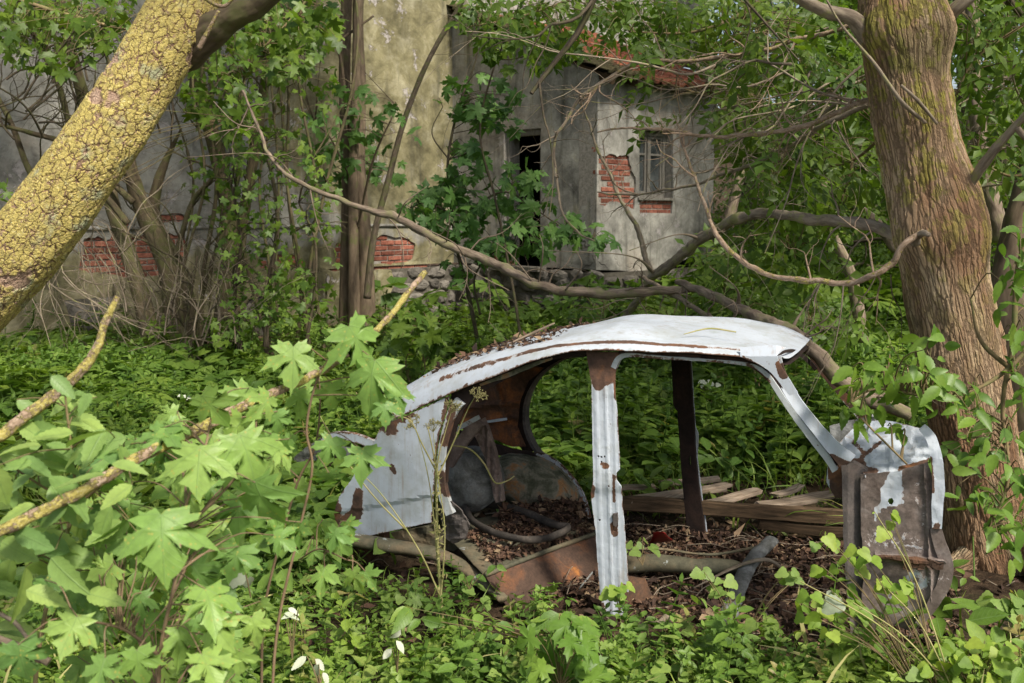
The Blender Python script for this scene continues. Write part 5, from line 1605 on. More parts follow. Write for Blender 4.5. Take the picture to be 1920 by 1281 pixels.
deadbranch('thick fallen branch sloping over the front edge of the roof down to the large tree', [(1270, 528, 5.9), (1300, 540, 5.7), (1380, 575, 5.3), (1460, 615, 4.85), (1510, 652, 4.62), (1570, 705, 4.50), (1640, 752, 4.44), (1710, 780, 4.36)],
           [.018, .022, .028, .032, .034, .036, .034, .028], M['fallen'], 2, [[(1385, 577, 5.3), (1380, 540, 5.2), (1330, 500, 5.2)], [(1480, 625, 4.8), (1500, 590, 4.8), (1520, 560, 4.8)]], 4, .4, nn=20)
deadbranch('arched dead limb springing from the large trunk and bending down left to the ground', [(1690, 446, 4.66), (1650, 433, 4.75), (1560, 415, 5.0), (1480, 404, 5.3), (1410, 404, 5.6), (1350, 430, 5.9), (1290, 468, 6.2), (1240, 505, 6.5), (1205, 550, 6.8), (1175, 590, 7.1), (1150, 640, 7.4)],
           [.034, .028, .026, .026, .028, .030, .03, .03, .028, .024, .02], M['twig'], 3, [[(1320, 450, 6.1), (1270, 440, 6.0), (1180, 470, 6.0)], [(1230, 515, 6.6), (1180, 480, 6.4), (1030, 470, 6.3)]], 4, .4)
deadbranch('hanging lichened branch curving in a bow left of the large trunk', [(1732, 434, 4.40), (1700, 455, 4.38), (1675, 490, 4.4), (1640, 515, 4.4), (1590, 528, 4.5), (1500, 527, 4.6), (1450, 518, 4.7), (1400, 490, 4.8), (1360, 450, 4.9), (1335, 415, 5.0), (1310, 350, 5.2), (1290, 290, 5.4), (1276, 240, 5.5)],
           [.012, .013, .014, .013, .012, .013, .012, .012, .012, .010, .008, .007, .005], M['boughlich'], 4, [], 5, .35)
deadbranch('thin bare branch running down beside the thick one from the annex corner to the roof', [(1200, 518, 6.4), (1240, 545, 6.0), (1300, 580, 5.6), (1340, 600, 5.3), (1378, 614, 4.9)], [.010, .013, .014, .012, .008], M['fallen'], 5, [], 3, .3)
deadbranch('circling bare twig arching in front of the annex corner', [(1190, 118, 6.0), (1120, 165, 6.0), (1070, 210, 6.0), (1040, 270, 6.0), (1040, 340, 6.0), (1055, 400, 6.0), (1085, 435, 6.0), (1115, 452, 6.0)], [.010, .010, .009, .009, .008, .007, .006, .004], M['twig'], 6, [], 4, .3, name='dead_branch')
deadbranch('upper mossy bough crossing in front of the annex roof towards the large trunk', [(1660, 20, 5.4), (1560, 60, 5.5), (1480, 80, 5.6), (1380, 100, 5.7), (1280, 112, 5.8), (1190, 120, 5.9), (1130, 155, 6.0), (1085, 195, 6.0)], [.012, .012, .012, .011, .010, .009, .008, .005], M['boughlich'], 7, [], 10, .5, name='dead_branch')
deadbranch('bowed lichened branch ending on the left side of the large trunk below its fork', [(1636, 186, 4.75), (1600, 200, 4.8), (1545, 228, 4.9), (1490, 245, 5.0), (1400, 253, 5.2), (1300, 250, 5.4), (1200, 240, 5.6), (1120, 248, 5.7)], [.012, .012, .012, .011, .010, .008, .006, .004], M['boughlich'], 8, [], 8, .4, name='dead_branch')
deadbranch('lower slender branch rising right from the annex window to the large trunk', [(1645, 190, 5.3), (1560, 230, 5.5), (1500, 265, 5.7), (1430, 300, 5.9), (1370, 325, 6.1), (1290, 350, 6.3), (1200, 368, 6.5), (1120, 360, 6.7)], [.014, .014, .013, .011, .010, .008, .006, .004], M['twig'], 9, [], 8, .5, name='dead_branch')
deadbranch('crooked dead sapling standing in front of the annex wall between corner and window', [(1225, 520, 8.0), (1208, 470, 8.1), (1195, 420, 8.2), (1168, 380, 8.3), (1145, 330, 8.4), (1120, 280, 8.4), (1105, 230, 8.5), (1090, 190, 8.5)], [.022, .022, .018, .014, .012, .010, .008, .006], M['twig'], 10, [], 6, .5, name='dead_sapling', cat='sapling')
deadbranch('straight pale lichened twig pointing up right in front of the large maple leaves, longer one', [(-900, 1560, 1.9), (-600, 1300, 1.8), (-300, 1120, 1.76), (-40, 1010, 1.75), (60, 968, 1.8), (150, 925, 1.85), (235, 872, 1.9), (300, 838, 1.95), (372, 806, 2.0), (430, 775, 2.05), (500, 744, 2.1), (560, 718, 2.15), (622, 686, 2.2), (665, 655, 2.25), (712, 612, 2.3), (755, 562, 2.35), (797, 509, 2.4)],
           [.017, .016, .014, .0115, .0112, .011, .0105, .010, .0098, .0095, .0092, .009, .0085, .008, .0075, .0072, .006], M['twiglich'], 11, [], 0, .2, .30, name='lichened_branch', nn=22, kk=.22)
deadbranch('shorter broken lichened twig at the left edge below the leaning trunk', [(-620, 1480, 2.0), (-420, 1220, 1.95), (-220, 1000, 1.92), (-60, 860, 1.9), (0, 822, 1.92), (50, 782, 1.95), (100, 745, 1.98), (150, 700, 2.0), (183, 655, 2.02), (192, 620, 2.03), (207, 585, 2.04), (220, 556, 2.05)],
           [.016, .015, .013, .0112, .011, .0105, .010, .0095, .0085, .0075, .0072, .0055], M['twiglich'], 12, [], 0, .2, .30, name='lichened_branch', nn=22, kk=.22)
deadbranch('grey twig poking in at the lower left edge of the ground', [(-30, 1190, 1.9), (20, 1210, 1.9), (60, 1228, 1.9), (92, 1242, 1.9)], [.007, .008, .009, .007], M['fallen'], 13, [], 0, name='dead_twig')
deadbranch('pale thin twig lying above the grey twig at the lower left edge', [(-20, 1140, 1.9), (20, 1168, 1.9), (55, 1202, 1.9)], [.004, .004, .003], M['twig'], 14, [], 0, name='dead_twig')
# twiggy thickets of dead wood
def thicket(label, polys, seeds, Y, n, L, seed, mat=M['twig'], name='twig_thicket', r=.008, depth=2, kids=4, sag=.04, droot=None):
    g = np.random.default_rng(seed); mb = MB(); A = []
    for k in range(n):
        p = polys[g.integers(len(polys))]
        q = W(p[0] + g.normal() * p[2], p[1] + g.normal() * p[3], Y + g.normal() * .5)
        d = np.array(p[4]) + g.normal(size=3) * .3
        grow(mb, g, q, d, L * g.uniform(.6, 1.2), r, depth, A, kids, .65, sag, .22, 5, .25, .5, g.random(), .15)
    o = mb.build(name, mat); prop(o, label, 'dead twigs', kind='stuff')
    return A
thicket('tangle of bare dead twigs hanging between annex roof and large trunk', [(1560, 30, 60, 40, (-.9, .2, -.2)), (1620, 160, 20, 60, (-1, .2, -.3)), (1480, 120, 60, 40, (-.8, 0, -.5))], None, 5.8, 16, 1.3, 31)
thicket('sparse bare twigs right of the large trunk at the frame edge', [(1930, 120, 30, 60, (-.6, .1, -.4)), (1950, 280, 20, 40, (-.8, .1, 0))], None, 5.6, 8, .8, 32)
thicket('fine dead twigs drooping below the bow shaped branch', [(1640, 520, 40, 10, (-.2, .1, -1)), (1560, 530, 40, 5, (-.3, .1, -1))], None, 4.9, 6, .45, 33, r=.004)

# ------------------------------------------------------------------ trees in front of the house
def stems_of(mb, specs, rough=.1, n=16):
    out = []
    for k, (pts, rad) in enumerate(specs):
        out.append(tube(mb, [W(*p) for p in pts], rad, n, len(pts) * 12, rough, k + 3, rng.random()))
    return out
# three-stemmed maple
g = np.random.default_rng(8)
b = G(668, 622)
mt = empty('three_stemmed_maple', (b[0], b[1], 0), 'maple with three straight smooth stems rising from one foot by the house wall', 'tree')
for pts, rad in (([(648, 622, 13.3), (650, 480, 13.3), (652, 330, 13.3), (646, 160, 13.35), (650, 0, 13.4), (655, -200, 13.5), (650, -420, 13.6)], [.10, .085, .08, .075, .075, .07, .05]),
                 ([(664, 628, 13.1), (663, 480, 13.1), (662, 330, 13.1), (668, 160, 13.1), (672, 0, 13.1), (690, -200, 13.1)], [.085, .07, .065, .06, .055, .04]),
                 ([(687, 626, 13.2), (686, 480, 13.2), (678, 380, 13.2), (674, 300, 13.3), (676, 160, 13.4), (672, 0, 13.5), (700, -220, 13.5)], [.125, .10, .085, .075, .07, .07, .05])):
    mb = MB(); tube(mb, [W(*p) for p in pts], rad, 28, 120, .07, int(rad[0] * 1000)); mb.build('trunk', M['smoothbark'], mt)
mb = MB()
S = stems_of(mb, [([(655, 300, 13.2), (640, 120, 13.1), (610, 20, 12.9)], [.03, .02, .012]), ([(560, 150, 13.0), (620, 90, 13.1), (700, 30, 13.3)], [.014, .018, .014]), ([(670, 430, 13.1), (700, 300, 12.6), (745, 200, 12.4)], [.018, .014, .008]), ([(655, 330, 13.1), (620, 260, 12.7), (590, 230, 12.5)], [.012, .01, .006])])
mb2 = MB()
for poly, n, Y in (([(575, 200), (640, 150), (700, 165), (750, 200), (790, 260), (770, 300), (700, 280), (640, 300), (590, 260)], 46, 12.4), ([(590, 290), (680, 260), (760, 300), (770, 340), (700, 360), (610, 345)], 36, 13.7), ([(480, -30), (620, -30), (640, 60), (600, 100), (520, 120), (470, 60)], 60, 12.0), ([(560, 200), (610, 215), (620, 300), (570, 330)], 14, 12.5)):
    P = in_front(poly, Y, g, n, .4); facing(mb2, g, P, MAP, .15, .7, .5, .45); connect(mb, g, P, S, .004, 2)
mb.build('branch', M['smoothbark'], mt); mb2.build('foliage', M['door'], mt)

# maple sapling at the doorway
g = np.random.default_rng(9)
b = G(900, 700)
ds = empty('maple_sapling', (b[0], b[1], 0), 'young maple whose broad dark green leaves half hide the doorway of the house', 'tree')
mb = MB()
S = stems_of(mb, [([(905, 690, 9.6), (880, 560, 9.5), (858, 470, 9.4), (845, 380, 9.3), (840, 300, 9.2), (860, 200, 9.2), (890, 120, 9.2), (900, 60, 9.2)], [.022, .02, .018, .016, .013, .011, .008, .005]),
                  ([(850, 420, 9.35), (900, 380, 9.2), (950, 360, 9.1), (1000, 390, 9.0), (1060, 430, 8.9), (1110, 450, 8.9)], [.013, .011, .009, .007, .006, .004]),
                  ([(845, 400, 9.3), (800, 380, 9.2), (770, 390, 9.2)], [.009, .007, .004]), ([(842, 300, 9.2), (810, 250, 9.2), (830, 200, 9.2)], [.008, .006, .004]),
                  ([(900, 590, 9.5), (890, 520, 9.4), (930, 470, 9.2), (980, 460, 9.1)], [.012, .01, .008, .005])], .1, 10)
mb2 = MB()
for poly, n, Y in (([(820, 160), (860, 140), (930, 140), (985, 190), (975, 240), (930, 250), (900, 230), (850, 240), (815, 220)], 46, 9.2), ([(760, 370), (830, 330), (860, 270), (895, 250), (925, 290), (925, 350), (920, 400), (860, 420), (790, 410)], 85, 9.2),
                   ([(930, 330), (975, 300), (1010, 330), (1040, 380), (1080, 400), (1150, 440), (1165, 465), (1100, 470), (1060, 450), (1010, 480), (960, 450), (900, 480), (870, 460), (850, 420), (900, 380), (930, 350)], 105, 9.0),
                   ([(750, 385), (800, 380), (860, 420), (870, 460), (840, 450), (780, 420)], 24, 9.2), ([(880, 450), (960, 440), (985, 480), (960, 490), (905, 480)], 22, 9.1), ([(830, 490), (880, 480), (900, 510), (850, 530)], 8, 9.3)):
    P = in_front(poly, Y, g, int(n * 1.1), .28); facing(mb2, g, P, MAP, .125, .55, .5, .38); connect(mb, g, P, S, .003, 2)
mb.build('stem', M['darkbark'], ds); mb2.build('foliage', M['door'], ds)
# brighter spray above the doorway
g = np.random.default_rng(10)
b = G(1010, 720)
ds = empty('maple_sapling', (b[0] + .3, b[1], 0), 'slender maple sapling with lighter drooping leaves above the doorway, below the top edge', 'tree')
mb = MB(); S = stems_of(mb, [([(985, 700, 8.6), (965, 560, 8.7), (930, 380, 8.8), (900, 250, 8.8), (925, 130, 8.7), (960, 50, 8.6), (990, -20, 8.5)], [.014, .013, .011, .010, .008, .006, .004]), ([(880, 60, 8.8), (935, 110, 8.7), (1010, 100, 8.6), (1080, 90, 8.6)], [.004, .006, .005, .004])], .1, 8)
mb2 = MB()
for poly, n in (([(950, 20), (1010, 0), (1080, 10), (1110, 60), (1090, 110), (1020, 100), (960, 70)], 50), ([(900, 60), (960, 60), (1000, 110), (960, 130), (905, 100)], 24), ([(1010, 100), (1080, 100), (1060, 125), (1020, 130)], 10)):
    P = in_front(poly, 8.6, g, n, .25); facing(mb2, g, P, MAP, .11, .6, .5, .4); connect(mb, g, P, S, .003, 2)
mb.build('stem', M['darkbark'], ds); mb2.build('foliage', M['fol'], ds)

# leaning thin tree across the ochre wall
g = np.random.default_rng(12)
b = G(690, 640)
o = MB(); tube(o, [W(*p) for p in [(688, 560, 12.6), (700, 450, 12.6), (730, 330, 12.6), (760, 220, 12.6), (805, 110, 12.6), (868, 0, 12.6), (930, -120, 12.6)]], [.05, .042, .038, .034, .030, .028, .02], 14, 90, .1, 3)
o = o.build('leaning_sapling', M['darkbark']); prop(o, 'thin bare sapling leaning to the right across the ochre stained wall', 'tree')

# multi stemmed shrub left
def trunkshrub(name, label, specs, leafspecs, mat, T, size, seed, lm, n=18, tw=0, twL=.8, droop=.5, spread=.6, grp=None):
    g = np.random.default_rng(seed)
    b = W(*specs[0][0][0]); r0 = empty(name, (b[0], b[1], 0), label, 'tree', grp)
    S = []
    for k, (pts, rad) in enumerate(specs):
        mb = MB(); S.append(tube(mb, [W(*p) for p in pts], rad, n, len(pts) * 14, .12, seed + k, g.random()))
        mb.build('trunk' if rad[0] > .03 else 'stem', mat, r0)
    mb = MB(); mb2 = MB(); A = []
    for k in range(tw):
        s = S[g.integers(len(S))]; i = g.integers(len(s) // 4, len(s) - 1)
        grow(mb, g, s[i], np.array([g.normal() * .6, -.3 + g.normal() * .4, .7]), twL * g.uniform(.5, 1.2), .012, 2, A, 3, .6, .03, .2, 5, .25, .55, g.random())
    for poly, cnt, Y in leafspecs:
        P = in_front(poly, Y, g, cnt, .45); facing(mb2, g, P, T, size, droop, .4, spread); connect(mb, g, P, S, .004, 5)
    if mb.n: mb.build('twigs', mat, r0)
    if mb2.n: mb2.build('foliage', lm, r0)
    return r0, A
elder, _ = trunkshrub('elder_tree', 'many trunked elder tree with splayed mossy stems against the left part of the house wall',
    [([(300, 692, 10.4), (285, 640, 10.4), (255, 520, 10.4), (215, 400, 10.4), (190, 300, 10.4), (150, 160, 10.3), (120, 40, 10.2), (100, -80, 10.1)], [.12, .10, .085, .08, .075, .06, .05, .04]),
     ([(335, 695, 10.5), (325, 600, 10.5), (315, 500, 10.5), (270, 400, 10.5), (240, 300, 10.4), (225, 180, 10.4), (190, 80, 10.3)], [.10, .10, .11, .09, .07, .045, .008]),
     ([(372, 698, 10.6), (362, 620, 10.6), (330, 500, 10.6), (290, 410, 10.6), (300, 330, 10.6), (340, 240, 10.6)], [.13, .11, .09, .07, .05, .008]),
     ([(415, 690, 10.7), (420, 560, 10.7), (430, 430, 10.7), (410, 300, 10.7), (380, 180, 10.6), (360, 60, 10.5)], [.12, .09, .085, .085, .07, .05]),
     ([(430, 690, 10.8), (445, 560, 10.8), (452, 440, 10.8), (470, 330, 10.7), (490, 200, 10.6), (505, 110, 10.5), (540, 20, 10.4)], [.07, .06, .06, .055, .05, .045, .03]),
     ([(130, 420, 10.3), (60, 330, 10.2), (20, 230, 10.2), (-40, 120, 10.2)], [.03, .03, .028, .02]),
     ([(250, 380, 10.3), (140, 280, 10.2), (60, 250, 10.1), (-20, 230, 10.0)], [.035, .03, .025, .015]),
     ([(330, 480, 10.4), (360, 380, 10.3), (400, 330, 10.2), (420, 260, 10.2)], [.03, .025, .02, .004]),
     ([(240, 420, 10.2), (150, 300, 10.1), (110, 160, 10.0), (60, 60, 10.0), (30, -30, 10.0)], [.035, .032, .03, .025, .02])],
    [([(340, 0), (520, 0), (600, 60), (520, 110), (420, 90), (360, 60)], 170, 10.0), ([(0, 0), (240, 0), (200, 80), (100, 100), (0, 90)], 190, 10.0), ([(350, 100), (440, 130), (470, 230), (400, 260), (340, 200)], 80, 10.0),
     ([(500, 60), (560, 100), (580, 140), (520, 160), (490, 120)], 24, 10.2)],
    M['mossbark'], MAPL, .10, 41, M['fol'], 20, 26, .9)
# high crowns over the clearing, above the frame, which shade the house
def high_crown(root, c, rad, n, size, seed, T, lm, base, mat):
    g = np.random.default_rng(seed); mb = MB(); A = []
    for k in range(9):
        a_ = k * 2.4; q = np.array(c) + np.array([math.cos(a_), math.sin(a_), 0]) * np.array(rad) * g.uniform(.3, .9) + CZ * g.normal() * .4
        tube(mb, [base, (np.array(base) + q) / 2 + CZ * .5, q], [.05, .035, .012], 7, 24, .1, k, cap=False)
        grow(mb, g, q, nrm(q - np.array(base)), 1.0, .012, 1, A, 4, .8, .02)
    mb.build('branch', mat, root)
    P = np.array(c) + nrm(g.normal(size=(n, 3))) * (g.random((n, 1)) ** .4) * np.array(rad)
    P += .5 * np.stack([fbm(P * .8, 1), fbm(P * .8, 2), fbm(P * .8, 3)], -1)
    P = P[fbm(P * .7, 5) > -.12]
    P = P[P[:, 2] > 1.65 + .26 * P[:, 1]]
    mb = MB(); n_ = len(P)
    leaves(mb, T, P, nrm(g.normal(size=(n_, 3)) + [0, 0, -.3]), nrm(CZ + g.normal(size=(n_, 3)) * .5), size * g.uniform(.7, 1.2, n_), None, .3, g)
    mb.build('crown', lm, root)
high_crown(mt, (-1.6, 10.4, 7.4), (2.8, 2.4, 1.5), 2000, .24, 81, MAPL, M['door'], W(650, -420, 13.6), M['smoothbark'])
high_crown(elder, (-5.6, 8.6, 6.9), (2.6, 2.2, 1.4), 1100, .26, 82, PIN, M['fol'], W(100, -80, 10.1), M['smoothbark'])
gs = np.random.default_rng(303)
hz = []
for k in range(15):
    x0 = gs.uniform(400, 620) if k % 3 else gs.uniform(330, 470); x1 = x0 + gs.normal() * 90; yy = 10.2 + gs.uniform(-.5, .6); rr = gs.uniform(.010, .026)
    hz.append(([(x0, 690, yy), (x0 * .75 + x1 * .25 + gs.normal() * 12, 520, yy), (x0 * .5 + x1 * .5 + gs.normal() * 14, 340, yy), (x0 * .2 + x1 * .8 + gs.normal() * 14, 150, yy), (x1, -20, yy), (x1 + gs.normal() * 40, -220, yy)], [rr, rr * .9, rr * .8, rr * .65, rr * .5, rr * .2]))
trunkshrub('hazel_bush', 'hazel bush of many thin upright stems between the elder and the three-stemmed maple', hz,
    [([(380, 60), (640, 40), (640, 200), (560, 260), (420, 240)], 150, 10.0), ([(330, 250), (460, 260), (470, 420), (360, 420)], 60, 10.0), ([(520, 420), (640, 430), (630, 600), (500, 620)], 90, 10.0)],
    M['mossbark'], MAPL, .075, 43, M['fol'], 10, 26, .8, grp=None)

# slim undergrowth maples with fine leaves (middle left)
trunkshrub('field_maple', 'field maple bush with small fresh leaves left of the three-stemmed maple',
    [([(500, 690, 9.6), (500, 560, 9.6), (520, 430, 9.5), (510, 330, 9.4), (480, 240, 9.3)], [.03, .025, .022, .018, .01]), ([(455, 690, 9.5), (440, 560, 9.5), (452, 450, 9.4), (430, 330, 9.3)], [.025, .02, .015, .01]),
     ([(575, 640, 9.8), (590, 540, 9.7), (590, 450, 9.6), (560, 380, 9.5)], [.018, .015, .012, .008]), ([(345, 690, 9.5), (352, 600, 9.5), (370, 480, 9.4)], [.016, .013, .008])],
    [([(400, 260), (480, 230), (560, 240), (620, 300), (640, 370), (640, 430), (560, 430), (500, 440), (420, 390), (380, 330)], 260, 9.3), ([(410, 390), (500, 400), (540, 480), (500, 600), (430, 610), (400, 500)], 190, 9.4),
     ([(500, 520), (580, 500), (600, 560), (540, 620), (480, 610)], 110, 9.4), ([(380, 590), (460, 600), (480, 660), (400, 670)], 80, 9.4)],
    M['darkbark'], MAPL, .062, 42, M['herbl'], 10, 14, .8)
thicket('mass of pale dry hanging vines and twigs at the foot of the elder tree', [(200, 560, 60, 60, (.1, -.2, .9)), (420, 640, 50, 20, (.2, -.2, 1)), (330, 640, 50, 20, (-.2, -.2, 1)), (120, 430, 60, 40, (.3, -.1, -.8))], None, 9.7, 70, 1.1, 34, M['twig'], 'vine_tangle', .008, 2, 3)
thicket('bare crossing twigs over the pale wall at the upper left edge', [(60, 200, 60, 90, (.5, -.1, .5)), (200, 260, 60, 60, (.2, 0, .8)), (330, 200, 50, 50, (.1, 0, .8))], None, 9.6, 34, 1.2, 35, M['darkbark'], 'twig_thicket', .012, 2, 4)

# small bushes and leafy seedlings in the middle distance
def bush(name, label, poly, n, Y, T, size, seed, lm, foot, grp=None, dy=.3, tw=M['greentwig'], droop=.25, spread=.6, cat='bush'):
    g = np.random.default_rng(seed)
    b = np.array(W(foot[0], foot[1], Y)); b[2] = gz(b[0], b[1])
    r0 = empty(name, tuple(b), label, cat, grp)
    P = in_front(poly, Y, g, n, dy); P[:, 2] = np.maximum(P[:, 2], gz(P[:, 0], P[:, 1]) + .05)
    mb = MB(); S = []
    for k in range(max(3, n // 40)):
        t = P[g.integers(n)]
        S.append(tube(mb, [b + g.normal(size=3) * [.08, .08, 0], (b + t) / 2 + g.normal(size=3) * .08 + [0, 0, .1], t], [.010, .007, .003], 5, 20, cap=False))
    connect(mb, g, P, S, .0025, 3)
    mb.build('stem', tw, r0)
    mb = MB()
    n_ = len(P)
    d = nrm(g.normal(size=(n_, 3)) * .8 + np.array([0, -.2, -droop])); N = nrm(np.array([.15, -.4, .95]) + g.normal(size=(n_, 3)) * spread)
    leaves(mb, T, P, d, N, size * g.uniform(.6, 1.25, n_), None, .35, g)
    mb.build('foliage', lm, r0)
bush('young_maple_bush', 'low bright maple seedling bush between the three-stemmed maple and the car roof', [(730, 640), (760, 580), (800, 575), (830, 610), (820, 680), (790, 720), (730, 720), (720, 680)], 90, 7.6, MAPM, .13, 51, M['herbl'], (780, 730))
bush('elder_bush', 'leafy green bush under the annex wall behind the top of the car roof', [(1040, 580), (1090, 555), (1170, 560), (1260, 580), (1300, 610), (1180, 600), (1060, 620)], 150, 9.0, PIN, .22, 52, M['herbl'], (1150, 640))
bush('elder_bush', 'broad pinnate leaved bush at the right foot of the annex', [(1300, 480), (1350, 465), (1420, 490), (1480, 520), (1540, 560), (1600, 560), (1640, 620), (1560, 660), (1450, 640), (1400, 600), (1320, 560), (1290, 520)], 420, 8.6, PIN, .24, 53, M['herbl'], (1440, 680), dy=.6)
bush('elder_bush', 'dim pinnate bush low between the annex and the leaning thin trunk', [(1330, 540), (1420, 560), (1500, 600), (1460, 640), (1360, 600)], 120, 7.6, PIN, .20, 54, M['herbl'], (1430, 670))

# ------------------------------------------------------------------ woods behind and to the right
def bgtree(x, y, h, r, seed, label, lm=M['fol'], n=900, size=.2, T=PIN, name='woodland_tree', lean=(0, 0), crown=(.25, 1.0), width=2.0):
    g = np.random.default_rng(seed)
    z0 = float(gz(x, y))
    r0 = empty(name, (x, y, z0), label, 'tree', 'trees of the wood behind the house')
    mb = MB()
    P = [np.array([x + lean[0] * t + .12 * math.sin(t * 5 + seed), y + lean[1] * t, z0 - .1 + h * t]) for t in np.linspace(0, 1, 7)]
    Q = tube(mb, P, [r * 1.25, r, r * .9, r * .8, r * .6, r * .4, r * .15], 12, 60, .15, seed, g.random())
    mb.build('trunk', M['darkbark'], r0)
    mb = MB(); A = []
    for k in range(16):
        t = crown[0] + (crown[1] - crown[0]) * (k + g.random()) / 16
        q = Q[int(t * 59)]
        a_ = g.uniform(0, 2 * math.pi)
        grow(mb, g, q, np.array([math.cos(a_), math.sin(a_), .25]), width * g.uniform(.6, 1.1) * (1.1 - t * .5), .035, 1, A, 5, .7, .04, .18, 5, .3, .55, g.random())
    mb.build('branch', M['darkbark'], r0)
    mb2 = MB(); per = max(1, int(n / max(1, len(A))))
    foliage(mb2, g, A, T, per, size, .3, .28); mb2.build('crown', lm, r0)
bg = [(4.9, 15.2, 8, .09, 'slim trunk tree right behind the annex end wall', .0), (5.6, 13.5, 9, .12, 'shadowed tree standing in the gap between annex and large trunk', -.5),
      (7.6, 11.0, 9, .13, 'dark tree just right of the large trunk, farther back', .6), (5.4, 9.2, 8, .07, 'thin leafy tree rising behind the bow shaped branch', -1.2),
      (9.8, 14.5, 10, .14, 'deep shade tree at the right edge of the picture', 0), (7.4, 17.5, 11, .16, 'tall tree deep in the wood beyond the annex', 0),
      (4.6, 19.5, 11, .15, 'tree rising behind the tiled annex roof', .5), (12, 19, 12, .18, 'far tree in the right depth of the wood', 0), (9.2, 22, 12, .18, 'farthest tall tree behind the wood gap', 0),
      (-13, 15, 10, .15, 'tree beyond the left end of the house wall', 0), (6.3, 22, 12, .16, 'pale crowned tree filling the gap above the annex roof', 0), (9.5, 27, 14, .2, 'very far tall tree closing the view above the wood', 0)]
for k, (x, y, h, r, lb, ln) in enumerate(bg):
    bgtree(x, y, h, r, 60 + k, lb, n=2300 if k < 5 else 2600, size=.20 if y < 15 else .26, lean=(ln, 0), crown=(.10, 1), width=2.1 if k != 3 else 1.5)
for c_, r_, n_c, sd_ in (((5.6, 13.0, 7.3), (3.6, 2.6, 1.4), 2600, 84), ((3.4, 9.2, 6.2), (2.0, 1.7, 1.0), 900, 85), ((8.6, 17.5, 9.0), (4.5, 3.5, 2.0), 2400, 86)):  # trees added so their unseen crowns darken the wood below
    tx, ty = c_[0] + .8, c_[1] + .4
    tr = empty('woodland_tree', (tx, ty, float(gz(tx, ty))), {84: 'slim tree with a high crown added to shade the wood, between annex and large trunk', 85: 'slender pole of an added shade tree closest behind the car, its crown above the frame', 86: 'shade tree with added high crown deep in the right part of the wood'}[sd_], 'tree', 'trees of the wood behind the house')
    mb = MB(); top_ = np.array([tx - .3, ty, c_[2] - .6])
    tube(mb, [np.array([tx, ty, float(gz(tx, ty)) - .1]), np.array([tx + .12, ty, 2.2]), top_], [.075, .06, .045], 14, 60, .15, sd_, kink=1); mb.build('trunk', M['darkbark'], tr)
    high_crown(tr, c_, r_, n_c, .24, sd_, PIN, M['fol'], top_, M['darkbark'])
# thin leaning trunks seen between annex and large tree
for pts, rad, lb in (([(1620, 640, 8.3), (1605, 560, 8.3), (1590, 500, 8.3), (1560, 440, 8.3), (1520, 340, 8.4), (1500, 300, 8.5)], [.055, .05, .045, .04, .03, .02], 'bare leaning dark trunk under the arched dead limb'),
                     ([(1680, 470, 6.6), (1640, 415, 6.7), (1560, 360, 6.8), (1480, 310, 6.9), (1420, 260, 7.0), (1370, 180, 7.2), (1300, 120, 7.5), (1260, 60, 7.7)], [.03, .034, .038, .04, .04, .034, .024, .008], 'fallen mossy trunk slanting down right from the annex eave'),
                     ([(1365, 420, 9.5), (1385, 340, 9.5), (1400, 270, 9.5), (1440, 200, 9.5)], [.05, .045, .035, .02], 'short dark stem close to the annex end wall'),
                     ([(1880, 450, 7.2), (1850, 340, 7.2), (1830, 200, 7.2), (1822, 60, 7.2), (1830, -60, 7.2)], [.07, .06, .055, .05, .04], 'grey dead trunk behind the right side of the large tree'),
                     ([(1240, 120, 12.4), (1236, 60, 12.3), (1232, -40, 12.2)], [.06, .055, .05], 'dark trunk crossing above the annex roof'),
                     ([(1965, 1000, 5.4), (1925, 800, 5.4), (1900, 620, 5.4), (1915, 480, 5.5), (1960, 300, 5.6), (2010, 60, 5.7), (2040, -250, 5.8), (2060, -700, 6.0)], [.16, .15, .14, .13, .12, .10, .08, .03], 'rough brown second trunk at the right frame edge behind the vines')):
    mb = MB(); tube(mb, [W(*p) for p in pts], rad, 24, len(pts) * 16, .15, len(lb)); o = mb.build('bare_trunk', M['fallen'] if 'rough' not in lb else M['smoothbark']); prop(o, lb, 'tree trunk')
# leafy sprays hanging in front of the wood, upper right
def spray(name, label, stems, polys, Y, T, size, seed, lm, dy=.3, droop=.45, tm=M['greentwig'], spread=.5, every=3):
    g = np.random.default_rng(seed); p0 = W(*stems[0][0][0])
    r0 = empty(name, tuple(p0), label, 'branch')
    mb = MB(); S = stems_of(mb, stems, .1, 8); mb2 = MB()
    for poly, n in polys:
        P = in_front(poly, Y, g, n, dy); facing(mb2, g, P, T, size, droop, .4, spread); connect(mb, g, P, S, .0025, every)
    mb.build('stem', tm, r0); mb2.build('foliage', lm, r0)
spray('leafy_branch', 'drooping pinnate leaved branch hanging over the annex roof', [([(1500, -60, 6.4), (1400, 20, 6.4), (1300, 60, 6.4), (1180, 60, 6.4)], [.014, .012, .009, .004]), ([(1400, 20, 6.4), (1360, 100, 6.3), (1330, 180, 6.3)], [.01, .008, .004])],
      [([(1090, 0), (1300, -20), (1500, -20), (1560, 60), (1480, 120), (1380, 125), (1300, 90), (1180, 75), (1100, 50)], 190), ([(1330, 150), (1440, 170), (1480, 260), (1400, 290), (1330, 230)], 40), ([(1170, 90), (1240, 100), (1220, 180), (1180, 160)], 14), ([(1350, 190), (1400, 190), (1300, 230), (1190, 230), (1260, 205)], 12)], 6.4, PIN, .15, 71, M['fol'], .5)
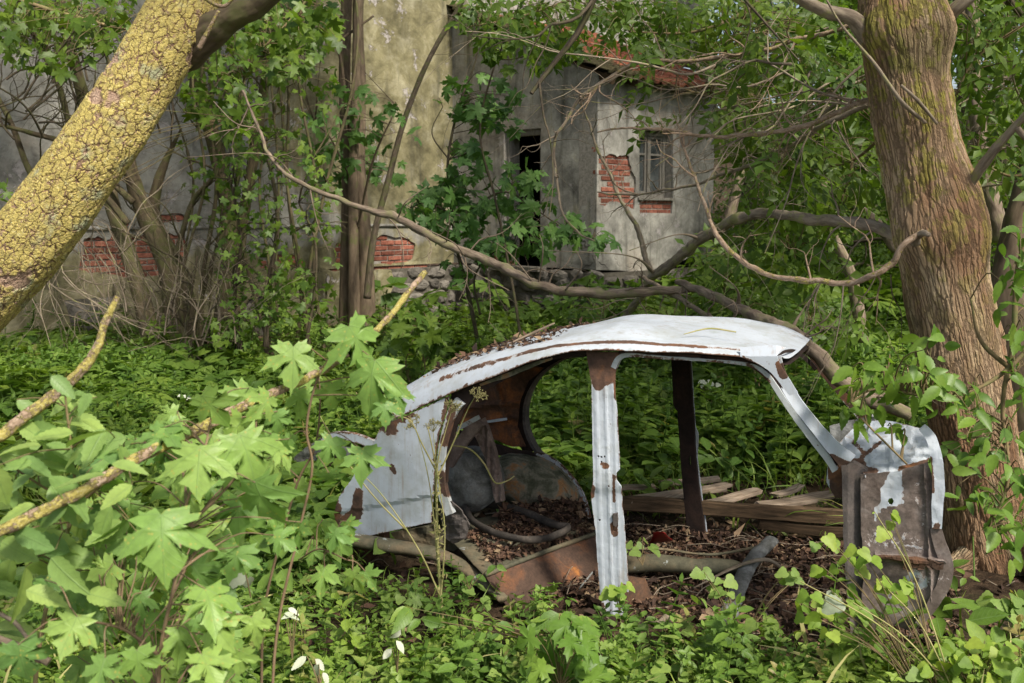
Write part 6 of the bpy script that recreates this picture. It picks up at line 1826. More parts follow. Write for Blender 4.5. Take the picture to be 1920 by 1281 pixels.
spray('leafy_branch', 'leafy spray hanging from the top edge before the main wall', [([(1150, -80, 8.0), (1080, -10, 8.0), (980, 30, 8.0), (880, 50, 8.0)], [.012, .010, .008, .004])], [([(860, -20), (1120, -20), (1130, 70), (1060, 130), (960, 90), (880, 60)], 150), ([(1120, -20), (1330, -20), (1330, 60), (1240, 90), (1130, 60)], 120)], 8.0, PIN, .17, 76, M['fol'], .6)
spray('leafy_branch', 'large dense spray over the top left, behind the leaning lichen trunk', [([(-120, -60, 8.6), (100, 20, 8.6), (300, 60, 8.6), (560, 30, 8.6)], [.02, .016, .012, .005]), ([(660, -120, 8.8), (560, 20, 8.8), (470, 120, 8.8), (440, 220, 8.8)], [.016, .012, .008, .004])], [([(0, -20), (260, -20), (220, 110), (90, 150), (0, 120)], 190), ([(340, -20), (640, -20), (640, 80), (560, 150), (450, 160), (360, 90)], 260), ([(360, 100), (440, 140), (520, 200), (470, 290), (380, 240), (340, 170)], 90), ([(0, 330), (60, 350), (80, 400), (0, 430)], 20)], 8.6, MAPL, .088, 77, M['fol'], .6, spread=.6)
spray('leafy_branch', 'sunlit twigs with dense pinnate leaves closing the gap above the tiled roof', [([(1620, -60, 7.4), (1480, 40, 7.4), (1380, 80, 7.4), (1320, 160, 7.4)], [.014, .012, .008, .004])], [([(1320, -20), (1620, -20), (1620, 180), (1520, 260), (1400, 200), (1330, 130)], 330), ([(1340, 180), (1480, 230), (1600, 260), (1640, 420), (1540, 440), (1400, 330)], 200)], 7.4, PIN, .17, 78, M['fol'], .7)
spray('leafy_branch', 'leafy sprays left of the large trunk above the arched dead limb', [([(1660, 250, 6.0), (1600, 300, 6.2), (1520, 320, 6.3), (1440, 350, 6.3)], [.01, .01, .008, .004]), ([(1600, 300, 6.2), (1560, 420, 6.2), (1480, 470, 6.2)], [.008, .006, .004])],
      [([(1400, 270), (1500, 250), (1600, 270), (1640, 330), (1620, 390), (1500, 390), (1420, 360)], 110), ([(1380, 410), (1460, 430), (1560, 430), (1570, 480), (1500, 500), (1400, 470)], 60), ([(1440, 60), (1600, 50), (1640, 140), (1600, 200), (1470, 170)], 60)], 6.2, PIN, .19, 72, M['fol'], .45)
spray('leafy_branch', 'bright sprays at the upper right corner right of the large trunk', [([(1980, 20, 5.3), (1900, 60, 5.3), (1830, 110, 5.3), (1790, 180, 5.3)], [.012, .01, .008, .004]), ([(1980, 300, 5.2), (1900, 330, 5.2), (1830, 300, 5.2)], [.01, .008, .004])],
      [([(1770, 0), (1960, -20), (1980, 120), (1960, 200), (1880, 170), (1800, 150), (1760, 80)], 90), ([(1790, 200), (1860, 200), (1880, 260), (1960, 300), (1960, 360), (1850, 330), (1800, 300)], 45)], 5.3, PIN, .17, 73, M['fol'], .35)
# climber with broad ovate leaves in front of the large trunk
spray('leafy_vine', 'climber with broad ovate leaves spreading in front of the large trunk and the car scuttle', [([(1960, 620, 3.7), (1880, 700, 3.6), (1800, 740, 3.55), (1720, 740, 3.5), (1640, 730, 3.5), (1590, 760, 3.5)], [.010, .008, .006, .006, .004, .003]), ([(1700, 870, 3.5), (1650, 820, 3.45), (1610, 780, 3.45)], [.004, .004, .003])],
      [([(1590, 690), (1640, 670), (1720, 660), (1800, 690), (1850, 740), (1830, 790), (1760, 770), (1700, 745), (1640, 770), (1590, 750)], 95), ([(1575, 760), (1620, 745), (1640, 780), (1600, 800)], 9), ([(1700, 620), (1760, 610), (1780, 650), (1720, 660)], 10), ([(1640, 770), (1690, 780), (1700, 810), (1660, 820)], 6)], 3.52, SER, .075, 74, M['fgm'], .10, .45, M['greentwig'], .35, 2)
spray('leafy_vine', 'climber hanging down the right frame edge beside the large trunk', [([(1990, 380, 3.8), (1915, 480, 3.75), (1900, 640, 3.7), (1880, 760, 3.7), (1890, 900, 3.7), (1850, 1000, 3.7)], [.012, .010, .010, .008, .007, .004]), ([(1905, 700, 3.7), (1840, 640, 3.7), (1820, 560, 3.7)], [.010, .008, .004])],
      [([(1860, 440), (1930, 400), (1960, 480), (1940, 560), (1870, 540)], 36), ([(1870, 560), (1940, 560), (1960, 760), (1880, 720)], 34), ([(1770, 820), (1850, 760), (1940, 780), (1960, 940), (1900, 1030), (1830, 980), (1760, 940)], 80), ([(1850, 960), (1930, 980), (1910, 1060), (1860, 1050)], 14)], 3.7, SER, .08, 75, M['fgm'], .12, .5, M['greentwig'], .35, 2)
# ------------------------------------------------------------------ vegetation on the ground
def carsl(P):
    d = P - CO
    return d @ CF, d @ CL
def house_mask(P):
    d = P - HC
    a, b = d @ HF, d @ HS
    inA = (a > -.1) & (b > -.1) & (a < FRONTL + .1)
    inM = (b > SIDE - .2)
    return inA | inM
def wedge(n, y0, y1, g, side=.60, x0=None):
    """points on the ground in the seen wedge, uniform in area, a little wider than the frame"""
    y = np.sqrt(g.uniform(y0 ** 2, y1 ** 2, n)); x = g.uniform(-1, 1, n) * (y * side + .3)
    return np.stack([x, y, gz(x, y)], -1)
def keep(P, g, car_=True, patchf=None):
    s, l = carsl(P)
    m = ~house_mask(P)
    if car_: m &= ~((s > -1.35) & (s < 1.28) & (l > -.06) & (l < 1.35))
    # bare soil round the big tree's foot
    m &= ~((np.hypot(P[:, 0] - 2.05, (P[:, 1] - 4.15) * .8) < .62) & (g.random(len(P)) < .93))
    m &= np.hypot(P[:, 0] - ctr[0][0], P[:, 1] - ctr[0][1]) > .40
    # litter strip below the foundation
    d = np.minimum((P - HC) @ HS * -1 * 0 + 99, 99)
    db = np.where((P - HC) @ HF < 0, -((P - HC) @ HF), 99)
    near = (P[:, 1] > 11.0) & (P[:, 0] > -4.2) & (P[:, 0] < 1.3)
    m &= ~(near & (g.random(len(P)) < .86))
    # the pallet boards stay clear, few plants right before the shell
    m &= ~((P[:, 0] > .55) & (P[:, 0] < 2.3) & (P[:, 1] > 5.0) & (P[:, 1] < 6.15) & (g.random(len(P)) < .85))
    m &= ~((s > -1.1) & (s < 1.3) & (P[:, 1] > 3.46) & (l < 0) & (g.random(len(P)) < .72))
    # leave a sliver of path for the sapling feet
    return P[m]
def upright(mb, T, P, size, g, lean=.25, curl=.2, rnd=None, Nr=None):
    n = len(P)
    D = nrm(np.array([0, 0, 1.]) + g.normal(size=(n, 3)) * lean * [1, 1, .2])
    a = g.uniform(0, 2 * math.pi, n)
    N = np.stack([np.cos(a), np.sin(a), np.zeros(n)], -1)
    leaves(mb, T, P, D, N, size, rnd, curl, g)
def stuff(name, label, mb, mat):
    o = mb.build(name, mat); prop(o, label, name.replace('_', ' '), kind='stuff'); return o

g = np.random.default_rng(21)
# heights: low in front of the car, tall behind
def hgt(P, lo, mid, far):
    s, l = carsl(P)
    front = l < 0
    h = np.where(front, lo, mid)
    h = np.where((P[:, 0] < -.8) & (P[:, 1] > 4), mid, h)
    h = np.where(P[:, 1] > 8, far, h)
    return h
def clump(P, f, seed, lo=-.25):
    return fbm(P * [f, f, 0], seed) > lo
# ground elder carpet
mb = MB(); mbp = MB()
P = keep(wedge(9000, 2.3, 7.2, g), g); P = P[clump(P, 1.6, 3, -.15)]
h = hgt(P, .10, .24, .24) * g.uniform(.45, 1.3, len(P))
nearfront = carsl(P)[1] < 0
upright(mb, GE, P[~nearfront], h[~nearfront], g, .5)
pp = P[nearfront]; hh_ = h[nearfront]
sel = g.random(len(pp)) < .45
upright(mb, GE5, pp[~sel], hh_[~sel], g, .55); upright(mbp, GE, pp[sel], hh_[sel] * 1.1, g, .55)
P = keep(wedge(70, 2.5, 3.5, g), g); upright(mb, HERB, P, .30 * g.uniform(.6, 1.2, len(P)), g, .3, .4)
P = keep(wedge(2600, 2.4, 4.4, g), g); P = P[carsl(P)[1] < -.1]; upright(mb, HERB, P, .16 * g.uniform(.5, 1.4, len(P)), g, .45, .3)
P = keep(wedge(260, 2.4, 4.2, g), g); P = P[carsl(P)[1] < -.1]; n_ = len(P); leaves(mbp, MAPM, P + CZ * g.uniform(.05, .16, (n_, 1)), nrm(g.normal(size=(n_, 3)) * [1, 1, .3]), nrm(CZ + g.normal(size=(n_, 3)) * .4 + [0, -.4, 0]), .06 * g.uniform(.6, 1.3, n_), None, .4, g)
stuff('ground_elder', 'carpet of low three-leaved ground plants around the car shell', mb, M['herb'])
P = keep(wedge(800, 2.4, 4.6, g), g)
P = P[carsl(P)[1] < 0]; upright(mbp, GR, P, .12 * g.uniform(.5, 1.3, len(P)), g, .4)
stuff('pale_ground_plants', 'paler low leafy plants in the front of the picture', mbp, M['pale'])
# farther undergrowth
mb = MB()
P = keep(wedge(17000, 6.8, 17.5, g), g); P = P[clump(P, .9, 5, -.30)]
upright(mb, GEL, P, .30 * g.uniform(.4, 1.3, len(P)), g, .65, .5)
P = keep(wedge(3500, 6.8, 15, g), g); P = P[clump(P, .9, 25, -.1)]; upright(mb, HERBL, P, .36 * g.uniform(.5, 1.3, len(P)), g, .4, .4)
P = keep(wedge(9000, 12, 32, g, .75), g)
upright(mb, GEL, P, .6 * g.uniform(.5, 1.3, len(P)), g, .3)
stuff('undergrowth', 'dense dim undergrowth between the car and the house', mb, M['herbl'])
# tall herbs behind the car and on the left
mb = MB()
P = keep(wedge(10500, 4.2, 9.5, g), g); s, l = carsl(P)
m = ((l > 1.5) | (s < -2.0)) & clump(P, 1.1, 8, -.2) & (l > .2)
P = P[m]; upright(mb, HERB, P, np.where(P[:, 0] > 0, .37, .30) * g.uniform(.4, 1.5, len(P)), g, .22, .3)
stuff('tall_herbs', 'tall upright leafy herbs growing behind the car shell', mb, M['herb'])
mb = MB()
P = keep(wedge(2600, 9, 16, g), g); P = P[clump(P, .7, 12, -.1) & (np.abs(P[:, 0]) > .0)]
upright(mb, HERBL, P, .50 * g.uniform(.5, 1.3, len(P)), g, .25, .3)
P = keep(wedge(3800, 14, 34, g, .8), g); P = P[P[:, 0] > 2.5]
upright(mb, HERBL, P, 1.1 * g.uniform(.5, 1.3, len(P)), g, .25, .3)
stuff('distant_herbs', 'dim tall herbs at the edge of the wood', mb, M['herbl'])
# grass
mb = MB()
P = keep(wedge(9500, 2.3, 7.5, g), g); P = P[clump(P, 1.3, 15, -.25)]
n_ = len(P); P = np.repeat(P, 3, 0) + g.normal(size=(n_ * 3, 3)) * [.03, .03, 0]
front = carsl(P)[1] < 0
upright(mb, BLADE2, P, np.where(front, .17, .34) * g.uniform(.5, 1.3, len(P)), g, .45, .1)
P = keep(wedge(7000, 4.8, 9, g), g); P = P[(carsl(P)[1] > 1.4) & clump(P, 1.1, 18, -.2)]; upright(mb, BLADE2, P, .42 * g.uniform(.5, 1.3, len(P)), g, .4, .1)
P = keep(wedge(5000, 6.5, 13, g), g); upright(mb, BLADE, P, .36 * g.uniform(.5, 1.3, len(P)), g, .45, .1)
P = keep(wedge(420, 2.4, 6, g), g); mbd = MB(); upright(mbd, BLADE, P, .30 * g.uniform(.4, 1.3, len(P)), g, .7, .1); stuff('dry_grass', 'bleached dead stalks and grass among the green plants', mbd, M['straw'])
stuff('grass', 'scattered arching grass blades among the herbs', mb, M['grass'])
# dead leaves
mb = MB()
P = wedge(9000, 2.3, 8, g); P = P[~house_mask(P)]
P2 = wedge(7000, 9, 18, g, .4); P2 = P2[~house_mask(P2) & (P2[:, 0] > -5) & (P2[:, 0] < 2.5)]
# inside the shell
u = g.uniform(size=(5200, 2)); Pc = np.array([K(-.45 + a * 1.75, .02 + b * 1.3, 0) for a, b in u]); Pc[:, 2] = gz(Pc[:, 0], Pc[:, 1]) + g.uniform(0, .035, len(Pc))
u = g.uniform(size=(1700, 2)); Pt = np.array([T1 * (1 - a) * (1 - b) + T2 * a * (1 - b) + T3 * a * b + T4 * (1 - a) * b for a, b in np.stack([.12 + .85 * u[:, 0], .1 + .85 * u[:, 1]], -1)]) + CZ * .012
Pt[:, 2] += g.uniform(0, .02, len(Pt))
u = g.uniform(size=(1300, 2)); Pr = np.array([T4 * (1 - a) * (1 - b) + FL(1095, 985, .165) * a * (1 - b) + T6 * a * b + T5 * (1 - a) * b for a, b in np.stack([.38 + .6 * u[:, 0], u[:, 1]], -1)]) + CZ * .015
Pr[:, 2] += g.uniform(0, .03, len(Pr))
for PP, sz_ in ((P + CZ * .012, .05), (P2 + CZ * .02, .10), (Pc, .040), (Pc + g.normal(size=Pc.shape) * [.03, .03, .004] + CZ * .01, .018), (Pt, .036), (Pt + g.normal(size=Pt.shape) * [.02, .02, .004] + CZ * .006, .016), (Pr, .036)):
    n_ = len(PP); leaves(mb, OVL, PP, nrm(g.normal(size=(n_, 3)) * [1, 1, .25]), nrm(np.array([0, 0, 1.]) + g.normal(size=(n_, 3)) * .45), sz_ * g.uniform(.35, 1.6, n_), None, 1.8, g)
    mb.tc = mb.tc
# litter caught on the rear slope of the roof
k = g.uniform(size=(800, 2)); PR = []
Pq, _ = roof_surface()
for a, b in k:
    s_i = int((.05 + .36 * a) * (NS_ - 1)); j_ = int(11 + b * 10)
    PR.append(Pq[s_i, j_] + (Pq[s_i, j_ + 1] - Pq[s_i, j_]) * g.random() + CZ * .008)
PR = np.array(PR); n_ = len(PR)
leaves(mb, OVL, PR, nrm(g.normal(size=(n_, 3)) * [1, 1, .3]), nrm(CZ + g.normal(size=(n_, 3)) * .4), .032 * g.uniform(.4, 1.5, n_), None, 1.2, g)
stuff('leaf_litter', 'brown dead leaves lying on the soil, in the shell and on its roof', mb, M['litter'])
mb = MB()
for k in range(260):
    y = math.sqrt(g.uniform(2.4 ** 2, 8 ** 2)); x = g.uniform(-.6, .6) * y
    p = np.array([x, y, gz(x, y) + .02]); a_ = g.uniform(0, 6.28); L = g.uniform(.08, .35)
    q = p + np.array([math.cos(a_), math.sin(a_), g.uniform(-.02, .08)]) * L
    tube(mb, [p, (p + q) / 2 + g.normal(size=3) * .015, q], [.003, .003, .0015], 4, 8, rnd=g.random())
for k in range(110):
    s = g.uniform(-.3, 1.2); l = g.uniform(.05, 1.3); p = K(s, l, .04); a_ = g.uniform(0, 6.28)
    q = p + np.array([math.cos(a_), math.sin(a_), g.uniform(-.02, .06)]) * g.uniform(.06, .3)
    tube(mb, [p, (p + q) / 2 + g.normal(size=3) * .015, q], [.0025, .0025, .001], 4, 8, rnd=g.random())
stuff('twig_litter', 'thin dry twigs scattered on the forest floor', mb, M['twig'])
deadbranch_on_roof = MB()
tube(deadbranch_on_roof, [Cp(950, 655, .35) + CZ * .02, Cp(1000, 632, .45) + CZ * .02, Cp(1040, 618, .5) + CZ * .03], [.004, .006, .004], 7, 20, .2)
prop(deadbranch_on_roof.build('dead_twig', M['fallen']), 'short brown twig resting on the rear slope of the car roof', 'branch')
deadbranch_on_roof = MB()
tube(deadbranch_on_roof, [Cp(1282, 632, .3) + CZ * .012, Cp(1330, 625, .4) + CZ * .02, Cp(1380, 628, .42) + CZ * .012], [.002, .004, .003], 7, 20, .2)
prop(deadbranch_on_roof.build('dead_twig', M['straw']), 'thin pale twig with a curled leaf on the middle of the car roof', 'branch')

# ------------------------------------------------------------------ foreground maple saplings
g = np.random.default_rng(77)
CAMV = CAMP
def placed_leaves(mb, items, T, g, k=1.0, dflt=(0, -1), tilt=.55, curl=.35):
    for it in items:
        px, py, w, Y = it[:4]
        ang = it[4] if len(it) > 4 else g.uniform(-50, 50)
        c = W(px, py, Y); s = w * Y / FPX / 1.32 * k
        a_ = R(ang)
        d = np.array([math.sin(a_), -.25 + g.normal() * .15, -math.cos(a_)])       # hanging tip
        N = nrm(np.array([.1, -.62, tilt]) + g.normal(size=3) * .32)
        d = nrm(d); d = nrm(d - N * (d @ N) * .8)
        leaves(mb, MAPS[g.integers(6)] if T is MAP else T, [c - d * s * .42], d, N, s, g.random(1), curl * 1.8, g)
        yield c - d * s * .42

main = [(675, 645, 125, 2.15, 40), (550, 682, 112, 2.1, 0), (692, 712, 128, 2.1, -10), (745, 745, 70, 2.15, 20), (622, 742, 72, 2.2, 0), (722, 770, 60, 2.1, 10)]
main2 = [(400, 768, 118, 1.9, 30), (467, 853, 150, 1.85, 30), (371, 878, 150, 1.8, 0), (490, 943, 150, 1.8, 20), (304, 1012, 188, 1.65, 5), (293, 826, 115, 1.95, -10), (396, 1135, 150, 1.7, 20), (411, 1185, 110, 1.72, 40),
         (338, 1204, 100, 1.75, 0), (130, 1190, 130, 1.7, -20), (186, 1262, 110, 1.65, 0), (259, 1250, 110, 1.7, 10), (394, 1255, 130, 1.65, 15), (262, 1134, 84, 1.85, 0), (338, 945, 100, 1.95, -20), (340, 890, 90, 2.0, 0),
         (520, 790, 70, 2.1, 0), (430, 700, 0.1, 2, 0), (220, 840, 90, 2.0, -30), (440, 1050, 100, 1.95, -10), (560, 1000, 80, 2.05, 10), (480, 1180, 90, 1.8, 25), (40, 1240, 120, 1.7, 10), (90, 1110, 90, 1.8, 20), (350, 1080, 90, 1.9, -25), (450, 1240, 80, 1.75, 0)]
gx = np.random.default_rng(90)
pl_ = np.array([(170, 900), (330, 760), (470, 740), (560, 820), (560, 960), (500, 1100), (470, 1281), (60, 1281), (120, 1100)], float)
main2 = [(a_[0], a_[1], a_[2] * (.86 if a_[2] > 1 else 1)) + tuple(a_[3:]) for a_ in main2]
while len(main2) < 120:
    q_ = gx.uniform([60, 740], [560, 1281])
    if inpoly(np.array([q_]), pl_)[0]: main2.append((q_[0], q_[1], gx.uniform(45, 100), gx.uniform(1.9, 2.35), gx.uniform(-70, 70)))
small = [(540, 836, 62, 2.35, 0), (563, 752, 74, 2.35, 0), (616, 842, 74, 2.2, -20), (677, 866, 82, 2.15, 0), (620, 903, 70, 2.15, 10), (625, 1008, 62, 2.2, -10), (602, 1085, 76, 2.2, 0), (664, 1090, 66, 2.2, 20), (692, 1086, 60, 2.25, 40),
         (560, 925, 66, 2.3, 20), (596, 990, 55, 2.3, -30), (640, 1022, 58, 2.25, 30), (585, 1040, 50, 2.3, -10), (508, 870, 60, 2.4, 0), (655, 990, 46, 2.3, 30)]
def sapling(label, items, stems, mat, seed):
    g = np.random.default_rng(seed)
    b = W(*stems[0][0][0]); b = np.array([b[0], b[1], max(0, min(b[2], .1))])
    r0 = empty('maple_sapling', tuple(b), label, 'sapling')
    mb = MB(); S = stems_of(mb, stems, .1, 9)
    mb2 = MB()
    bases = list(placed_leaves(mb2, [i_ for i_ in items if i_[2] > 1], MAP, g))
    for q in bases:
        A_ = np.concatenate(S); d = np.linalg.norm(A_ - q, axis=1) + .5 * np.maximum(0, A_[:, 2] - q[2]); t = A_[np.argmin(d)]
        tube(mb, [t, (t + q) / 2 + CZ * .02 + g.normal(size=3) * .008, q], [.0018, .0013, .0011], 5, 12, cap=False)
    mb.build('stem', M['redtwig'], r0)
    mb2.build('foliage', mat, r0)
gb = lambda px, Y: (px, float(640.5 + 0), Y)
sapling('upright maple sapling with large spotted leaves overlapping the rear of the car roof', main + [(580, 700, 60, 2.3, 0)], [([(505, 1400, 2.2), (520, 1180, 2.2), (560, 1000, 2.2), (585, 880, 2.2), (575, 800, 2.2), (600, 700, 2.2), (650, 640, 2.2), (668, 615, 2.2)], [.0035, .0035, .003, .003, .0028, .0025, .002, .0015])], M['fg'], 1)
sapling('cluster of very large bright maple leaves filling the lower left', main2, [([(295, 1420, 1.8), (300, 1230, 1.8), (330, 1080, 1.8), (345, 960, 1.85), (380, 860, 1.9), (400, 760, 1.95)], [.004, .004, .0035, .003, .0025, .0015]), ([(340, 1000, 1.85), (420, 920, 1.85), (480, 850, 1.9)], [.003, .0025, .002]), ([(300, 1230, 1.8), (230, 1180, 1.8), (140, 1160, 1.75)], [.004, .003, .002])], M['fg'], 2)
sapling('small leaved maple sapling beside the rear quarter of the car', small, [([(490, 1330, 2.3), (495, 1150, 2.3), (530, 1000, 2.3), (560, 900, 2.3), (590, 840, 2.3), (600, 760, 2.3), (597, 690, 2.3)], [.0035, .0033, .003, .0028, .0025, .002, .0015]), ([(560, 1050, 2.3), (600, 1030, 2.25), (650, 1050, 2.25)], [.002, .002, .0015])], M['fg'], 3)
# box elder shoots with ovate leaflets, far left
g = np.random.default_rng(31)
b = W(60, 1240, 2.0)
r0 = empty('box_elder_shoot', (b[0], b[1], 0), 'box elder shoot with toothed oval leaflets at the left edge under the broken twig', 'sapling')
mb = MB()
S = stems_of(mb, [([(60, 1400, 2.0), (70, 1240, 2.0), (100, 1080, 2.0), (140, 950, 2.0), (135, 860, 2.0), (125, 770, 2.0), (122, 735, 2.0)], [.006, .005, .0045, .004, .003, .0025, .002]), ([(140, 950, 2.0), (60, 900, 2.0), (0, 860, 2.0)], [.003, .0025, .002]), ([(140, 950, 2.0), (200, 900, 2.0), (230, 850, 2.0)], [.003, .0025, .002])], .1, 8)
mb2 = MB(); T_ = SER
cl = [(124, 750, 70), (140, 745, 60), (85, 800, 80), (150, 790, 80), (175, 800, 75), (50, 840, 85), (100, 860, 80), (140, 830, 80), (60, 890, 85), (100, 905, 80), (160, 880, 90), (190, 860, 85), (155, 935, 100), (125, 990, 100), (100, 960, 80), (170, 990, 85), (20, 900, 80), (25, 960, 80), (60, 1030, 90), (110, 1060, 100), (140, 1090, 95), (80, 1110, 90), (20, 1080, 90), (30, 1140, 90), (200, 960, 80), (215, 1010, 80), (235, 925, 80), (50, 1000, 80), (0, 1020, 90), (10, 850, 70), (240, 880, 70), (160, 1040, 90), (180, 1100, 90), (35, 1190, 90)]
for px, py, w_ in cl:
    for j_ in range(3):
        q = W(px + g.normal() * 20, py + g.normal() * 18, 2.0 + g.normal() * .14); s = w_ * 2.0 / FPX * g.uniform(.75, 1.15)
        a_ = g.uniform(-1.5, 1.5); N = nrm(np.array([.1, -.5, .75]) + g.normal(size=3) * .42)
        d = nrm(np.array([math.sin(a_), -.1, -.55 * math.cos(a_)])); d = nrm(d - N * (d @ N) * .8)
        leaves(mb2, T_, [q - d * s * .5], d, N, s, g.random(1), .3, g)
        A_ = np.concatenate(S); t = A_[np.argmin(np.linalg.norm(A_ - q, axis=1))]
        if j_ == 0: tube(mb, [t, (t + q - d * s * .5) / 2 + CZ * .01, q - d * s * .5], [.0018, .0013, .001], 4, 9, cap=False)
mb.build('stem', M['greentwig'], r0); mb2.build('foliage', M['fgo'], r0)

# ------------------------------------------------------------------ dry umbel stalk in front of the rear door
b = G(834, 1215)
r0 = empty('dry_umbel_plant', tuple(b), 'dry yellow umbel stalk standing in front of the rear quarter panel', 'plant')
mb = MB()
Yd = float(b[1])
tube(mb, [W(834, 1222, Yd), W(826, 1110, Yd), W(820, 1000, Yd), W(818, 920, Yd), W(816, 870, Yd), W(802, 800, Yd)], [.006, .006, .005, .0045, .003, .002], 8, 60, .1)
S = []
for pts in ([(818, 900), (850, 830), (876, 770), (890, 745)], [(817, 930), (822, 860), (835, 810), (845, 775)], [(826, 1120), (790, 1040), (740, 960), (695, 905), (650, 870)], [(824, 1100), (812, 960), (800, 880), (780, 805)],
            [(816, 880), (790, 830), (770, 790), (740, 778)], [(826, 1130), (834, 1000), (822, 900), (812, 810)], [(760, 992), (700, 930), (640, 850), (600, 780)]):
    S.append(tube(mb, [W(x, y, Yd + (.0 if k_ == 0 else .03 * math.sin(x))) for k_, (x, y) in enumerate(pts)], [.0035, .0028, .002, .0012], 6, 30))
mb.build('stem', M['straw'], r0)
g = np.random.default_rng(6)
for s in S[:2] + S[3:6]:
    mb = MB()
    for rep in range(1):
        tip = s[-1]; d0 = nrm(s[-1] - s[-4])
        for k in range(16):
            q = tip + rdir(g, d0, g.uniform(.2, 1.1)) * g.uniform(.025, .05)
            tube(mb, [tip, q], [.0008, .0006], 3, 4, cap=False)
            for j_ in range(6):
                q2 = q + nrm(g.normal(size=3)) * .010; tube(mb, [q, q2, q2 + CZ * .003], [.0005, .0016, .0006], 4, 5)
    mb.build('seed_head', M['straw'], r0)
mb = MB()       # shrivelled leaf remains along the stalk
for k in range(110):
    i = g.integers(5, 55); t = W(*[(834, 1222), (820, 1000), (816, 870)][0], Yd)
    yy = g.uniform(860, 1100); q = W(824 + (yy - 1000) * .05 + g.normal() * 5, yy, Yd - .01)
    leaves(mb, OVL, [q], nrm(g.normal(size=3) + [0, 0, -.6]), g.normal(size=3), .018 * g.uniform(.5, 1.3), g.random(1), 1.5, g)
mb.build('withered_leaves', M['straw'], r0)

# ------------------------------------------------------------------ small named plants
def sprig(name, label, foot, pts, T, size, mat, seed, Y, r=.0022, stm=M['greentwig'], cat='plant', n=1, sp=.2, dr=.3):
    g = np.random.default_rng(seed)
    f = W(foot[0], foot[1], Y); r0 = empty(name, tuple(f), label, cat)
    mb = MB(); mb2 = MB()
    for (x, y) in pts:
        q = W(x, y, Y + g.normal() * .05)
        tube(mb, [f, (f + q) / 2 + CZ * abs(q[2] - f[2]) * .12, q], [r, r * .8, r * .5], 5, 14, cap=False)
        for j_ in range(n):
            a_ = g.uniform(0, 6.28)
            d = nrm(np.array([math.cos(a_), -.3 + .6 * math.sin(a_), -dr])); N = nrm(np.array([.1, -.5, .8]) + g.normal(size=3) * .3)
            leaves(mb2, T, [q + d * size * .05], d, N, size * g.uniform(.7, 1.2), g.random(1), .5, g)
    mb.build('stem', stm, r0); mb2.build('foliage', mat, r0)
sprig('bleached_herb', 'pair of white bleached leaves on a thin stem left of the dry umbel stalk', (548, 1235), [(540, 1140), (552, 1150), (560, 1142), (532, 1150)], SER, .045, M['white'], 1, 3.0, n=1)
sprig('bleached_herb', 'white withered leaves hanging low at the bottom edge left of centre', (600, 1290), [(598, 1245), (590, 1235), (575, 1230), (605, 1260)], SER, .05, M['white'], 2, 2.8, n=1, dr=.9)
sprig('bleached_herb', 'bleached lobed leaf among the maple leaves below the largest one', (470, 1120), [(462, 1080), (458, 1070)], RND, .05, M['white'], 3, 2.5, n=1, dr=1)
sprig('bleached_herb', 'upright pale yellow bud-like leaves near the bottom edge under the dry umbel stalk', (745, 1260), [(752, 1180), (735, 1215), (742, 1200)], OV, .05, M['white'], 4, 3.0, n=1, dr=1.2)
gr_ = M['pale']
sprig('celandine', 'fresh lobed celandine sprig at the foot of the middle pillar', (1162, 1150), [(1160, 1098), (1150, 1108), (1170, 1095), (1165, 1112)], RND, .055, M['yel'], 5, 3.55, n=2)
sprig('celandine', 'celandine sprig in the shell just right of the middle pillar', (1205, 1060), [(1190, 1020), (1205, 1012), (1216, 1022), (1180, 1030)], RND, .06, gr_, 6, 4.1, n=2)
sprig('celandine', 'celandine stalk with round leaflets in front of the fallen metal beam', (1385, 1210), [(1312, 1068), (1320, 1072), (1310, 1120), (1355, 1085), (1360, 1105), (1352, 1100), (1365, 1108)], RND, .055, gr_, 7, 3.5, n=2)
sprig('celandine', 'celandine leaves at the end of a long stalk beside the curved wood strip', (1395, 1200), [(1470, 1078), (1490, 1085), (1480, 1070), (1500, 1078)], RND, .055, gr_, 8, 3.5, n=2)
sprig('celandine', 'celandine sprig with drooping leaflets right of the fallen beam', (1390, 1190), [(1420, 1160), (1440, 1170), (1450, 1155), (1432, 1180)], RND, .06, gr_, 9, 3.5, n=2, dr=.9)
pts = [(1545, 1000), (1530, 1015), (1560, 1010), (1540, 1060), (1572, 1062), (1590, 1045), (1600, 1060), (1520, 1110), (1540, 1120), (1510, 1150), (1535, 1160), (1560, 1110), (1585, 1100), (1600, 1120), (1545, 1140), (1610, 1025), (1570, 1140), (1500, 1130), (1555, 1180)]
sprig('yellowing_celandine', 'tall celandine with yellow-green leaves in front of the hinge pillar', (1720, 1290), pts, RND, .056, M['yel'], 10, 3.1, n=2, dr=.6)
sprig('yellowing_celandine', 'single white faded leaf hanging in the yellow-green celandine', (1700, 1290), [(1578, 1120), (1574, 1112)], RND, .065, M['white'], 11, 3.05, n=1, dr=1)
pts = [(1668, 960), (1672, 975), (1665, 990), (1640, 1090), (1650, 1085), (1700, 1085), (1690, 1095), (1700, 1110), (1640, 1180), (1650, 1195), (1630, 1040), (1610, 1140), (1622, 1160)]
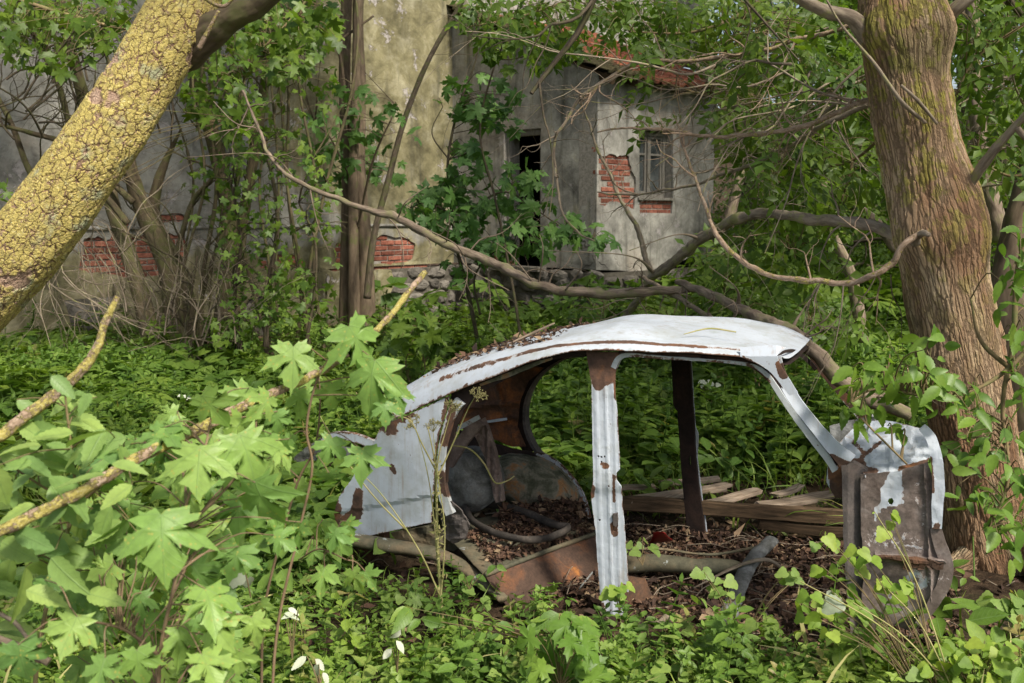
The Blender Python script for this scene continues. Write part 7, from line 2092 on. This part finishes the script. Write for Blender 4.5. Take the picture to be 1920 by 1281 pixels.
sprig('yellowing_celandine', 'celandine shoots climbing in front of the rusty inner fender', (1760, 1300), pts, RND, .055, M['yel'], 12, 3.1, n=2, dr=.6)
pts = [(x, y) for x, y in zip(np.random.default_rng(3).uniform(1730, 1930, 46), np.random.default_rng(4).uniform(1195, 1285, 46))]
sprig('celandine_clump', 'bright clump of lobed leaves in the bottom right corner', (1830, 1310), pts, RND, .058, M['yel'], 13, 3.05, n=2, dr=.3)
sprig('celandine', 'pale lobed leaves right of the inner fender at the foot of the large tree', (1920, 1190), [(1870, 1120), (1890, 1130), (1905, 1115), (1915, 1135), (1890, 1155), (1910, 1160), (1935, 1120)], RND, .075, gr_, 14, 3.4, n=3)
pts = [(x, y) for x, y in zip(np.random.default_rng(5).uniform(1000, 1110, 16), np.random.default_rng(6).uniform(1160, 1260, 16))]
sprig('young_maple_seedling', 'low maple seedlings in front of the middle pillar at the bottom edge', (1050, 1290), pts, MAP, .085, M['fgm'], 15, 3.0, n=1, dr=.4)
sprig('broadleaf_seedling', 'broad oval leaves on short stems before the rusty seat platform', (1060, 1220), [(1030, 1160), (1050, 1150), (1075, 1160), (1060, 1175), (1090, 1165), (1010, 1170), (770, 1140), (790, 1160), (900, 1150), (930, 1170)], OV, .085, M['herb'], 16, 3.2, n=2, dr=.2)
sprig('green_stalk', 'long yellow-green bare stalks fanning out at the lower right', (1790, 1300), [(1500, 1090), (1640, 960), (1600, 1130), (1660, 1100)], OVL, .02, M['yel'], 17, 3.0, n=1, r=.003, stm=M['straw'])
sprig('seedling_in_shell', 'small green seedlings sprouting through the rusty seat platform', (880, 1105), [(868, 1075), (890, 1080), (878, 1090), (930, 1060), (860, 1085)], OV, .05, M['herb'], 18, 3.9, n=2)
sprig('white_umbel', 'small white flowered umbel left of the far pillar seen through the front door opening', (1330, 780), [(1308, 716), (1325, 716), (1340, 722), (1318, 722)], RND, .05, M['white'], 19, 7.0, n=2, dr=0)
sprig('white_umbel', 'tiny white flowers low behind the longer lichened twig', (345, 790), [(340, 742), (350, 745), (345, 748)], RND, .04, M['white'], 20, 7.0, n=2, dr=0)
